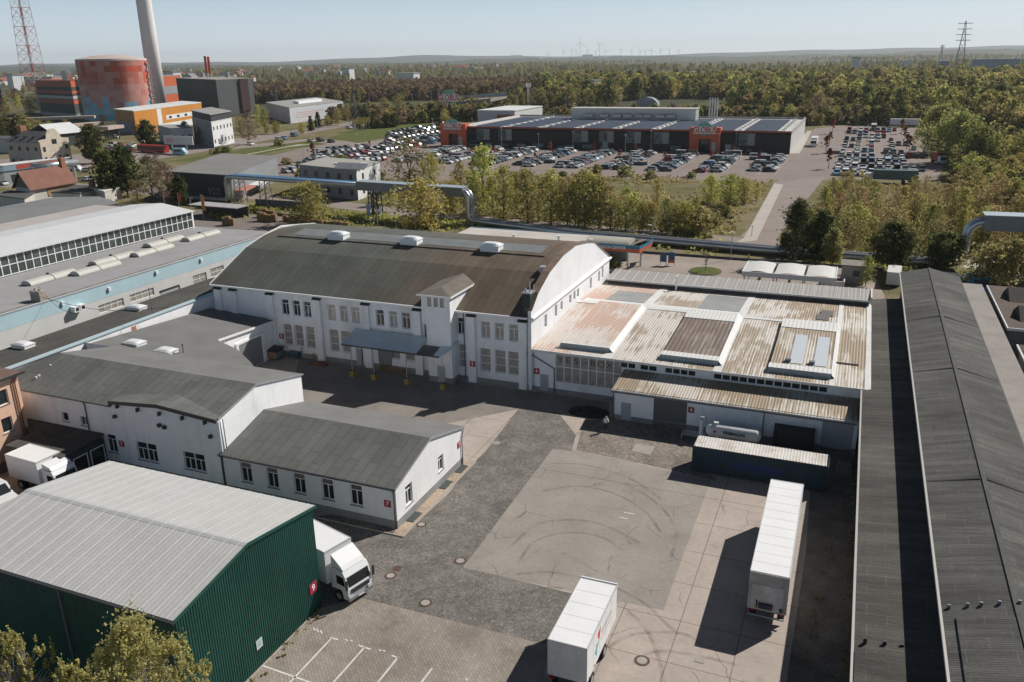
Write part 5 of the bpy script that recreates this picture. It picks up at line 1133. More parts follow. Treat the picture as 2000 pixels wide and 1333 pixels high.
# ------------------------------------------------------------------ blue banded hall (upper left)
def banded_hall():
    t = thing('banded_hall', 'long grey and pale blue banded hall with raised glazed clerestory and white roof', 'hall', (-98, 60, 0))
    xw = -99.3; ya, yb = 40, 124; zt = 7.0
    ub = 3.55
    def on(px, py): return XP(px, py, xw)
    ws = []
    for a, c, py, h, st in ((1510/4, 1615/4, 333+845/4, 1.5, 'X'), (1645/4, 1750/4, 333+790/4, 1.5, 'X'), (1015/4, 1205/4, 333+975/4, 1.2, 'T4'), (770/4, 970/4, 333+1058/4, 1.2, 'T4')):
        y0, z0 = on(a, py+5); y1, z1 = on(c, py-5); zc = (z0+z1)/2; ws.append(((y0+y1)/2, zc, abs(y1-y0), h, st, BLIND))
    b = MB(); b.wall('r', xw, ya, yb, 0, 4.9, holes([w for w in ws if w[1]+w[3]/2 < 4.89]), .12)
    b.quad((xw, yb, 0), (-112, yb, 0), (-112, yb, zt), (xw, yb, zt)); b.build('wall', M('hall_grey', (.56, .56, .56), .8, .04, .3), t)
    MB().box(xw-.3, xw+.02, ya, yb, 4.9, zt).build('blue_band', M('band_blue', (.4, .55, .61), .7, .04, .3), t)
    put(t, 'r', xw, [w for w in ws if w[1]+w[3]/2 < 4.89], depth=.12, sill=False)
    y0, z0 = on(1248/4, 333+905/4); y1, _ = on(1388/4, 333+870/4); MB().box(xw+.003, xw+.05, y0, y1, .3, 3.0).build('garage_door', DOORG, t); MB().box(xw+.003, xw+.08, y0-.2, y1+.2, 3.0, 3.3).box(xw+.003, xw+.08, y1, y1+.25, 0.3, 3.0).build('door_frame', DARKM, t)
    for px, py in ((1567/4, 333+700/4), (1218/4, 333+797/4), (848/4, 333+928/4), (485/4, 333+1040/4)):
        y_, z_ = on(px, py); MB().box(xw+.022, xw+.3, y_-.2, y_+.2, z_-.25, z_+.25).build('floodlight', FRAME, t)
    y_, z_ = on(590/4, 333+1075/4); ac = MB().box(xw+.02, xw+.9, y_-.9, y_-.1, z_-.4, z_+.4).box(xw+.02, xw+.9, y_+.1, y_+.9, z_-.35, z_+.45).build('air_conditioner', FRAME, t); MB().box(xw+.901, xw+.92, y_-.7, y_-.2, z_-.25, z_+.25).box(xw+.901, xw+.92, y_+.3, y_+.8, z_-.2, z_+.3).build('fan_grille', DARKM, ac)
    MB().slab([(-118, ya, 6.9), (xw+.05, ya, 7.0), (xw+.05, yb, 7.0), (-118, yb, 6.9)], .2).build('roof', M('grey_membrane', (.3, .3, .31), .85, .06, .3, fine=12, dirt=(.24, .23, .22)), t)
    rl = MB().slab([(xw-.9, ya, 7.02), (xw-.45, ya, 7.02), (xw-.45, yb, 7.02), (xw-.9, yb, 7.02)], .012); rl.build('roof_stain', M('puddle_stain', (.22, .17, .14), .9, .35, .5), t)
    # clerestory
    xc = -117.5; zb, z1 = 6.98, 10.15; yq = 122.6
    st = MB(); n = 62; L_ = yq-ya; 
    for i in range(n+1): y_ = ya+L_*i/n; st.box(xc-.04, xc+.06, y_-.07, y_+.07, zb, z1)
    for z_ in (zb+.1, (zb+z1)/2, z1-.08): st.box(xc-.037, xc+.057, ya, yq, z_-.06, z_+.06)
    st.box(xc-.03, xc+.05, yq-.1, yq+.3, zb, z1)
    wn = st.build('clerestory_window', FRAME, t); MB().quad((xc, ya, zb), (xc, yq, zb), (xc, yq, z1), (xc, ya, z1)).build('pane', M('greenish_glass', (.06, .075, .07), .2, .4, .5, spec=.6), wn)
    MB().box(-133, xc-.1, yq+.1, yq+.3, 0, z1).build('end_wall', FRAME, t)
    rr = MB(); rr.slab([(-125, ya, 11.3), (xc+.5, ya, z1+.05), (xc+.5, yq+.4, z1+.05), (-125, yq+.4, 11.3)], .15); rr.slab([(-133, ya, 10.6), (-125, ya, 11.3), (-125, yq+.4, 11.3), (-133, yq+.4, 10.6)], .15)
    rr.build('upper_roof', corrugated('white_roof', (.58, .6, .61), 'y', 1.0, .5, .04, .01), t)
    MB().box(-132.8, xc-.12, ya, yq, 0, 10.0).build('inner_wall', PLINTH, t); MB().slab([(-146, ya, 9.4), (-133, ya, 9.4), (-133, 126, 9.4), (-146, 126, 9.4)], .2).build('lower_roof', M('pinkish_membrane', (.4, .37, .36), .85, .06, .2), t)
    # barrel rooflights
    for px, py in ((390, 862), (750, 790), (880, 715), (1190, 650), (1280, 580), (1570, 535)):
        a = G((px-160+0)/4, 333+(py+15)/4, 7.0); c = G((px+160)/4, 333+(py-45)/4, 7.0)
        x_ = (a[0]+c[0])/2; L2 = 8.0; yc = (a[1]+c[1])/2; y0, y1 = yc-L2/2, yc+L2/2
        q = MB(); rad = 1.05; m_ = 8
        for i in range(m_):
            a0, a1 = math.pi*i/m_, math.pi*(i+1)/m_
            P = lambda an, y: (x_+rad*math.cos(an), y, 7.0+rad*.62*math.sin(an))
            q.quad(P(a0, y0), P(a0, y1), P(a1, y1), P(a1, y0))
        q.quad(*[(x_+rad*math.cos(math.pi*i/m_), y0, 7.0+rad*.62*math.sin(math.pi*i/m_)) for i in range(m_+1)])
        o = q.build('barrel_rooflight', M('milky_rooflight', (.5, .5, .46), .4, .05, 1), t, smooth=False)
        rb = MB(); rb.tube([(x_+(rad+.02)*math.cos(math.pi*i/8), yc, 7.0+(rad+.02)*.62*math.sin(math.pi*i/8)) for i in range(9)], .05, 4); rb.box(x_-.6, x_-.3, yc-.1, yc+.2, 7.6, 7.85); rb.build('opening_strut', DARKM, o)
    x_, y_ = G(300/4, 333+985/4, 7.6); MB().box(x_-.9, x_+.9, y_-.5, y_+.5, 6.9, 8.4).cyl(x_-.4, y_, 8.4, 8.7, .15).cyl(x_+.4, y_, 8.4, 8.7, .15).build('chimney', M('sooty_render', (.38, .32, .28), .9, .2, 2), t)
    # dark felt hall further back
    d = thing('felt_roof_hall', 'wide hall with plain grey felt roof behind the clerestory hall', 'hall', (-140, 90, 0))
    MB().slab([(-154, 70, 9.6), (-145.5, 70, 9.2), (-145.5, 131, 9.2), (-154, 134, 9.6)], .3).slab([(-170, 70, 8.4), (-154, 70, 9.6), (-154, 134, 9.6), (-170, 136, 8.4)], .3).build('roof', M('grey_felt_big', (.19, .2, .2), .9, .08, .2, fine=15), d)
    MB().box(-169.5, -145.7, 70, 130.5, 0, 8.0).build('wall', PLINTH, d)
banded_hall()
# ------------------------------------------------------------------ ground, roads, car parks
def grassmat(name, a, b_, c, sc=.06):
    m, nt, b = newmat(name); v = pos(nt)
    k = ramp(nt, noise(nt, v, sc, 8, .7), [(.32, a), (.5, b_), (.66, c)])
    k = mixc(nt, 1, k, ramp(nt, noise(nt, v, 1.3, 5, .75), [(.25, .6), (.75, 1.35)]), 'MULTIPLY')
    nt.links.new(k, b.inputs['Base Color']); b.inputs['Roughness'].default_value = 1; b.inputs['Specular IOR Level'].default_value = .1
    bump(nt, b, noise(nt, v, 2.5, 4), .2); return m
GRASS = grassmat('meadow', (.1, .1, .045), (.165, .15, .075), (.25, .2, .14)); GRASSG = grassmat('lawn', (.07, .1, .025), (.1, .12, .035), (.14, .14, .06), .15)
FAR = grassmat('far_land', (.045, .055, .032), (.075, .08, .045), (.16, .14, .08), .003)
ASPR = M('parking_asphalt', (.225, .185, .17), .95, .1, .12, fine=12); ROAD = M('road_asphalt', (.25, .21, .195), .95, .08, .15, fine=12)
PATH = M('pale_path', (.42, .39, .36), .95, .06, .2); CARPT = M('wash_paving', (.3, .255, .225), .95, .14, .15, fine=10)
def far_ground():
    o = MB().quad((-26000, -3000, 0), (26000, -3000, 0), (26000, 32000, 0), (-26000, 32000, 0)).build('ground', FAR); tag(o, kind='structure')
    sheet_obj('meadow', [(-420, 128), (-90, 128), (-33, 119), (90, 119), (140, 300), (60, 480), (-420, 520)], .006, GRASS)
    sheet_obj('car_park', Gs((330, 330), (560, 345), (700, 352), (870, 352), (1120, 345), (1330, 352), (1530, 358), (1610, 352), (1830, 352), (1845, 320), (1790, 250), (1640, 246), (1590, 252), (1560, 300), (870, 292), (880, 262), (800, 262), (600, 288), (470, 318)), .02, ASPR)
    sheet_obj('access_road', Gs((1512, 358), (1612, 345), (1505, 482), (1430, 478), (1470, 440)), .028, ROAD)
    sheet_obj('footpath', Gs((1512, 359), (1530, 361), (1478, 470), (1440, 474), (1455, 462)), .034, PATH)
    sheet_obj('service_path', Gs((1562, 300), (1586, 256), (1577, 256), (1540, 300)), .034, PATH)
    sheet_obj('street', [(-260, 186), (-150, 190), (-100, 178), (-14, 172.5), (-8, 172.5), (-8, 178), (-20, 179), (-98, 186), (-150, 199), (-260, 200)], .012, ROAD)
    sheet_obj('east_street', Gs((1880, 522), (2010, 548), (2120, 590), (2120, 520), (2010, 505), (1900, 500)), .012, PATH)
    sheet_obj('wash_court', [(-60, 119.5), (3, 119.5), (6, 140), (4, 157), (-34, 160), (-62, 160)], .012, CARPT)
    sheet_obj('storage_yard', [(-190, 125), (-101, 125), (-78.6, 116.5), (-60, 118), (-100, 158), (-118, 168), (-190, 172)], .012, M('storage_asphalt', (.2, .17, .155), .95, .12, .15, fine=12))
    # verge kerb between court and pipe
    tag(MB().box(-52, 6, 157.9, 158.2, 0, .45).build('low_wall', M('dark_wall', (.09, .09, .09))), 'low dark wall between car wash court and the grass by the pipeline', 'wall')
    # highway and its lawn
    hw = [(-60, 345), (240, 322), (360, 303), (470, 284), (560, 268), (640, 254), (720, 240), (800, 222), (860, 211)]
    L_ = Gs(*[(a, b) for a, b in hw]); U_ = Gs((-60, 315), (240, 297), (360, 283), (470, 270), (560, 257), (640, 245), (720, 231), (800, 213), (860, 204))
    sheet_obj('highway', L_+U_[::-1], .03, ROAD)
    sheet_obj('side_road', Gs((560, 283), (700, 292), (870, 262), (880, 255), (720, 278), (600, 272), (470, 285), (450, 292)), .036, ROAD)
    sheet_obj('lawn', Gs((640, 270), (700, 280), (800, 262), (880, 250), (860, 240), (760, 240), (690, 256)), .04, GRASSG)
    sheet_obj('highway_verge', Gs((330, 315), (420, 318), (560, 292), (640, 282), (600, 276), (470, 292)), .04, GRASSG)
    for q in (((430, 313), (560, 288), (610, 282), (580, 283), (470, 304)), ): sheet_obj('footway', Gs(*q), .046, PATH)
    for i, q in enumerate((((1140, 114), (1260, 113), (1260, 116), (1140, 117)), ((1330, 108), (1420, 107), (1420, 110), (1330, 111)), ((1550, 107), (1700, 104), (1700, 107), (1550, 110)), ((150, 135), (160, 133), (190, 140), (150, 142)))): pass
    sheet_obj('yellow_field', Gs((1150, 120), (1250, 119), (1245, 116.8), (1160, 117.5)), .5, M('rape_field', (.38, .33, .07), .95)); sheet_obj('pale_field', Gs((1580, 108.5), (1700, 106.5), (1690, 104.5), (1590, 105.5)), .5, M('pale_crop', (.35, .32, .2), .95))
    # parking bay lines in the main car park and the right hand one
    mb = MB()
    for k in range(9):
        x = -30-16.4*k
        for s in (-5.1, 5.1, 0):
            mb.quad((x+s-.06, 279, .03), (x+s+.06, 279, .03), (x+s+.06, 330, .03), (x+s-.06, 330, .03))
        for j in range(20): y = 279+j*2.55; mb.quad((x-5, y, .031), (x+5, y, .031), (x+5, y+.1, .031), (x-5, y+.1, .031))
    for j in range(11):
        y = 288+16.5*j; mb.quad((-8, y, .03), (22, y, .03), (22, y+.1, .03), (-8, y+.1, .03))
        for i in range(12): x = -8+i*2.55; mb.quad((x, y-5, .031), (x+.1, y-5, .031), (x+.1, y+5, .031), (x, y+5, .031))
    tag(mb.build('car_park_markings', flat('faded_line', (.42, .4, .38), .9)), kind='structure')
far_ground()

# ------------------------------------------------------------------ supermarket
def supermarket():
    OR = flat('portal_orange', (.62, .11, .035), .5); DK = M('facade_dark', (.035, .03, .028), .7, .1, .2); TRIM = flat('brick_red_trim', (.3, .075, .04), .6)
    yF_, x0, x1, yB_, H_ = 341.0, -168.0, -25.5, 418.0, 8.6
    t = thing('supermarket', 'long dark fronted supermarket with two orange portals and solar panels on its roof', 'supermarket', (-96, yF_, 0))
    MB().wall('f', yF_, x0, x1, 0, H_).build('front_wall', DK, t)
    w_ = MB(); w_.wall('r', x1, yF_, yB_, 0, H_-1.2); w_.wall('b', yB_, x0, x1, 0, H_); w_.wall('l', x0, yF_, yB_, 0, H_); w_.build('side_wall', M('market_white', (.5, .5, .5), .8, .05, .2), t)
    MB().box(x0, x1-.0, yF_+.3, yB_-.2, H_-1.3, H_-.9).build('roof', M('market_roof', (.48, .46, .44), .85, .08, .06), t)
    MB().box(x0, x1+.05, yF_-.15, yF_-.002, H_-.75, H_+.05).build('red_band', TRIM, t)
    MB().box(x0, x1+.1, yF_, yF_+.5, H_-1.2, H_).box(x1-.5, x1+.08, yF_+.5, yB_, H_-1.2, H_).box(x0, x1, yB_-.19, yB_+.1, H_-1.2, H_).build('parapet', M('parapet_grey', (.34, .34, .33), .8), t)
    pv = M('solar_panel', (.1, .125, .17), .4, .12, .5, spec=.4); fr = flat('panel_edge', (.6, .62, .64), .5)
    bays = []; x = x1-8
    k = 0
    for k in range(8):
        xb = x1-6-k*16.9; xa = xb-12.6
        if xa < x0+4: break
        m = MB()
        for j in range(22):
            y = yF_+9+j*2.6; m.mi = 0; m.quad((xa, y, H_-.8), (xb, y, H_-.8), (xb, y+1.7, H_-.3), (xa, y+1.7, H_-.3)); m.mi = 1; m.quad((xa, y+1.7, H_-.3), (xb, y+1.7, H_-.3), (xb, y+2.0, H_-.8), (xa, y+2.0, H_-.8))
        m.build('solar_array', [pv, fr], t)
        for j in range(9): MB().box(xb+1.2, xb+2.6, yF_+6+j*8, yF_+7.4+j*8, H_-.9, H_-.3).build('roof_dome', FRAME, t)
    def portal(a, b, py0, top):
        xa, xb = YP(a, py0, yF_-1)[0], YP(b, py0, yF_-1)[0]; zt = top; xc = (xa+xb)/2; w2 = (xb-xa)/2
        q = MB().box(xa, xc-w2*.38, yF_-2, yF_+2, 0, zt).box(xc+w2*.38, xb, yF_-2, yF_+2, 0, zt).box(xc-w2*.38, xc+w2*.38, yF_-2, yF_+2, zt*.55, zt).build('entrance_portal', OR, t)
        MB().quad((xc-w2*.38, yF_-.5, 0), (xc+w2*.38, yF_-.5, 0), (xc+w2*.38, yF_-.5, zt*.55), (xc-w2*.38, yF_-.5, zt*.55)).build('glazing', GLASS, q)
        MB().box(xc+w2*.48, xc+w2*.72, yF_-2.1, yF_-2.01, .6, zt*.42).build('poster', flat('poster_pale', (.42, .45, .47)), q)
        sign(q, xc, yF_-2.15, zt-1.0, 9.0, 1)
        return q
    def sign(parent, xc, y, z, W_, s):
        """red word on a green disc with white and red banding"""
        m = MB(); n = 20; rr = W_*.37
        arc = [(xc+rr*math.cos(math.pi*i/n), z+rr*.95*math.sin(math.pi*i/n)) for i in range(n+1)]
        m.prism(arc, 'y', y-.15, y); d = m.build('sign_arch', flat('sign_green', (.2, .42, .34), .5), parent)
        lo = [(xc+rr*math.cos(-math.pi*i/n), z-.35-rr*.5*math.sin(math.pi*i/n)) for i in range(n+1)]
        MB().prism(lo[::-1], 'y', y-.15, y).build('sign_bowl', flat('sign_grey', (.2, .25, .25), .5), parent)
        MB().box(xc-W_*.5, xc+W_*.5, y-.22, y-.16, z-W_*.15, z+W_*.15).build('sign_board', flat('sign_cream', (.85, .82, .76), .6), parent)
        text('GLOBUS', W_*.34, flat('sign_red', (.6, .02, .01), .5), (xc, y-.3, z), FROT['f'], parent, 'lettering', bold=.06*W_/10, sx=.8)
    portal(1347, 1407, 275, 9.7); portal(862, 911, 262, 9.7)
    for a in (975, 1123+0, 1173, 1226, 1280, 1447, 932):
        xc = YP(a+12, 266, yF_)[0]; w2 = 3.1; p = MB().box(xc-w2, xc+w2, yF_-.2, yF_-.02, 2.9, 7.6).build('banner_frame', flat('banner_grey', (.22, .22, .21), .6), t)
        MB().box(xc-w2+.2, xc+.3, yF_-.22, yF_-.201, 3.1, 7.4).build('banner_print', M('banner_photo', (.13, .15, .15), .6, .7, .9), p); MB().box(xc+.35, xc+w2-.2, yF_-.22, yF_-.201, 3.1, 7.4).build('banner_text', flat('banner_pale', (.3, .3, .29), .6), p)
    x = x0+14
    rnd = random.Random(3)
    while x < x1-4:
        if rnd.random() < .75: MB().box(x, x+rnd.uniform(1.5, 5), yF_-.1, yF_-.02, .4, rnd.uniform(1.4, 2.3)).build('shop_window', M('shop_glow', (.16, .19, .2), .3, .4, .5), t)
        x += 7.5
    for a in (1182, 1422+0): u = YP(a, 288, yF_)[0]; MB().box(u-1.1, u+1.1, yF_-.12, yF_-.03, 0, 3.2).build('door', DOORG, t)
    # rooftop plant block and rear wings
    a, zz = YP(1121, 222, 400); b_, _ = YP(1362, 222, 400)
    MB().box(a, b_, 396, 404, H_-.9, 13.2).build('plant_room', M('plant_grey', (.33, .35, .36), .7, .06, .1), t); MB().box(a-.3, b_+.3, 395.7, 404.3, 13.21, 13.5).build('plant_room_roof', M('market_roof', (.48, .46, .44)), t)
    for px in (1150, 1180, 1205, 1225, 1250, 1262, 1290, 1310): u = YP(px, 225, 394)[0]; MB().tube([(u-2, 394.5, 10), (u+2, 394.5, 10)], .9, 10).build('air_unit', GALV, t)
    xl, _ = YP(940, 215, 425); xr, _ = YP(1012, 212, 425)
    w2 = thing('rear_wing', 'pale flat-roofed delivery wing behind the left end of the supermarket', 'building', (xl, 422, 0)); MB().box(xl, xr, 420, 462, 0, 10.2).build('wall', M('wing_white', (.5, .51, .52), .8, .04, .1), w2); MB().box(xl-.3, xr+.3, 419.7, 462.3, 10.21, 10.6).build('roof', FLASH, w2)
    MB().box(xl+12, xl+28, 418.6, 419.65, 5, 8.2).build('orange_panel', TRIM, w2)
    for i, px in enumerate((1386, 1391, 1396, 1401)): u = YP(px, 215, 412)[0]; MB().cyl(u, 412, H_-1, 17.5, .35).build('flue', GALV, t)
    # pylon sign
    x_, y_ = G(878, 236); p = thing('pylon_sign', 'tall twin-legged roadside sign with red word under a green arch', 'sign', (x_, y_, 0))
    zt = ZAT(x_, y_, 190); 
    for d in (-1.6, 1.6): MB().cyl(x_+d, y_+.5, 0, zt+2, .45, .35, 10).build('leg', GALV, p)
    sign(p, x_, y_, zt-.5, 14.5, 1)
    # glasshouse dome
    x_, y_ = G(1262, 208); g = thing('arched_shelter', 'small arched glass shelter behind the supermarket roof', 'shelter', (x_, y_, 0)); q = MB()
    for i in range(10):
        a0, a1 = math.pi*i/10, math.pi*(i+1)/10; q.quad((x_+9*math.cos(a0), y_, 9*.75*math.sin(a0)), (x_+9*math.cos(a1), y_, 9*.75*math.sin(a1)), (x_+9*math.cos(a1), y_+8, 9*.75*math.sin(a1)), (x_+9*math.cos(a0), y_+8, 9*.75*math.sin(a0)))
    q.quad(*[(x_+9*math.cos(math.pi*i/10), y_, 9*.75*math.sin(math.pi*i/10)) for i in range(11)]); q.build('vault', M('glass_vault', (.3, .34, .36), .3, .2, .3), g)
    for i in range(1, 10): MB().tube([(x_+9*math.cos(math.pi*i/10), y_-.1, 0), (x_+9*math.cos(math.pi*i/10), y_-.1, 6.75*math.sin(math.pi*i/10))], .12, 4).build('mullion', FRAME, g)
supermarket()

# ------------------------------------------------------------------ generic oriented blocks placed by their ground corners
WINM = flat('far_window', (.03, .035, .04), .2)
class Frame:
    """A: near corner, B: end of the left face, C: end of the right face (world xy)"""
    def __init__(s, A, B, C): s.A = Vector((*A, 0)); s.u = Vector((*B, 0))-s.A; s.v = Vector((*C, 0))-s.A; s.lu = s.u.length; s.lv = s.v.length; s.u /= s.lu; s.v /= s.lv
    def P(s, a, b, z): p = s.A+s.u*a+s.v*b; return (p.x, p.y, z)
    def box(s, mb, a0, a1, b0, b1, z0, z1):
        k = len(mb.v); mb.v += [s.P(a, b, z) for z in (z0, z1) for a, b in ((a0, b0), (a1, b0), (a1, b1), (a0, b1))]
        fs = ((0, 3, 2, 1), (4, 5, 6, 7), (0, 1, 5, 4), (1, 2, 6, 5), (2, 3, 7, 6), (3, 0, 4, 7))
        flip = s.u.cross(s.v).z < 0
        for f in fs: mb.f.append(tuple(k+i for i in (f[::-1] if flip else f))); mb.m.append(mb.mi)
        return mb
def gframe(A, B, C): return Frame(G(*A), G(*B), G(*C))
def block(name, label, cat, A, B, C, H_, wall, roof, wl=(0, 0), wr=(0, 0), wh=1.4, parapet=.3, wmat=None, wallr=None, minv=None):
    f = A if isinstance(A, Frame) else gframe(A, B, C)
    if minv: f.lv = max(f.lv, minv)
    t = thing(name, label, cat, tuple(f.A))
    f.box(MB(), 0, f.lu, 0, f.lv, 0, H_).build('wall', wall, t)
    if wallr: f.box(MB(), -.03, -.01, 0, f.lv, 0, H_-.02).build('side_face', wallr, t)  # right face in a second colour; the lit ones hold painted sunlight
    f.box(MB(), -.2, f.lu+.2, -.2, f.lv+.2, H_+.01, H_+parapet).build('roof', roof, t)
    for (r_, c_), face in ((wl, 'l'), (wr, 'r')):
        if not r_: continue
        L_ = f.lu if face == 'l' else f.lv
        for i in range(r_):
            for j in range(c_):
                z = H_*(i+.5)/r_; a = L_*(j+.5)/c_; hw = min(.7, L_/c_*.3)
                if face == 'l': f.box(MB(), a-hw, a+hw, -.06, -.01, z-wh/2, z+wh/2).build('window', wmat or WINM, t)
                else: f.box(MB(), -.08, -.035, a-hw, a+hw, z-wh/2, z+wh/2).build('window', wmat or WINM, t)
    return t, f
def HH(px, py, top): x, y = G(px, py); return ZAT(x, y, top)
GREYR = M('grey_flat_roof', (.3, .3, .29), .9, .08, .08); GREYW = M('mid_grey_cladding', (.22, .235, .25), .7, .05, .1); WHT = M('far_white', (.6, .61, .62), .8, .05, .1); DGR = M('anthracite_cladding', (.045, .05, .055), .7, .08, .05)
def district():
    # dark shed with big painted number
    t, f = block('dark_shed', 'dark long shed with low grey roof behind the left pipeline elbow', 'shed', (452, 398), (330, 388), (545, 352), 7.6, DGR, M('shed_roof_grey', (.2, .2, .19), .9, .08, .1), parapet=.25, wallr=GREYW)
    text('922', 2.6, flat('faded_number', (.2, .24, .25), .7), f.P(6, -.15, 3.0), (math.pi/2, 0, math.atan2(-f.u.y, -f.u.x)), t, 'number', sx=1.2)
    f.box(MB(), -4, -.1, 3, 13, 2.9, 3.3).build('red_canopy', M('faded_red_awning', (.42, .17, .14), .8), t); f.box(MB(), -5, -.1, 16, 28, 2.7, 2.85).build('white_canopy', WHT, t)
    # office
    t, f = block('office_building', 'two storey office with flat roof, grey long side and white end by the pipeline', 'building', (700, 392), (590, 378), (745, 372), 8.2, GREYW, M('office_roof', (.33, .32, .3), .9, .06, .1), (2, 5), (2, 2), 1.6, .25, wallr=WHT)
    for px, py in ((660, 322), (672, 322), (692, 326), (710, 322), (668, 327), (700, 330)):
        x, y = G(px, py, 8.4); MB().box(x-1, x+1, y-.7, y+.7, 8.45, 8.9).build('roof_dome', FRAME, t)
    x, y = G(685, 331, 8.4); MB().slab([(x-5, y-1, 8.6), (x+5, y-1, 8.6), (x+5, y+1.5, 10), (x-5, y+1.5, 10)], .1).build('solar_panel', M('dusty_panel', (.3, .31, .33), .4), t)
    # three storey grey-white block with dark top floor
    t, f = block('tower_office', 'three storey grey and white block with dark recessed top floor', 'building', (419, 290), (381, 276), (458, 279), 11.5, GREYW, WHT, (3, 3), (2, 6), 1.7, .2, wallr=WHT)
    f.box(MB(), .6, f.lu-.6, .6, f.lv-.6, 11.8, 14.6).build('top_floor', DGR, t); f.box(MB(), -.4, f.lu+.4, -.4, f.lv+.4, 14.62, 15.0).build('top_roof', GREYR, t)
    t, f = block('flat_office', 'low pale flat office with dark corner beside the billboard', 'building', (338, 284), (312, 276), (380, 282), 7.6, M('pale_side', (.3, .32, .33)), GREYR, (0, 0), (1, 3), 1.6, .3, wallr=WHT)
    x, y = G(352, 300); b = thing('billboard', 'large white roadside billboard with faint pink print', 'billboard', (x, y, 0)); z0, z1 = ZAT(x, y, 283), ZAT(x, y, 266)
    MB().box(x-8, x+8, y-.2, y+.2, z0, z1).build('panel', flat('billboard_white', (.62, .6, .6), .6), b); MB().cyl(x-4, y, 0, z0, .3).build('leg', GALV, b); MB().cyl(x+4, y, 0, z0, .3).build('leg', GALV, b); MB().box(x-6.5, x-2.5, y-.24, y-.21, z0+.8, z1-1).build('print', flat('faint_pink', (.6, .38, .34)), b)
    # orange plant office
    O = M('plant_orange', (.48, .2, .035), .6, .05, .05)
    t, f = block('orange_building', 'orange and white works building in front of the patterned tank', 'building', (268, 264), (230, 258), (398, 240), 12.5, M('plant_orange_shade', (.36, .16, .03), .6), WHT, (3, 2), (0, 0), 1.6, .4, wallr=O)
    f.box(MB(), -.12, -.04, f.lv*.3, f.lv, 0, 3.6).build('white_base', WHT, t); f.box(MB(), -.12, -.04, f.lv*.3, f.lv*.36, 3.6, 12.3).build('white_pier', WHT, t); f.box(MB(), -.13, -.041, f.lv*.42, f.lv*.96, 5.5, 8).build('window_band', WHT, t)
    for i in range(4): f.box(MB(), -.2, -.14, f.lv*(.46+i*.12), f.lv*(.5+i*.12), 6, 7.3).build('window', WINM, t)
    f.box(MB(), f.lu*.15, f.lu*.95, -.1, -.02, 0, 6.5).build('grey_panel', GREYW, t)
    # striped building left of tank
    t, f = block('striped_building', 'dark building with red and pale horizontal stripes left of the tank', 'building', (150, 232), (82, 226), (172, 226), 26, DGR, M('dull_red_roof', (.25, .07, .04)), parapet=.4, minv=50)
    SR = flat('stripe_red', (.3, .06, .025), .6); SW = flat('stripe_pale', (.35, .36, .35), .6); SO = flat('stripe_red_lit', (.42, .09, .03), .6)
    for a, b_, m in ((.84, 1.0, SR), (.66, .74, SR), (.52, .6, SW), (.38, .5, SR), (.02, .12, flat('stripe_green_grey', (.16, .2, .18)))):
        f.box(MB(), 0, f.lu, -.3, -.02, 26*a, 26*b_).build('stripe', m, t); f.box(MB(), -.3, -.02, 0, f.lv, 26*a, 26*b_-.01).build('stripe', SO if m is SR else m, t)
    f.box(MB(), f.lu*.15, f.lu*.25, 5, 9, 26, 33).build('stack', GALV, t)
    t, f = block('striped_hall', 'fragment of red striped hall at the left picture edge', 'building', (10, 217), (-80, 216), (14, 205), 22, DGR, GREYR, minv=30)
    for i in range(4): f.box(MB(), 0, f.lu, -.3, -.02, 3+i*5, 5.5+i*5).build('stripe', SR, t)
    # dark power hall behind chimney
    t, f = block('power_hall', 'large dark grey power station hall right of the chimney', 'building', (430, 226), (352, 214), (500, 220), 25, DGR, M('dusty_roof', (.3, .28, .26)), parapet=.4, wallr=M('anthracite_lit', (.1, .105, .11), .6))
    f.box(MB(), -1.5, -.1, f.lv*.62, f.lv*.85, 2, 25.3).build('stair_tower', M('dark_red_steel', (.06, .03, .03)), t)
    for px, py in ((450, 172), (402, 172)): 
        x, y = G(px, 205); MB().cyl(x, y, 24, 28.5, 2.2).build('silo', GALV, t)
    t, f = block('striped_annexe', 'red and grey striped annexe visible behind the chimney', 'building', (322, 208), (300, 206), (360, 202), 26, SO, GREYR)
    f.box(MB(), -.3, -.02, 0, f.lv, 10, 17).build('stripe', GREYW, t)
    for a, (px, pb, pt, r_) in enumerate(((322, 200, 113, 1.5), (413, 212, 110, 1.0), (419, 212, 111, 1.0))):
        x, y = G(px, pb); z = ZAT(x, y, pt); t = thing('exhaust_stack', ['single slim stack with red top right beside the big chimney', 'left one of two slim red topped stacks on the power hall', 'right one of two slim red topped stacks on the power hall'][a], 'chimney', (x, y, 0), 0, 'slim red topped stacks of the power station')
        MB().cyl(x, y, 0, z-14, r_).build('shaft', GALV if a else DGR, t); MB().cyl(x, y, z-13.9, z, r_*1.05).build('red_top', flat('stack_red', (.38, .06, .03)), t)
    # district buildings
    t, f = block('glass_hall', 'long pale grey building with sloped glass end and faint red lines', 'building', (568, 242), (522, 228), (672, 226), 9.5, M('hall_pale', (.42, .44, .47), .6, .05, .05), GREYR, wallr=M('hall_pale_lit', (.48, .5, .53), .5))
    for i in range(3): f.box(MB(), -.1, -.04, f.lv*.1, f.lv*(.4+.1*i), 3+i*1.4, 3.25+i*1.4).build('red_line', flat('thin_red', (.45, .15, .1)), t)
    f.box(MB(), f.lu*.3, f.lu*.5, f.lv*.3, f.lv*.75, 9.8, 11.3).build('roof_light', FRAME, t)
    # grey and white roofs, villa
    x, y = G(100, 292); 
    t = thing('metal_roofed_hall', 'hall with dark grey roof turning bright white at its right end', 'hall', (x, y, 0)); fr = gframe((112, 288), (64, 281), (165, 282)); fr.box(MB(), 0, fr.lu, 0, fr.lv, 0, 6).build('wall', DGR, t)
    z = 6; L1 = fr.lu; V = fr.lv
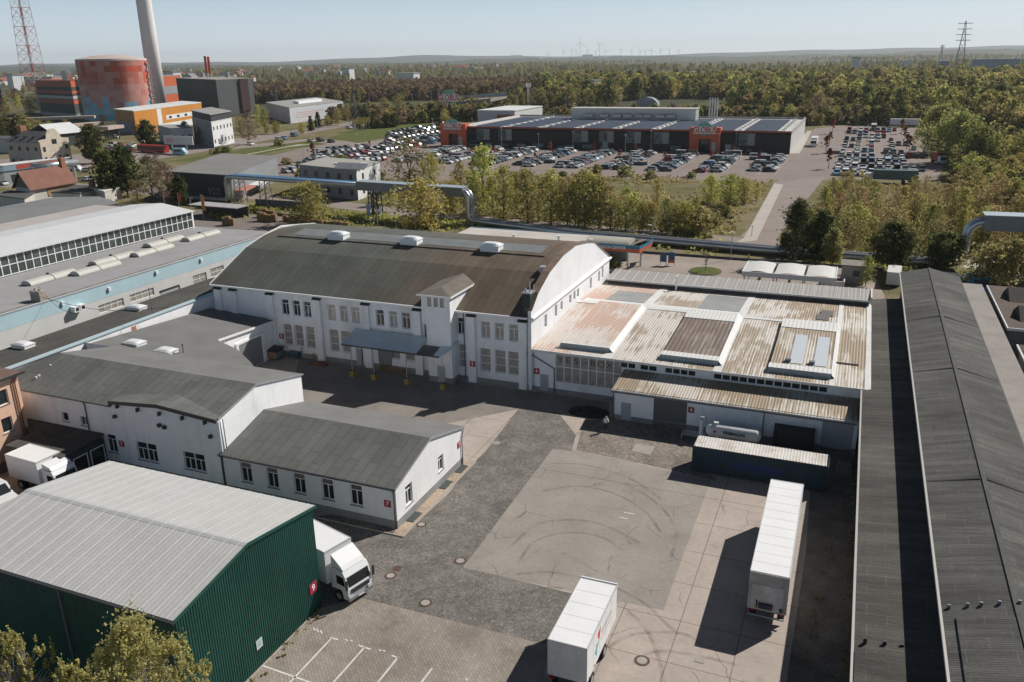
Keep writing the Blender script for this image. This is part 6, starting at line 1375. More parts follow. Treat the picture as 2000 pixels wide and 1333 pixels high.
    MB().slab([fr.P(-1, -1, z+.1), fr.P(-1, V+1, z+.1), fr.P(L1/2, V+1, z+4), fr.P(L1/2, -1, z+4)][::1 if fr.u.cross(fr.v).z < 0 else -1], .2).build('roof', M('glare_white', (.62, .63, .64)), t); MB().slab([fr.P(L1/2, -1, z+4), fr.P(L1/2, V+1, z+4), fr.P(L1+1, V+1, z+.1), fr.P(L1+1, -1, z+.1)][::1 if fr.u.cross(fr.v).z < 0 else -1], .2).build('roof', GREYR, t)
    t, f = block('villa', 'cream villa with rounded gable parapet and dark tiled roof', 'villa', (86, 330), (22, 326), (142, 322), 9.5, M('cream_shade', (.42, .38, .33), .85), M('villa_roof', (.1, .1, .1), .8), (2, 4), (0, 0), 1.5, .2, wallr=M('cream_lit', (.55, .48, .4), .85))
    V = f.lv; L1 = f.lu
    pr = [(0, 9.4), (V*.25, 9.4), (V*.28, 12), (V*.4, 13.6), (V*.55, 13.6), (V*.68, 12), (V*.72, 9.4), (V, 9.4), (V, 10.4), (V*.75, 10.8), (V*.7, 12.6), (V*.56, 14.4), (V*.4, 14.4), (V*.26, 12.6), (V*.23, 10.8), (0, 10.4)]
    m = MB(); 
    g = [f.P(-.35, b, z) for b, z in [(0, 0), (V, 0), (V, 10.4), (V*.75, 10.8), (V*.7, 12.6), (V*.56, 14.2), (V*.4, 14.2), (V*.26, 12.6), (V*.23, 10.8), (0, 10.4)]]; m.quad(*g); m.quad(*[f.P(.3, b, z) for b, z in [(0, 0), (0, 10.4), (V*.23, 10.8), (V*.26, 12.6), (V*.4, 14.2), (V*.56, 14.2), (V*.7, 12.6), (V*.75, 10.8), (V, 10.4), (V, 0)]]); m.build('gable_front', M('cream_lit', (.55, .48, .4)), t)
    for b, z in ((.12, 7), (.45, 9.5), (.53, 9.5), (.88, 7.2), (.12, 3.2), (.3, 3), (.6, 3.4), (.85, 3.4), (.74, 3)): f.box(MB(), -.45, -.36, V*b-.5, V*b+.5, z-.8, z+.9).build('window', WINM, t)
    MB().slab([f.P(.3, 0, 9.7), f.P(.3, V/2, 13.2), f.P(L1, V/2, 13.2), f.P(L1, 0, 9.7)], .2).slab([f.P(.3, V/2, 13.2), f.P(.3, V, 9.7), f.P(L1, V, 9.7), f.P(L1, V/2, 13.2)], .2).build('pitched_roof', M('villa_roof', (.1, .1, .1)), t)
    for a in (.3, .55, .8): f.box(MB(), L1*a-.6, L1*a+.6, V*.15, V*.25, 10.6, 11.6).build('roof_window', WINM, t)
    f.box(MB(), L1*.85, L1*.98, V*.4, V*.6, 12, 15).build('chimney', M('brick_stack', (.3, .14, .09)), t)
    # house with red-brown roof
    fr = gframe((66, 398), (36, 394), (150, 382)); t = thing('brown_roof_house', 'house with red-brown pitched roof and pale walls', 'house', tuple(fr.A)); L1, V = fr.lu, fr.lv
    m = MB(); fr.box(m, 0, L1, 0, V, 0, 4.2); m.build('wall', M('house_white', (.5, .48, .45), .85, .06, .2), t)
    MB().quad(fr.P(0, -.02, 4.2), fr.P(L1, -.02, 4.2), fr.P(L1/2, -.02, 8.6)).build('gable', M('dark_gable', (.16, .15, .14)), t)
    fl = fr.u.cross(fr.v).z < 0; q = [[fr.P(-.8, -.8, 3.9), fr.P(-.8, V+.8, 3.9), fr.P(L1/2, V+.8, 8.8), fr.P(L1/2, -.8, 8.8)], [fr.P(L1/2, -.8, 8.8), fr.P(L1/2, V+.8, 8.8), fr.P(L1+.8, V+.8, 3.9), fr.P(L1+.8, -.8, 3.9)]]
    m = MB(); [m.slab(s_[::1 if fl else -1], .2) for s_ in q]; m.build('roof', M('red_brown_roof', (.2, .1, .075), .9, .12, .4), t)
    fr.box(MB(), -.15, -.05, V*.35, V*.95, 1.2, 3.6).build('brick_strip', M('brick_tan', (.36, .22, .13)), t); fr.box(MB(), L1*.4, L1*.6, V*.92, V+.3, 6, 11).build('chimney', M('brick_stack', (.3, .14, .09)), t)
    # small flat roofs, low outbuildings
    for i, (A, B, C, h, lb) in enumerate((((160, 400), (105, 398), (205, 385), 3, 'low dark outbuilding right below the brown roofed house'), ((208, 398), (180, 390), (240, 388), 3.2, 'small flat shed with white roof near the round brick chimney'), ((52, 412), (0, 405), (70, 400), 3, 'low dark shed left of the brown roofed house'), ((36, 300), (-20, 298), (60, 294), 6, 'dark low works roof left of the cream villa'))):
        block('outbuilding', lb, 'shed', A, B, C, h, M('house_white', (.5, .48, .45)), M('dark_roof_felt', (.09, .09, .09)) if i != 1 else WHT)
    x, y = G(185, 390); c = MB().cyl(x, y, 0, ZAT(x, y, 351), 1.0, .85).build('brick_chimney', M('brick_stack', (.3, .14, .09))); tag(c, 'short round red brick chimney beside the dark green tree', 'chimney')
    # filling station style canopy with red and orange panels
    fr = gframe((12, 362), (-80, 372), (128, 345)); t = thing('car_repair_hall', 'low blue-grey canopy building with red and orange fascia panels', 'building', tuple(fr.A)); L1, V = fr.lu, fr.lv
    fr.box(MB(), 0, L1, 0, V, 0, 4.4).build('wall', M('station_wall', (.24, .26, .27)), t); fr.box(MB(), -1.2, L1, -1.2, V+1, 4.41, 6.2).build('fascia', M('station_blue', (.2, .28, .34), .5), t); fr.box(MB(), -1.6, L1, -1.6, V+1.4, 6.21, 6.5).build('roof', FLASH, t)
    fr.box(MB(), -1.3, -1.21, V*.15, V*.42, 4.6, 6.0).build('red_panel', flat('fascia_red', (.35, .06, .04)), t); fr.box(MB(), -1.3, -1.21, V*.52, V*.85, 4.6, 6.0).build('orange_panel', flat('fascia_orange', (.4, .12, .05)), t)
    for k in range(4): fr.box(MB(), -.08, -.02, V*(.1+.2*k), V*(.2+.2*k), .5, 3).build('window', WINM, t)
    # rail-side roofs: long pinkish conveyor galleries
    for i, (a, b, z_, lb) in enumerate((((0, 232), (185, 226), 6, 'upper long pale conveyor gallery left of the tank'), ((60, 250), (195, 238), 6, 'lower pinkish gallery roof in front of the tank'), ((200, 248), (232, 244), 7, 'short pale gallery leading to the orange building'))):
        (x0, y0), (x1, y1) = G(*a, z_), G(*b, z_); d = Vector((x1-x0, y1-y0, 0)).normalized(); n_ = Vector((-d.y, d.x, 0))*3
        t = thing('gallery', lb, 'gallery', (x0, y0, 0), 0, 'long galleries on the works site'); m = MB()
        q = [Vector((x0, y0, z_))-n_, Vector((x1, y1, z_))-n_, Vector((x1, y1, z_))+n_, Vector((x0, y0, z_))+n_]
        m.slab(q, 1.6); m.build('deck', M('pinkish_sheet', (.45, .36, .33), .8), t)
        for k in range(6):
            p = Vector((x0, y0, 0)).lerp(Vector((x1, y1, 0)), (k+.5)/6); MB().tube([p, p+Vector((0, 0, z_-1.6))], .4, 6).build('leg', M('dark_wall', (.09, .09, .09)), t)
district()

# ------------------------------------------------------------------ power station landmarks
def landmarks():
    x, y = G(236, 232); d = math.hypot(x, y); dv = (Vector((x, y, CAM_H))-CAMP).dot(Fv)*1.0
    r_ = 63/F_PX*(Vector((x, y, 10))-CAMP).dot(Fv); zt = ZAT(x, y-r_*.0, 119)
    t = thing('storage_tank', 'huge round tank with red, pink and turquoise square pattern', 'tank', (x, y, 0))
    m, nt, b = newmat('pixel_pattern'); tc = nt.nodes.new('ShaderNodeTexCoord'); s = nt.nodes.new('ShaderNodeSeparateXYZ'); nt.links.new(tc.outputs['Object'], s.inputs[0])
    an = N(nt, 'ShaderNodeMath', operation='ARCTAN2'); nt.links.new(s.outputs['Y'], an.inputs[0]); nt.links.new(s.outputs['X'], an.inputs[1])
    au = N(nt, 'ShaderNodeMath', operation='MULTIPLY'); nt.links.new(an.outputs[0], au.inputs[0]); au.inputs[1].default_value = r_/4.6
    fl1 = N(nt, 'ShaderNodeMath', operation='FLOOR'); nt.links.new(au.outputs[0], fl1.inputs[0])
    zu = N(nt, 'ShaderNodeMath', operation='DIVIDE'); nt.links.new(s.outputs['Z'], zu.inputs[0]); zu.inputs[1].default_value = 4.0
    fl2 = N(nt, 'ShaderNodeMath', operation='FLOOR'); nt.links.new(zu.outputs[0], fl2.inputs[0])
    cb = nt.nodes.new('ShaderNodeCombineXYZ'); nt.links.new(fl1.outputs[0], cb.inputs[0]); nt.links.new(fl2.outputs[0], cb.inputs[1])
    wn = nt.nodes.new('ShaderNodeTexWhiteNoise'); nt.links.new(cb.outputs[0], wn.inputs['Vector'])
    c2 = nt.nodes.new('ShaderNodeVectorMath'); c2.operation = 'ADD'; nt.links.new(cb.outputs[0], c2.inputs[0]); c2.inputs[1].default_value = (17, 31, 0); wn2 = nt.nodes.new('ShaderNodeTexWhiteNoise'); nt.links.new(c2.outputs[0], wn2.inputs['Vector'])
    reds = ramp(nt, wn.outputs['Value'], [(0, (.33, .04, .02)), (.2, (.42, .1, .06)), (.45, (.42, .16, .12)), (.7, (.48, .22, .18)), (.9, (.52, .07, .02))])
    blue = ramp(nt, wn.outputs['Value'], [(0, (.12, .36, .45)), (.5, (.16, .42, .5)), (.8, (.36, .4, .55)), (1, (.1, .3, .4))])
    pk = ramp(nt, wn.outputs['Value'], [(0, (.46, .2, .16)), (.5, (.5, .26, .22)), (.9, (.42, .15, .12))])
    hz = N(nt, 'ShaderNodeMath', operation='DIVIDE'); nt.links.new(fl2.outputs[0], hz.inputs[0]); hz.inputs[1].default_value = zt/4.0
    f1 = N(nt, 'ShaderNodeMath', operation='GREATER_THAN'); nt.links.new(hz.outputs[0], f1.inputs[0]); f1.inputs[1].default_value = .52
    base = mixc(nt, f1.outputs[0], pk, reds)
    su = N(nt, 'ShaderNodeMath', operation='ADD'); nt.links.new(hz.outputs[0], su.inputs[0]); r2 = N(nt, 'ShaderNodeMath', operation='MULTIPLY'); nt.links.new(wn2.outputs['Value'], r2.inputs[0]); r2.inputs[1].default_value = .42; nt.links.new(r2.outputs[0], su.inputs[1])
    f2 = N(nt, 'ShaderNodeMath', operation='LESS_THAN'); nt.links.new(su.outputs[0], f2.inputs[0]); f2.inputs[1].default_value = .4
    nt.links.new(mixc(nt, f2.outputs[0], base, blue), b.inputs['Base Color']); b.inputs['Roughness'].default_value = .6
    MB().cyl(x, y, 0, zt, r_, n=72).build('shell', m, t)
    rf = MB(); rf.tube([(x, y, zt), (x, y, zt+1.2), (x, y, zt+3.2), (x, y, zt+4.2)], [r_*1.005, r_*.99, r_*.55, r_*.05], 72); rf.build('domed_roof', M('tank_roof', (.5, .42, .38)), t, smooth=False)
    k = MB(); st = []
    for i in range(60): a = -1.05+.35*math.sin(i*.8)*0; 
    for i in range(26):
        z = zt*i/26; a = math.atan2(-y, -x)+.0+1.25+.05*math.sin(i*2.2); k.box(x+(r_+.8)*math.cos(a)-1.4, x+(r_+.8)*math.cos(a)+1.4, y+(r_+.8)*math.sin(a)-1.4, y+(r_+.8)*math.sin(a)+1.4, z, z+.35)
    k.build('stair', GALV, t)
    x, y = G(313, 222); f_ = (Vector((x, y, 60))-CAMP).dot(Fv)
    r0 = 15.5/F_PX*f_; t = thing('power_station_chimney', 'very tall pale concrete chimney rising out of the top of the picture', 'chimney', (x, y, 0))
    MB().tube([(x, y, 0), (x, y, 60), (x, y, 150), (x, y, 158)], [r0, r0*.93, r0*.78, r0*.77], 40).build('shaft', M('chimney_concrete', (.72, .69, .68), .9, .05, .03), t, smooth=True); MB().cyl(x, y, 150.5, 158.5, r0*.83).build('cap', DGR, t)
    # lattice mast
    x, y = G(80, 222); sc = (Vector((x, y, 60))-CAMP).dot(Fv)/F_PX
    t = thing('lattice_mast', 'tall red and white lattice mast cut by the upper left corner', 'mast', (x, y, 0)); Ht = 170
    RW = [flat('mast_red', (.5, .14, .12), .6), flat('mast_white', (.6, .6, .6), .6)]
    def half(z): return (46*sc*.5)*max(0, 1-z/Ht)**.9*.62+1.4
    zs = [0]; 
    while zs[-1] < Ht-5: zs.append(zs[-1]+max(7, half(zs[-1])*1.15))
    cs = [(-1, -1), (1, -1), (1, 1), (-1, 1)]
    for i, (a, c) in enumerate(zip(zs, zs[1:])):
        m = MB(); ha, hc = half(a), half(c); wv = .2
        for k in range(4):
            p, q = cs[k], cs[(k+1) % 4]
            A = Vector((x+p[0]*ha, y+p[1]*ha, a)); B = Vector((x+p[0]*hc, y+p[1]*hc, c)); C_ = Vector((x+q[0]*ha, y+q[1]*ha, a)); D = Vector((x+q[0]*hc, y+q[1]*hc, c))
            m.bar(A, B, .38); m.bar(A, D, wv); m.bar(C_, B, wv); m.bar(B, D, wv)
        m.bar((x-half(a)*0, y, a), (x, y, c), 1.0)
        m.build('lattice_section', RW[i % 2 if i > 1 else 1], t)
    # high voltage pylons
    def pylon(px, pb, pt, lb, col=GALV, arms=3):
        x, y = G(px, pb); z = ZAT(x, y, pt); sc = (Vector((x, y, z/2))-CAMP).dot(Fv)/F_PX; t = thing('pylon', lb, 'pylon', (x, y, 0), 0, 'high voltage pylons'); m = MB(); n = 7; w0 = z*.09; wv = max(.22, .8*sc)
        for i in range(n):
            a, c = z*i/n, z*(i+1)/n; ha, hc = w0*(1-i/n)+.4, w0*(1-(i+1)/n)+.4
            for k in range(4):
                p, q = cs[k], cs[(k+1) % 4]; A = (x+p[0]*ha, y+p[1]*ha, a); B = (x+p[0]*hc, y+p[1]*hc, c); D = (x+q[0]*hc, y+q[1]*hc, c); m.bar(A, B, wv); m.bar(A, D, wv*.7)
        m.build('lattice', col, t); 
        for k in range(arms): zz = z*(.95-.11*k); MB().bar((x-z*.14, y, zz), (x+z*.14, y, zz), wv*1.2).build('crossarm', col, t)
    PG = flat('pylon_grey', (.17, .18, .19), .6)
    pylon(694, 246, 172, 'slender grey pylon beside the pale long building', PG, 2); pylon(1872, 140, 41, 'tallest grey pylon standing over the woods at the right', PG, 4); pylon(1874-37, 118, 88, 'small faint pylon left of the tallest pylon on the horizon', PG, 2); pylon(540, 215, 168, 'faint pylon behind the dark power hall', PG, 2); pylon(1755, 100, 86, 'tiny mast on the right horizon', PG, 1)
    # transmission wires from the tall pylon
    # wind turbines on the horizon
    wm = flat('turbine_white', (.5, .52, .54), .5)
    for i, (px, top) in enumerate(((1133, 84), (1171, 88), (1070, 104), (1101, 100), (1116, 99), (1125, 100), (1148, 98), (1163, 101), (1183, 99), (1213, 99), (1233, 99), (1250, 100), (1261, 100), (1272, 98), (1290, 98), (1307, 98), (1326, 98))):
        x, y = G(px, 124-(.0234*(px-1000))-8.5, 0); dd = math.hypot(x, y); s_ = 7600/dd; x *= s_; y *= s_
        z = ZAT(x, y, top); t = thing('wind_turbine', 'wind turbine, %s from the left on the far horizon' % ORD(sorted([1133, 1171, 1070, 1101, 1116, 1125, 1148, 1163, 1183, 1213, 1233, 1250, 1261, 1272, 1290, 1307, 1326]).index(px)+1), 'wind turbine', (x, y, 0), 0, 'wind turbines on the horizon')
        MB().cyl(x, y, 0, z, 1.7, 1.1, 6).build('tower', wm, t); a0 = i*1.3; bl = z*.42
        for k in range(3):
            a = a0+k*2.094; MB().tube([(x, y-4, z), (x+bl*math.sin(a), y-4, z+bl*math.cos(a))], [1.2, .4], 4).build('blade', wm, t)
ONES = 'zeroth first second third fourth fifth sixth seventh eighth ninth tenth eleventh twelfth thirteenth fourteenth fifteenth sixteenth seventeenth eighteenth nineteenth'.split()
TENS = {2: 'twentieth', 3: 'thirtieth', 4: 'fortieth', 5: 'fiftieth', 6: 'sixtieth', 7: 'seventieth', 8: 'eightieth', 9: 'ninetieth'}; TB = {2: 'twenty', 3: 'thirty', 4: 'forty', 5: 'fifty', 6: 'sixty', 7: 'seventy', 8: 'eighty', 9: 'ninety'}
def ORD(n):
    if n < 20: return ONES[n]
    if n >= 100: return 'hundred-and-'+ORD(n-100) if n > 100 else 'hundredth'
    return TENS[n//10] if n % 10 == 0 else TB[n//10]+'-'+ONES[n % 10]
landmarks()
# ------------------------------------------------------------------ pipeline
def pipeline():
    ST = M('pipe_steel', (.45, .47, .49), .35, .08, .4, metal=.75); BT = flat('pipe_blue_top', (.045, .16, .3), .4); DUCT = M('duct_grey', (.2, .215, .23), .5, .06, .3, metal=.3)
    t = thing('district_heating_pipe', 'silver district heating pipeline raised on lattice supports with blue top and duct section', 'pipeline', (-110, 172, 0))
    zp = 7.6; xE, yE = G(905, 374, zp); xW, yW = G(452, 345, zp); xM, yM = G(702, 361, zp)
    def pt(x, z, off=0): s = (x-xW)/(xE-xW); return (x, yW+(yE-yW)*s+off, z)
    for off in (-.75, .75):
        R_ = .55; r_ = 1.6
        bend = [(xW-r_*math.sin(R(a)), zp-r_+r_*math.cos(R(a))) for a in (0, 22, 45, 68, 90)]
        low = [(xW-r_*1+-r_+r_*math.cos(R(a)), 1.1+r_-r_*math.sin(R(a))) for a in (0, 30, 60, 90)]
        pts = [pt(xM, zp, off)]+[pt(x, z, off) for x, z in bend]+[pt(xW-r_, 1.1+r_+.1, off)]+[pt(x, z, off) for x, z in low]+[pt(xW-22, 1.1, off)]
        MB().tube(pts, .62, 12).build('west_pipe', ST, t, smooth=True)
        xb = xE
        b2 = [(xb+r_*math.sin(R(a)), zp-r_+r_*math.cos(R(a))) for a in (0, 22, 45, 68, 90)]; l2 = [(xb+2*r_-r_*math.cos(R(a)), 1.0+r_-r_*math.sin(R(a))) for a in (0, 30, 60, 90)]
        pts = [pt(xb-3, zp, off)]+[pt(x, z, off) for x, z in b2]+[pt(x, z, off) for x, z in l2]
        e = pts[-1]
        pts += [(-55, 168.3+off, 1.0), (-13.6, 164.4+off, 1.0), (16.5, 163.2+off, 1.0)]
        q = [(16.5+2.2*math.sin(R(a)), 1.0+2.2-2.2*math.cos(R(a))) for a in (30, 60, 90)]; pts += [(x, 163.2+off, z) for x, z in q]
        q = [(18.7+2.6-2.6*math.cos(R(a)), 6.2+2.6*math.sin(R(a))) for a in (0, 30, 60, 90)]; pts += [(x, 163.4+off, z) for x, z in q]+[(40, 165+off, 8.8)]
        MB().tube(pts, .72, 12).build('east_pipe', ST, t, smooth=True)
    k = MB(); A, B = pt(xW, zp+.55), pt(xM, zp+.55); k.quad((A[0], A[1]-.9, A[2]), (B[0], B[1]-.9, B[2]), (B[0], B[1]-.5, B[2]+.12), (A[0], A[1]-.5, A[2]+.12)); k.box(0, 0, 0, 0, 0, 0) if False else None
    k = MB().slab([(A[0], A[1]-1.2, A[2]), (B[0], B[1]-1.2, B[2]), (B[0], B[1]+1.2, B[2]+.1), (A[0], A[1]+1.2, A[2]+.1)], .08); k.build('blue_cover', BT, t)
    C_, D = pt(xM, zp), pt(xE+.5, zp); m = MB()
    for s in (-1,): m.slab([(C_[0], C_[1]-1.6, zp+.95), (D[0], D[1]-1.6, zp+.95), (D[0], D[1]+1.6, zp+.95), (C_[0], C_[1]+1.6, zp+.95)], 2.1)
    m.build('duct', DUCT, t); MB().slab([(C_[0], C_[1]-1.75, zp+1.05), (D[0], D[1]-1.75, zp+1.05), (D[0], D[1]+1.75, zp+1.05), (C_[0], C_[1]+1.75, zp+1.05)], .09).build('duct_cover', M('duct_cover', (.4, .46, .5), .4, .05, .5, metal=.3), t)
    MB().slab([(21, 161.6, 10.0), (60, 164.6, 10.0), (60, 168, 10.0), (21, 165.2, 10.0)], 2.6).build('east_duct', DUCT, t); MB().slab([(20.8, 161.4, 10.12), (60, 164.4, 10.12), (60, 168.2, 10.12), (20.8, 165.4, 10.12)], .1).build('east_duct_cover', M('duct_cover', (.4, .46, .5)), t)
    for off in (-1.1, 1.1): pass
    LG = M('support_cream', (.42, .37, .32), .7, .2, .8, dirt=(.3, .14, .09))
    for i, (px, py, kind) in enumerate(((466, 402, 0), (540, 400, 1), (705, 430, 2), (718, 430, 2), (903, 448, 3))):
        x, y = G(px, py); zt = zp-.7 if px < 700 else zp-1.1; s = MB(); w_ = 1.0 if kind < 2 else .5
        yy = pt(x, 0)[1]
        for dx, dy in ((-w_, -1), (w_, -1), (w_, 1), (-w_, 1)): s.bar((x+dx*1.25, yy+dy*1.25, 0), (x+dx*.8, yy+dy, zt), .28)
        n = 5
        for k_ in range(n):
            z0, z1 = zt*k_/n, zt*(k_+1)/n
            for dy in (-1.1, 1.1): s.bar((x-w_, yy+dy, z0), (x+w_, yy+dy, z1), .13); s.bar((x+w_, yy+dy, z0), (x-w_, yy+dy, z1), .13)
            s.bar((x+w_, yy-1.1, z0), (x+w_, yy+1.1, z1), .13)
        s.build('support', LG if kind in (0, 1, 3) else DGR, t)
        MB().box(x-w_*1.6, x+w_*1.6, yy-1.8, yy+1.8, 0, .35).build('footing', CONC, t)
    # low pipe run at the left beside the car repair hall
    x0, y0 = G(62, 328, 7); x1, y1 = G(150, 317, 7); p = thing('silver_pipe_run', 'short silver pipe run with downward bends above the brown roofed house', 'pipeline', (x0, y0, 0))
    MB().tube([(x0, y0, 7), (x1, y1, 7)], 1.1, 10).build('pipe', ST, p, smooth=True)
    for d in (0, 3.2): MB().tube([(x0+6+d, y0, 7), (x0+9.5+d, y0-.5, 6.6), (x0+12+d, y0-1, 5), (x0+13+d, y0-1, 1)], 1.0, 10).build('bend', ST, p, smooth=True)
    for k_ in range(3): u = x0+(x1-x0)*(.1+.4*k_); v = y0+(y1-y0)*(.1+.4*k_); MB().cyl(u, v, 0, 6, .4, n=8).build('leg', GALV, p)
pipeline()
# ------------------------------------------------------------------ trees
def leafmat(name, c1, c2, c3=None, hue=.03, val=.35):
    m, nt, b = newmat(name)
    at = nt.nodes.new('ShaderNodeAttribute'); at.attribute_name = 'tint'; s = nt.nodes.new('ShaderNodeSeparateColor'); nt.links.new(at.outputs['Color'], s.inputs[0])
    oi = nt.nodes.new('ShaderNodeObjectInfo')
    k = ramp(nt, s.outputs[0], [(0, c1), (.5, c2), (1, c3 or c2)])
    h = nt.nodes.new('ShaderNodeHueSaturation'); nt.links.new(k, h.inputs['Color'])
    mr = N(nt, 'ShaderNodeMapRange'); nt.links.new(oi.outputs['Random'], mr.inputs['Value']); mr.inputs['To Min'].default_value = .5-hue; mr.inputs['To Max'].default_value = .5+hue; nt.links.new(mr.outputs[0], h.inputs['Hue'])
    wn = nt.nodes.new('ShaderNodeTexWhiteNoise'); wn.noise_dimensions = '1D'; nt.links.new(oi.outputs['Random'], wn.inputs['W'])
    m2 = N(nt, 'ShaderNodeMapRange'); nt.links.new(wn.outputs['Value'], m2.inputs['Value']); m2.inputs['To Min'].default_value = 1-val; m2.inputs['To Max'].default_value = 1+val*.6; nt.links.new(m2.outputs[0], h.inputs['Value'])
    nt.nodes.remove(b); out = nt.nodes['Material Output']; d = nt.nodes.new('ShaderNodeBsdfDiffuse'); tr = nt.nodes.new('ShaderNodeBsdfTranslucent'); mx = nt.nodes.new('ShaderNodeMixShader'); mx.inputs[0].default_value = .5
    nt.links.new(h.outputs[0], d.inputs[0]); nt.links.new(h.outputs[0], tr.inputs[0]); nt.links.new(d.outputs[0], mx.inputs[1]); nt.links.new(tr.outputs[0], mx.inputs[2]); nt.links.new(mx.outputs[0], out.inputs[0]); return m
LM = {
 'spring green': leafmat('leaf_spring', (.25, .24, .085), (.38, .36, .125), (.5, .46, .17)),
 'olive': leafmat('leaf_olive', (.21, .2, .08), (.31, .29, .115), (.42, .385, .155)),
 'dark green': leafmat('leaf_dark', (.065, .08, .033), (.105, .12, .048), (.2, .2, .07)),
 'brownish': leafmat('leaf_brown', (.27, .205, .1), (.38, .29, .14), (.47, .375, .19)),
 'purple brown': leafmat('leaf_purple', (.17, .125, .09), (.26, .19, .13), (.34, .26, .17)),
 'reddish': leafmat('leaf_red', (.19, .06, .05), (.26, .09, .07), (.3, .13, .09)),
 'fresh shoot': leafmat('leaf_fresh', (.33, .3, .11), (.47, .43, .17), (.58, .54, .24), hue=0, val=.02),
 'yellow green': leafmat('leaf_yellow', (.3, .275, .085), (.44, .4, .13), (.56, .51, .19)),
}
BARK = M('bark', (.14, .115, .09), .95, .25, 2); BARKP = M('pale_bark', (.38, .36, .32), .9, .2, 2)
def crown_np(rng, H, Rx, z0, nclump, nleaf, ls, shape='round', spread=.22, droop=0, up=0):
    """leaf quads gathered in clumps through the volume of the crown; returns verts and tint per vertex"""
    n = nclump; u = rng.random(n)
    if shape == 'column':
        zz = z0+(H-z0)*rng.random(n)**.85; t_ = (zz-z0)/(H-z0); rad = Rx*np.clip(np.sin(np.pi*np.clip(t_*.84+.13, 0, 1))**.5, .15, 1)*(1-.25*t_)
    elif shape == 'cone':
        zz = z0+(H-z0)*rng.random(n)**1.2; t_ = (zz-z0)/(H-z0); rad = Rx*(1-t_*.92)
    elif shape == 'flat':
        zz = z0+(H-z0)*rng.random(n); t_ = (zz-z0)/(H-z0); rad = Rx*np.sqrt(np.clip(1-(t_*1.05-.25)**2*1.2, .05, 1))
    else:
        t_ = rng.random(n); zz = z0+(H-z0)*t_; rad = Rx*np.sqrt(np.clip(1-(2*t_-.9)**2*.9, .05, 1))
    ph = rng.random(n)*2*np.pi; rr = rad*np.sqrt(rng.random(n))*(.55+.55*rng.random(n))
    lob = 1+.22*np.sin(ph*3+rng.random()*6)+.15*np.sin(ph*5+rng.random()*6)
    cx, cyy = rr*lob*np.cos(ph), rr*lob*np.sin(ph); cr_ = spread*Rx*(.6+.8*rng.random(n))
    ct = np.clip(.5+.25*rng.standard_normal(n), 0, 1)
    idx = np.repeat(np.arange(n), nleaf); N_ = n*nleaf
    off = rng.standard_normal((N_, 3))*.5*cr_[idx][:, None]; off[:, 2] = np.abs(off[:, 2])*up if up else off[:, 2]*.75
    c = np.stack([cx[idx], cyy[idx], zz[idx]], 1)+off
    if droop: c[:, 2] -= droop*rng.random(N_)**2*Rx
    a = rng.standard_normal((N_, 3)); a /= np.linalg.norm(a, axis=1)[:, None]; b = rng.standard_normal((N_, 3)); b -= (b*a).sum(1)[:, None]*a; b /= np.linalg.norm(b, axis=1)[:, None]
    s = ls*(.55+.9*rng.random(N_))[:, None]; a = a*s*.5; b = b*s*.36
    V = np.stack([c-a-b, c+a-b*.6, c+a*1.1+b, c-a*.8+b], 1).reshape(-1, 3)
    tn = np.clip(ct[idx]+.18*rng.standard_normal(N_), 0, 1); tint = np.repeat(np.stack([tn, tn, tn, np.ones(N_)], 1), 4, axis=0)
    return V, tint, np.stack([cx, cyy, zz], 1)
def trunk_mb(rng, H, z0, r_, tips, nlimb):
    m = MB(); top = z0+(H-z0)*.6; m.tube([(0, 0, 0), (rng.normal()*.05, rng.normal()*.05, z0*.6), (rng.normal()*.15, rng.normal()*.15, z0+(H-z0)*.25), (rng.normal()*.3, rng.normal()*.3, top)], [r_, r_*.75, r_*.5, r_*.12], 6)
    for k in range(min(nlimb, len(tips))):
        t_ = tips[k]; zb = min(max(z0*.7, t_[2]*.55), top*.9); m.tube([(0, 0, zb), (t_[0]*.5, t_[1]*.5, (zb+t_[2])/2+.1), (t_[0], t_[1], t_[2])], [r_*.35, r_*.2, r_*.06], 4)
    return m
PROTO = {}
def proto(key, seed, H, Rx, z0, nclump, nleaf, ls, shape, leaf, bark=None, spread=.22, droop=0, limbs=10, tr=.22):
    rng = np.random.default_rng(seed); V, T, cl = crown_np(rng, H, Rx, z0, nclump, nleaf, ls, shape, spread, droop)
    PROTO.setdefault(key, []).append((npmesh('crown', V, None, 4, [LM[leaf]], T), trunk_mb(rng, H, z0, tr, cl, limbs).mesh('trunk', bark or BARK), H))
for s in range(3):
    proto('olive round', 10+s, 11, 4.3, .9, 160, 12, .36, 'round', 'spring green', limbs=20, spread=.27); proto('spring round', 20+s, 10, 4.4, .9, 180, 14, .34, 'round', 'yellow green', limbs=20, spread=.25)
    proto('spring tall', 30+s, 14, 3.3, .7, 190, 11, .33, 'column', 'yellow green', limbs=22, spread=.27); proto('olive tall', 35+s, 13, 3.4, .7, 180, 11, .33, 'column', 'spring green', limbs=22, spread=.27)
    proto('dark round', 40+s, 11, 4.0, 1.8, 170, 26, .5, 'round', 'dark green'); proto('brown round', 50+s, 10, 4.0, 1.0, 130, 10, .28, 'round', 'brownish', limbs=24)
    proto('purple round', 60+s, 12, 4.4, 1.6, 120, 12, .32, 'round', 'purple brown', limbs=22); proto('brown small', 70+s, 8, 2.7, .5, 110, 9, .27, 'round', 'brownish', limbs=16)
    proto('bush', 80+s, 2.6, 2.2, .2, 50, 20, .34, 'flat', 'olive', limbs=4, tr=.08); proto('conifer', 90+s, 10, 2.6, .6, 150, 18, .4, 'cone', 'dark green', limbs=4)
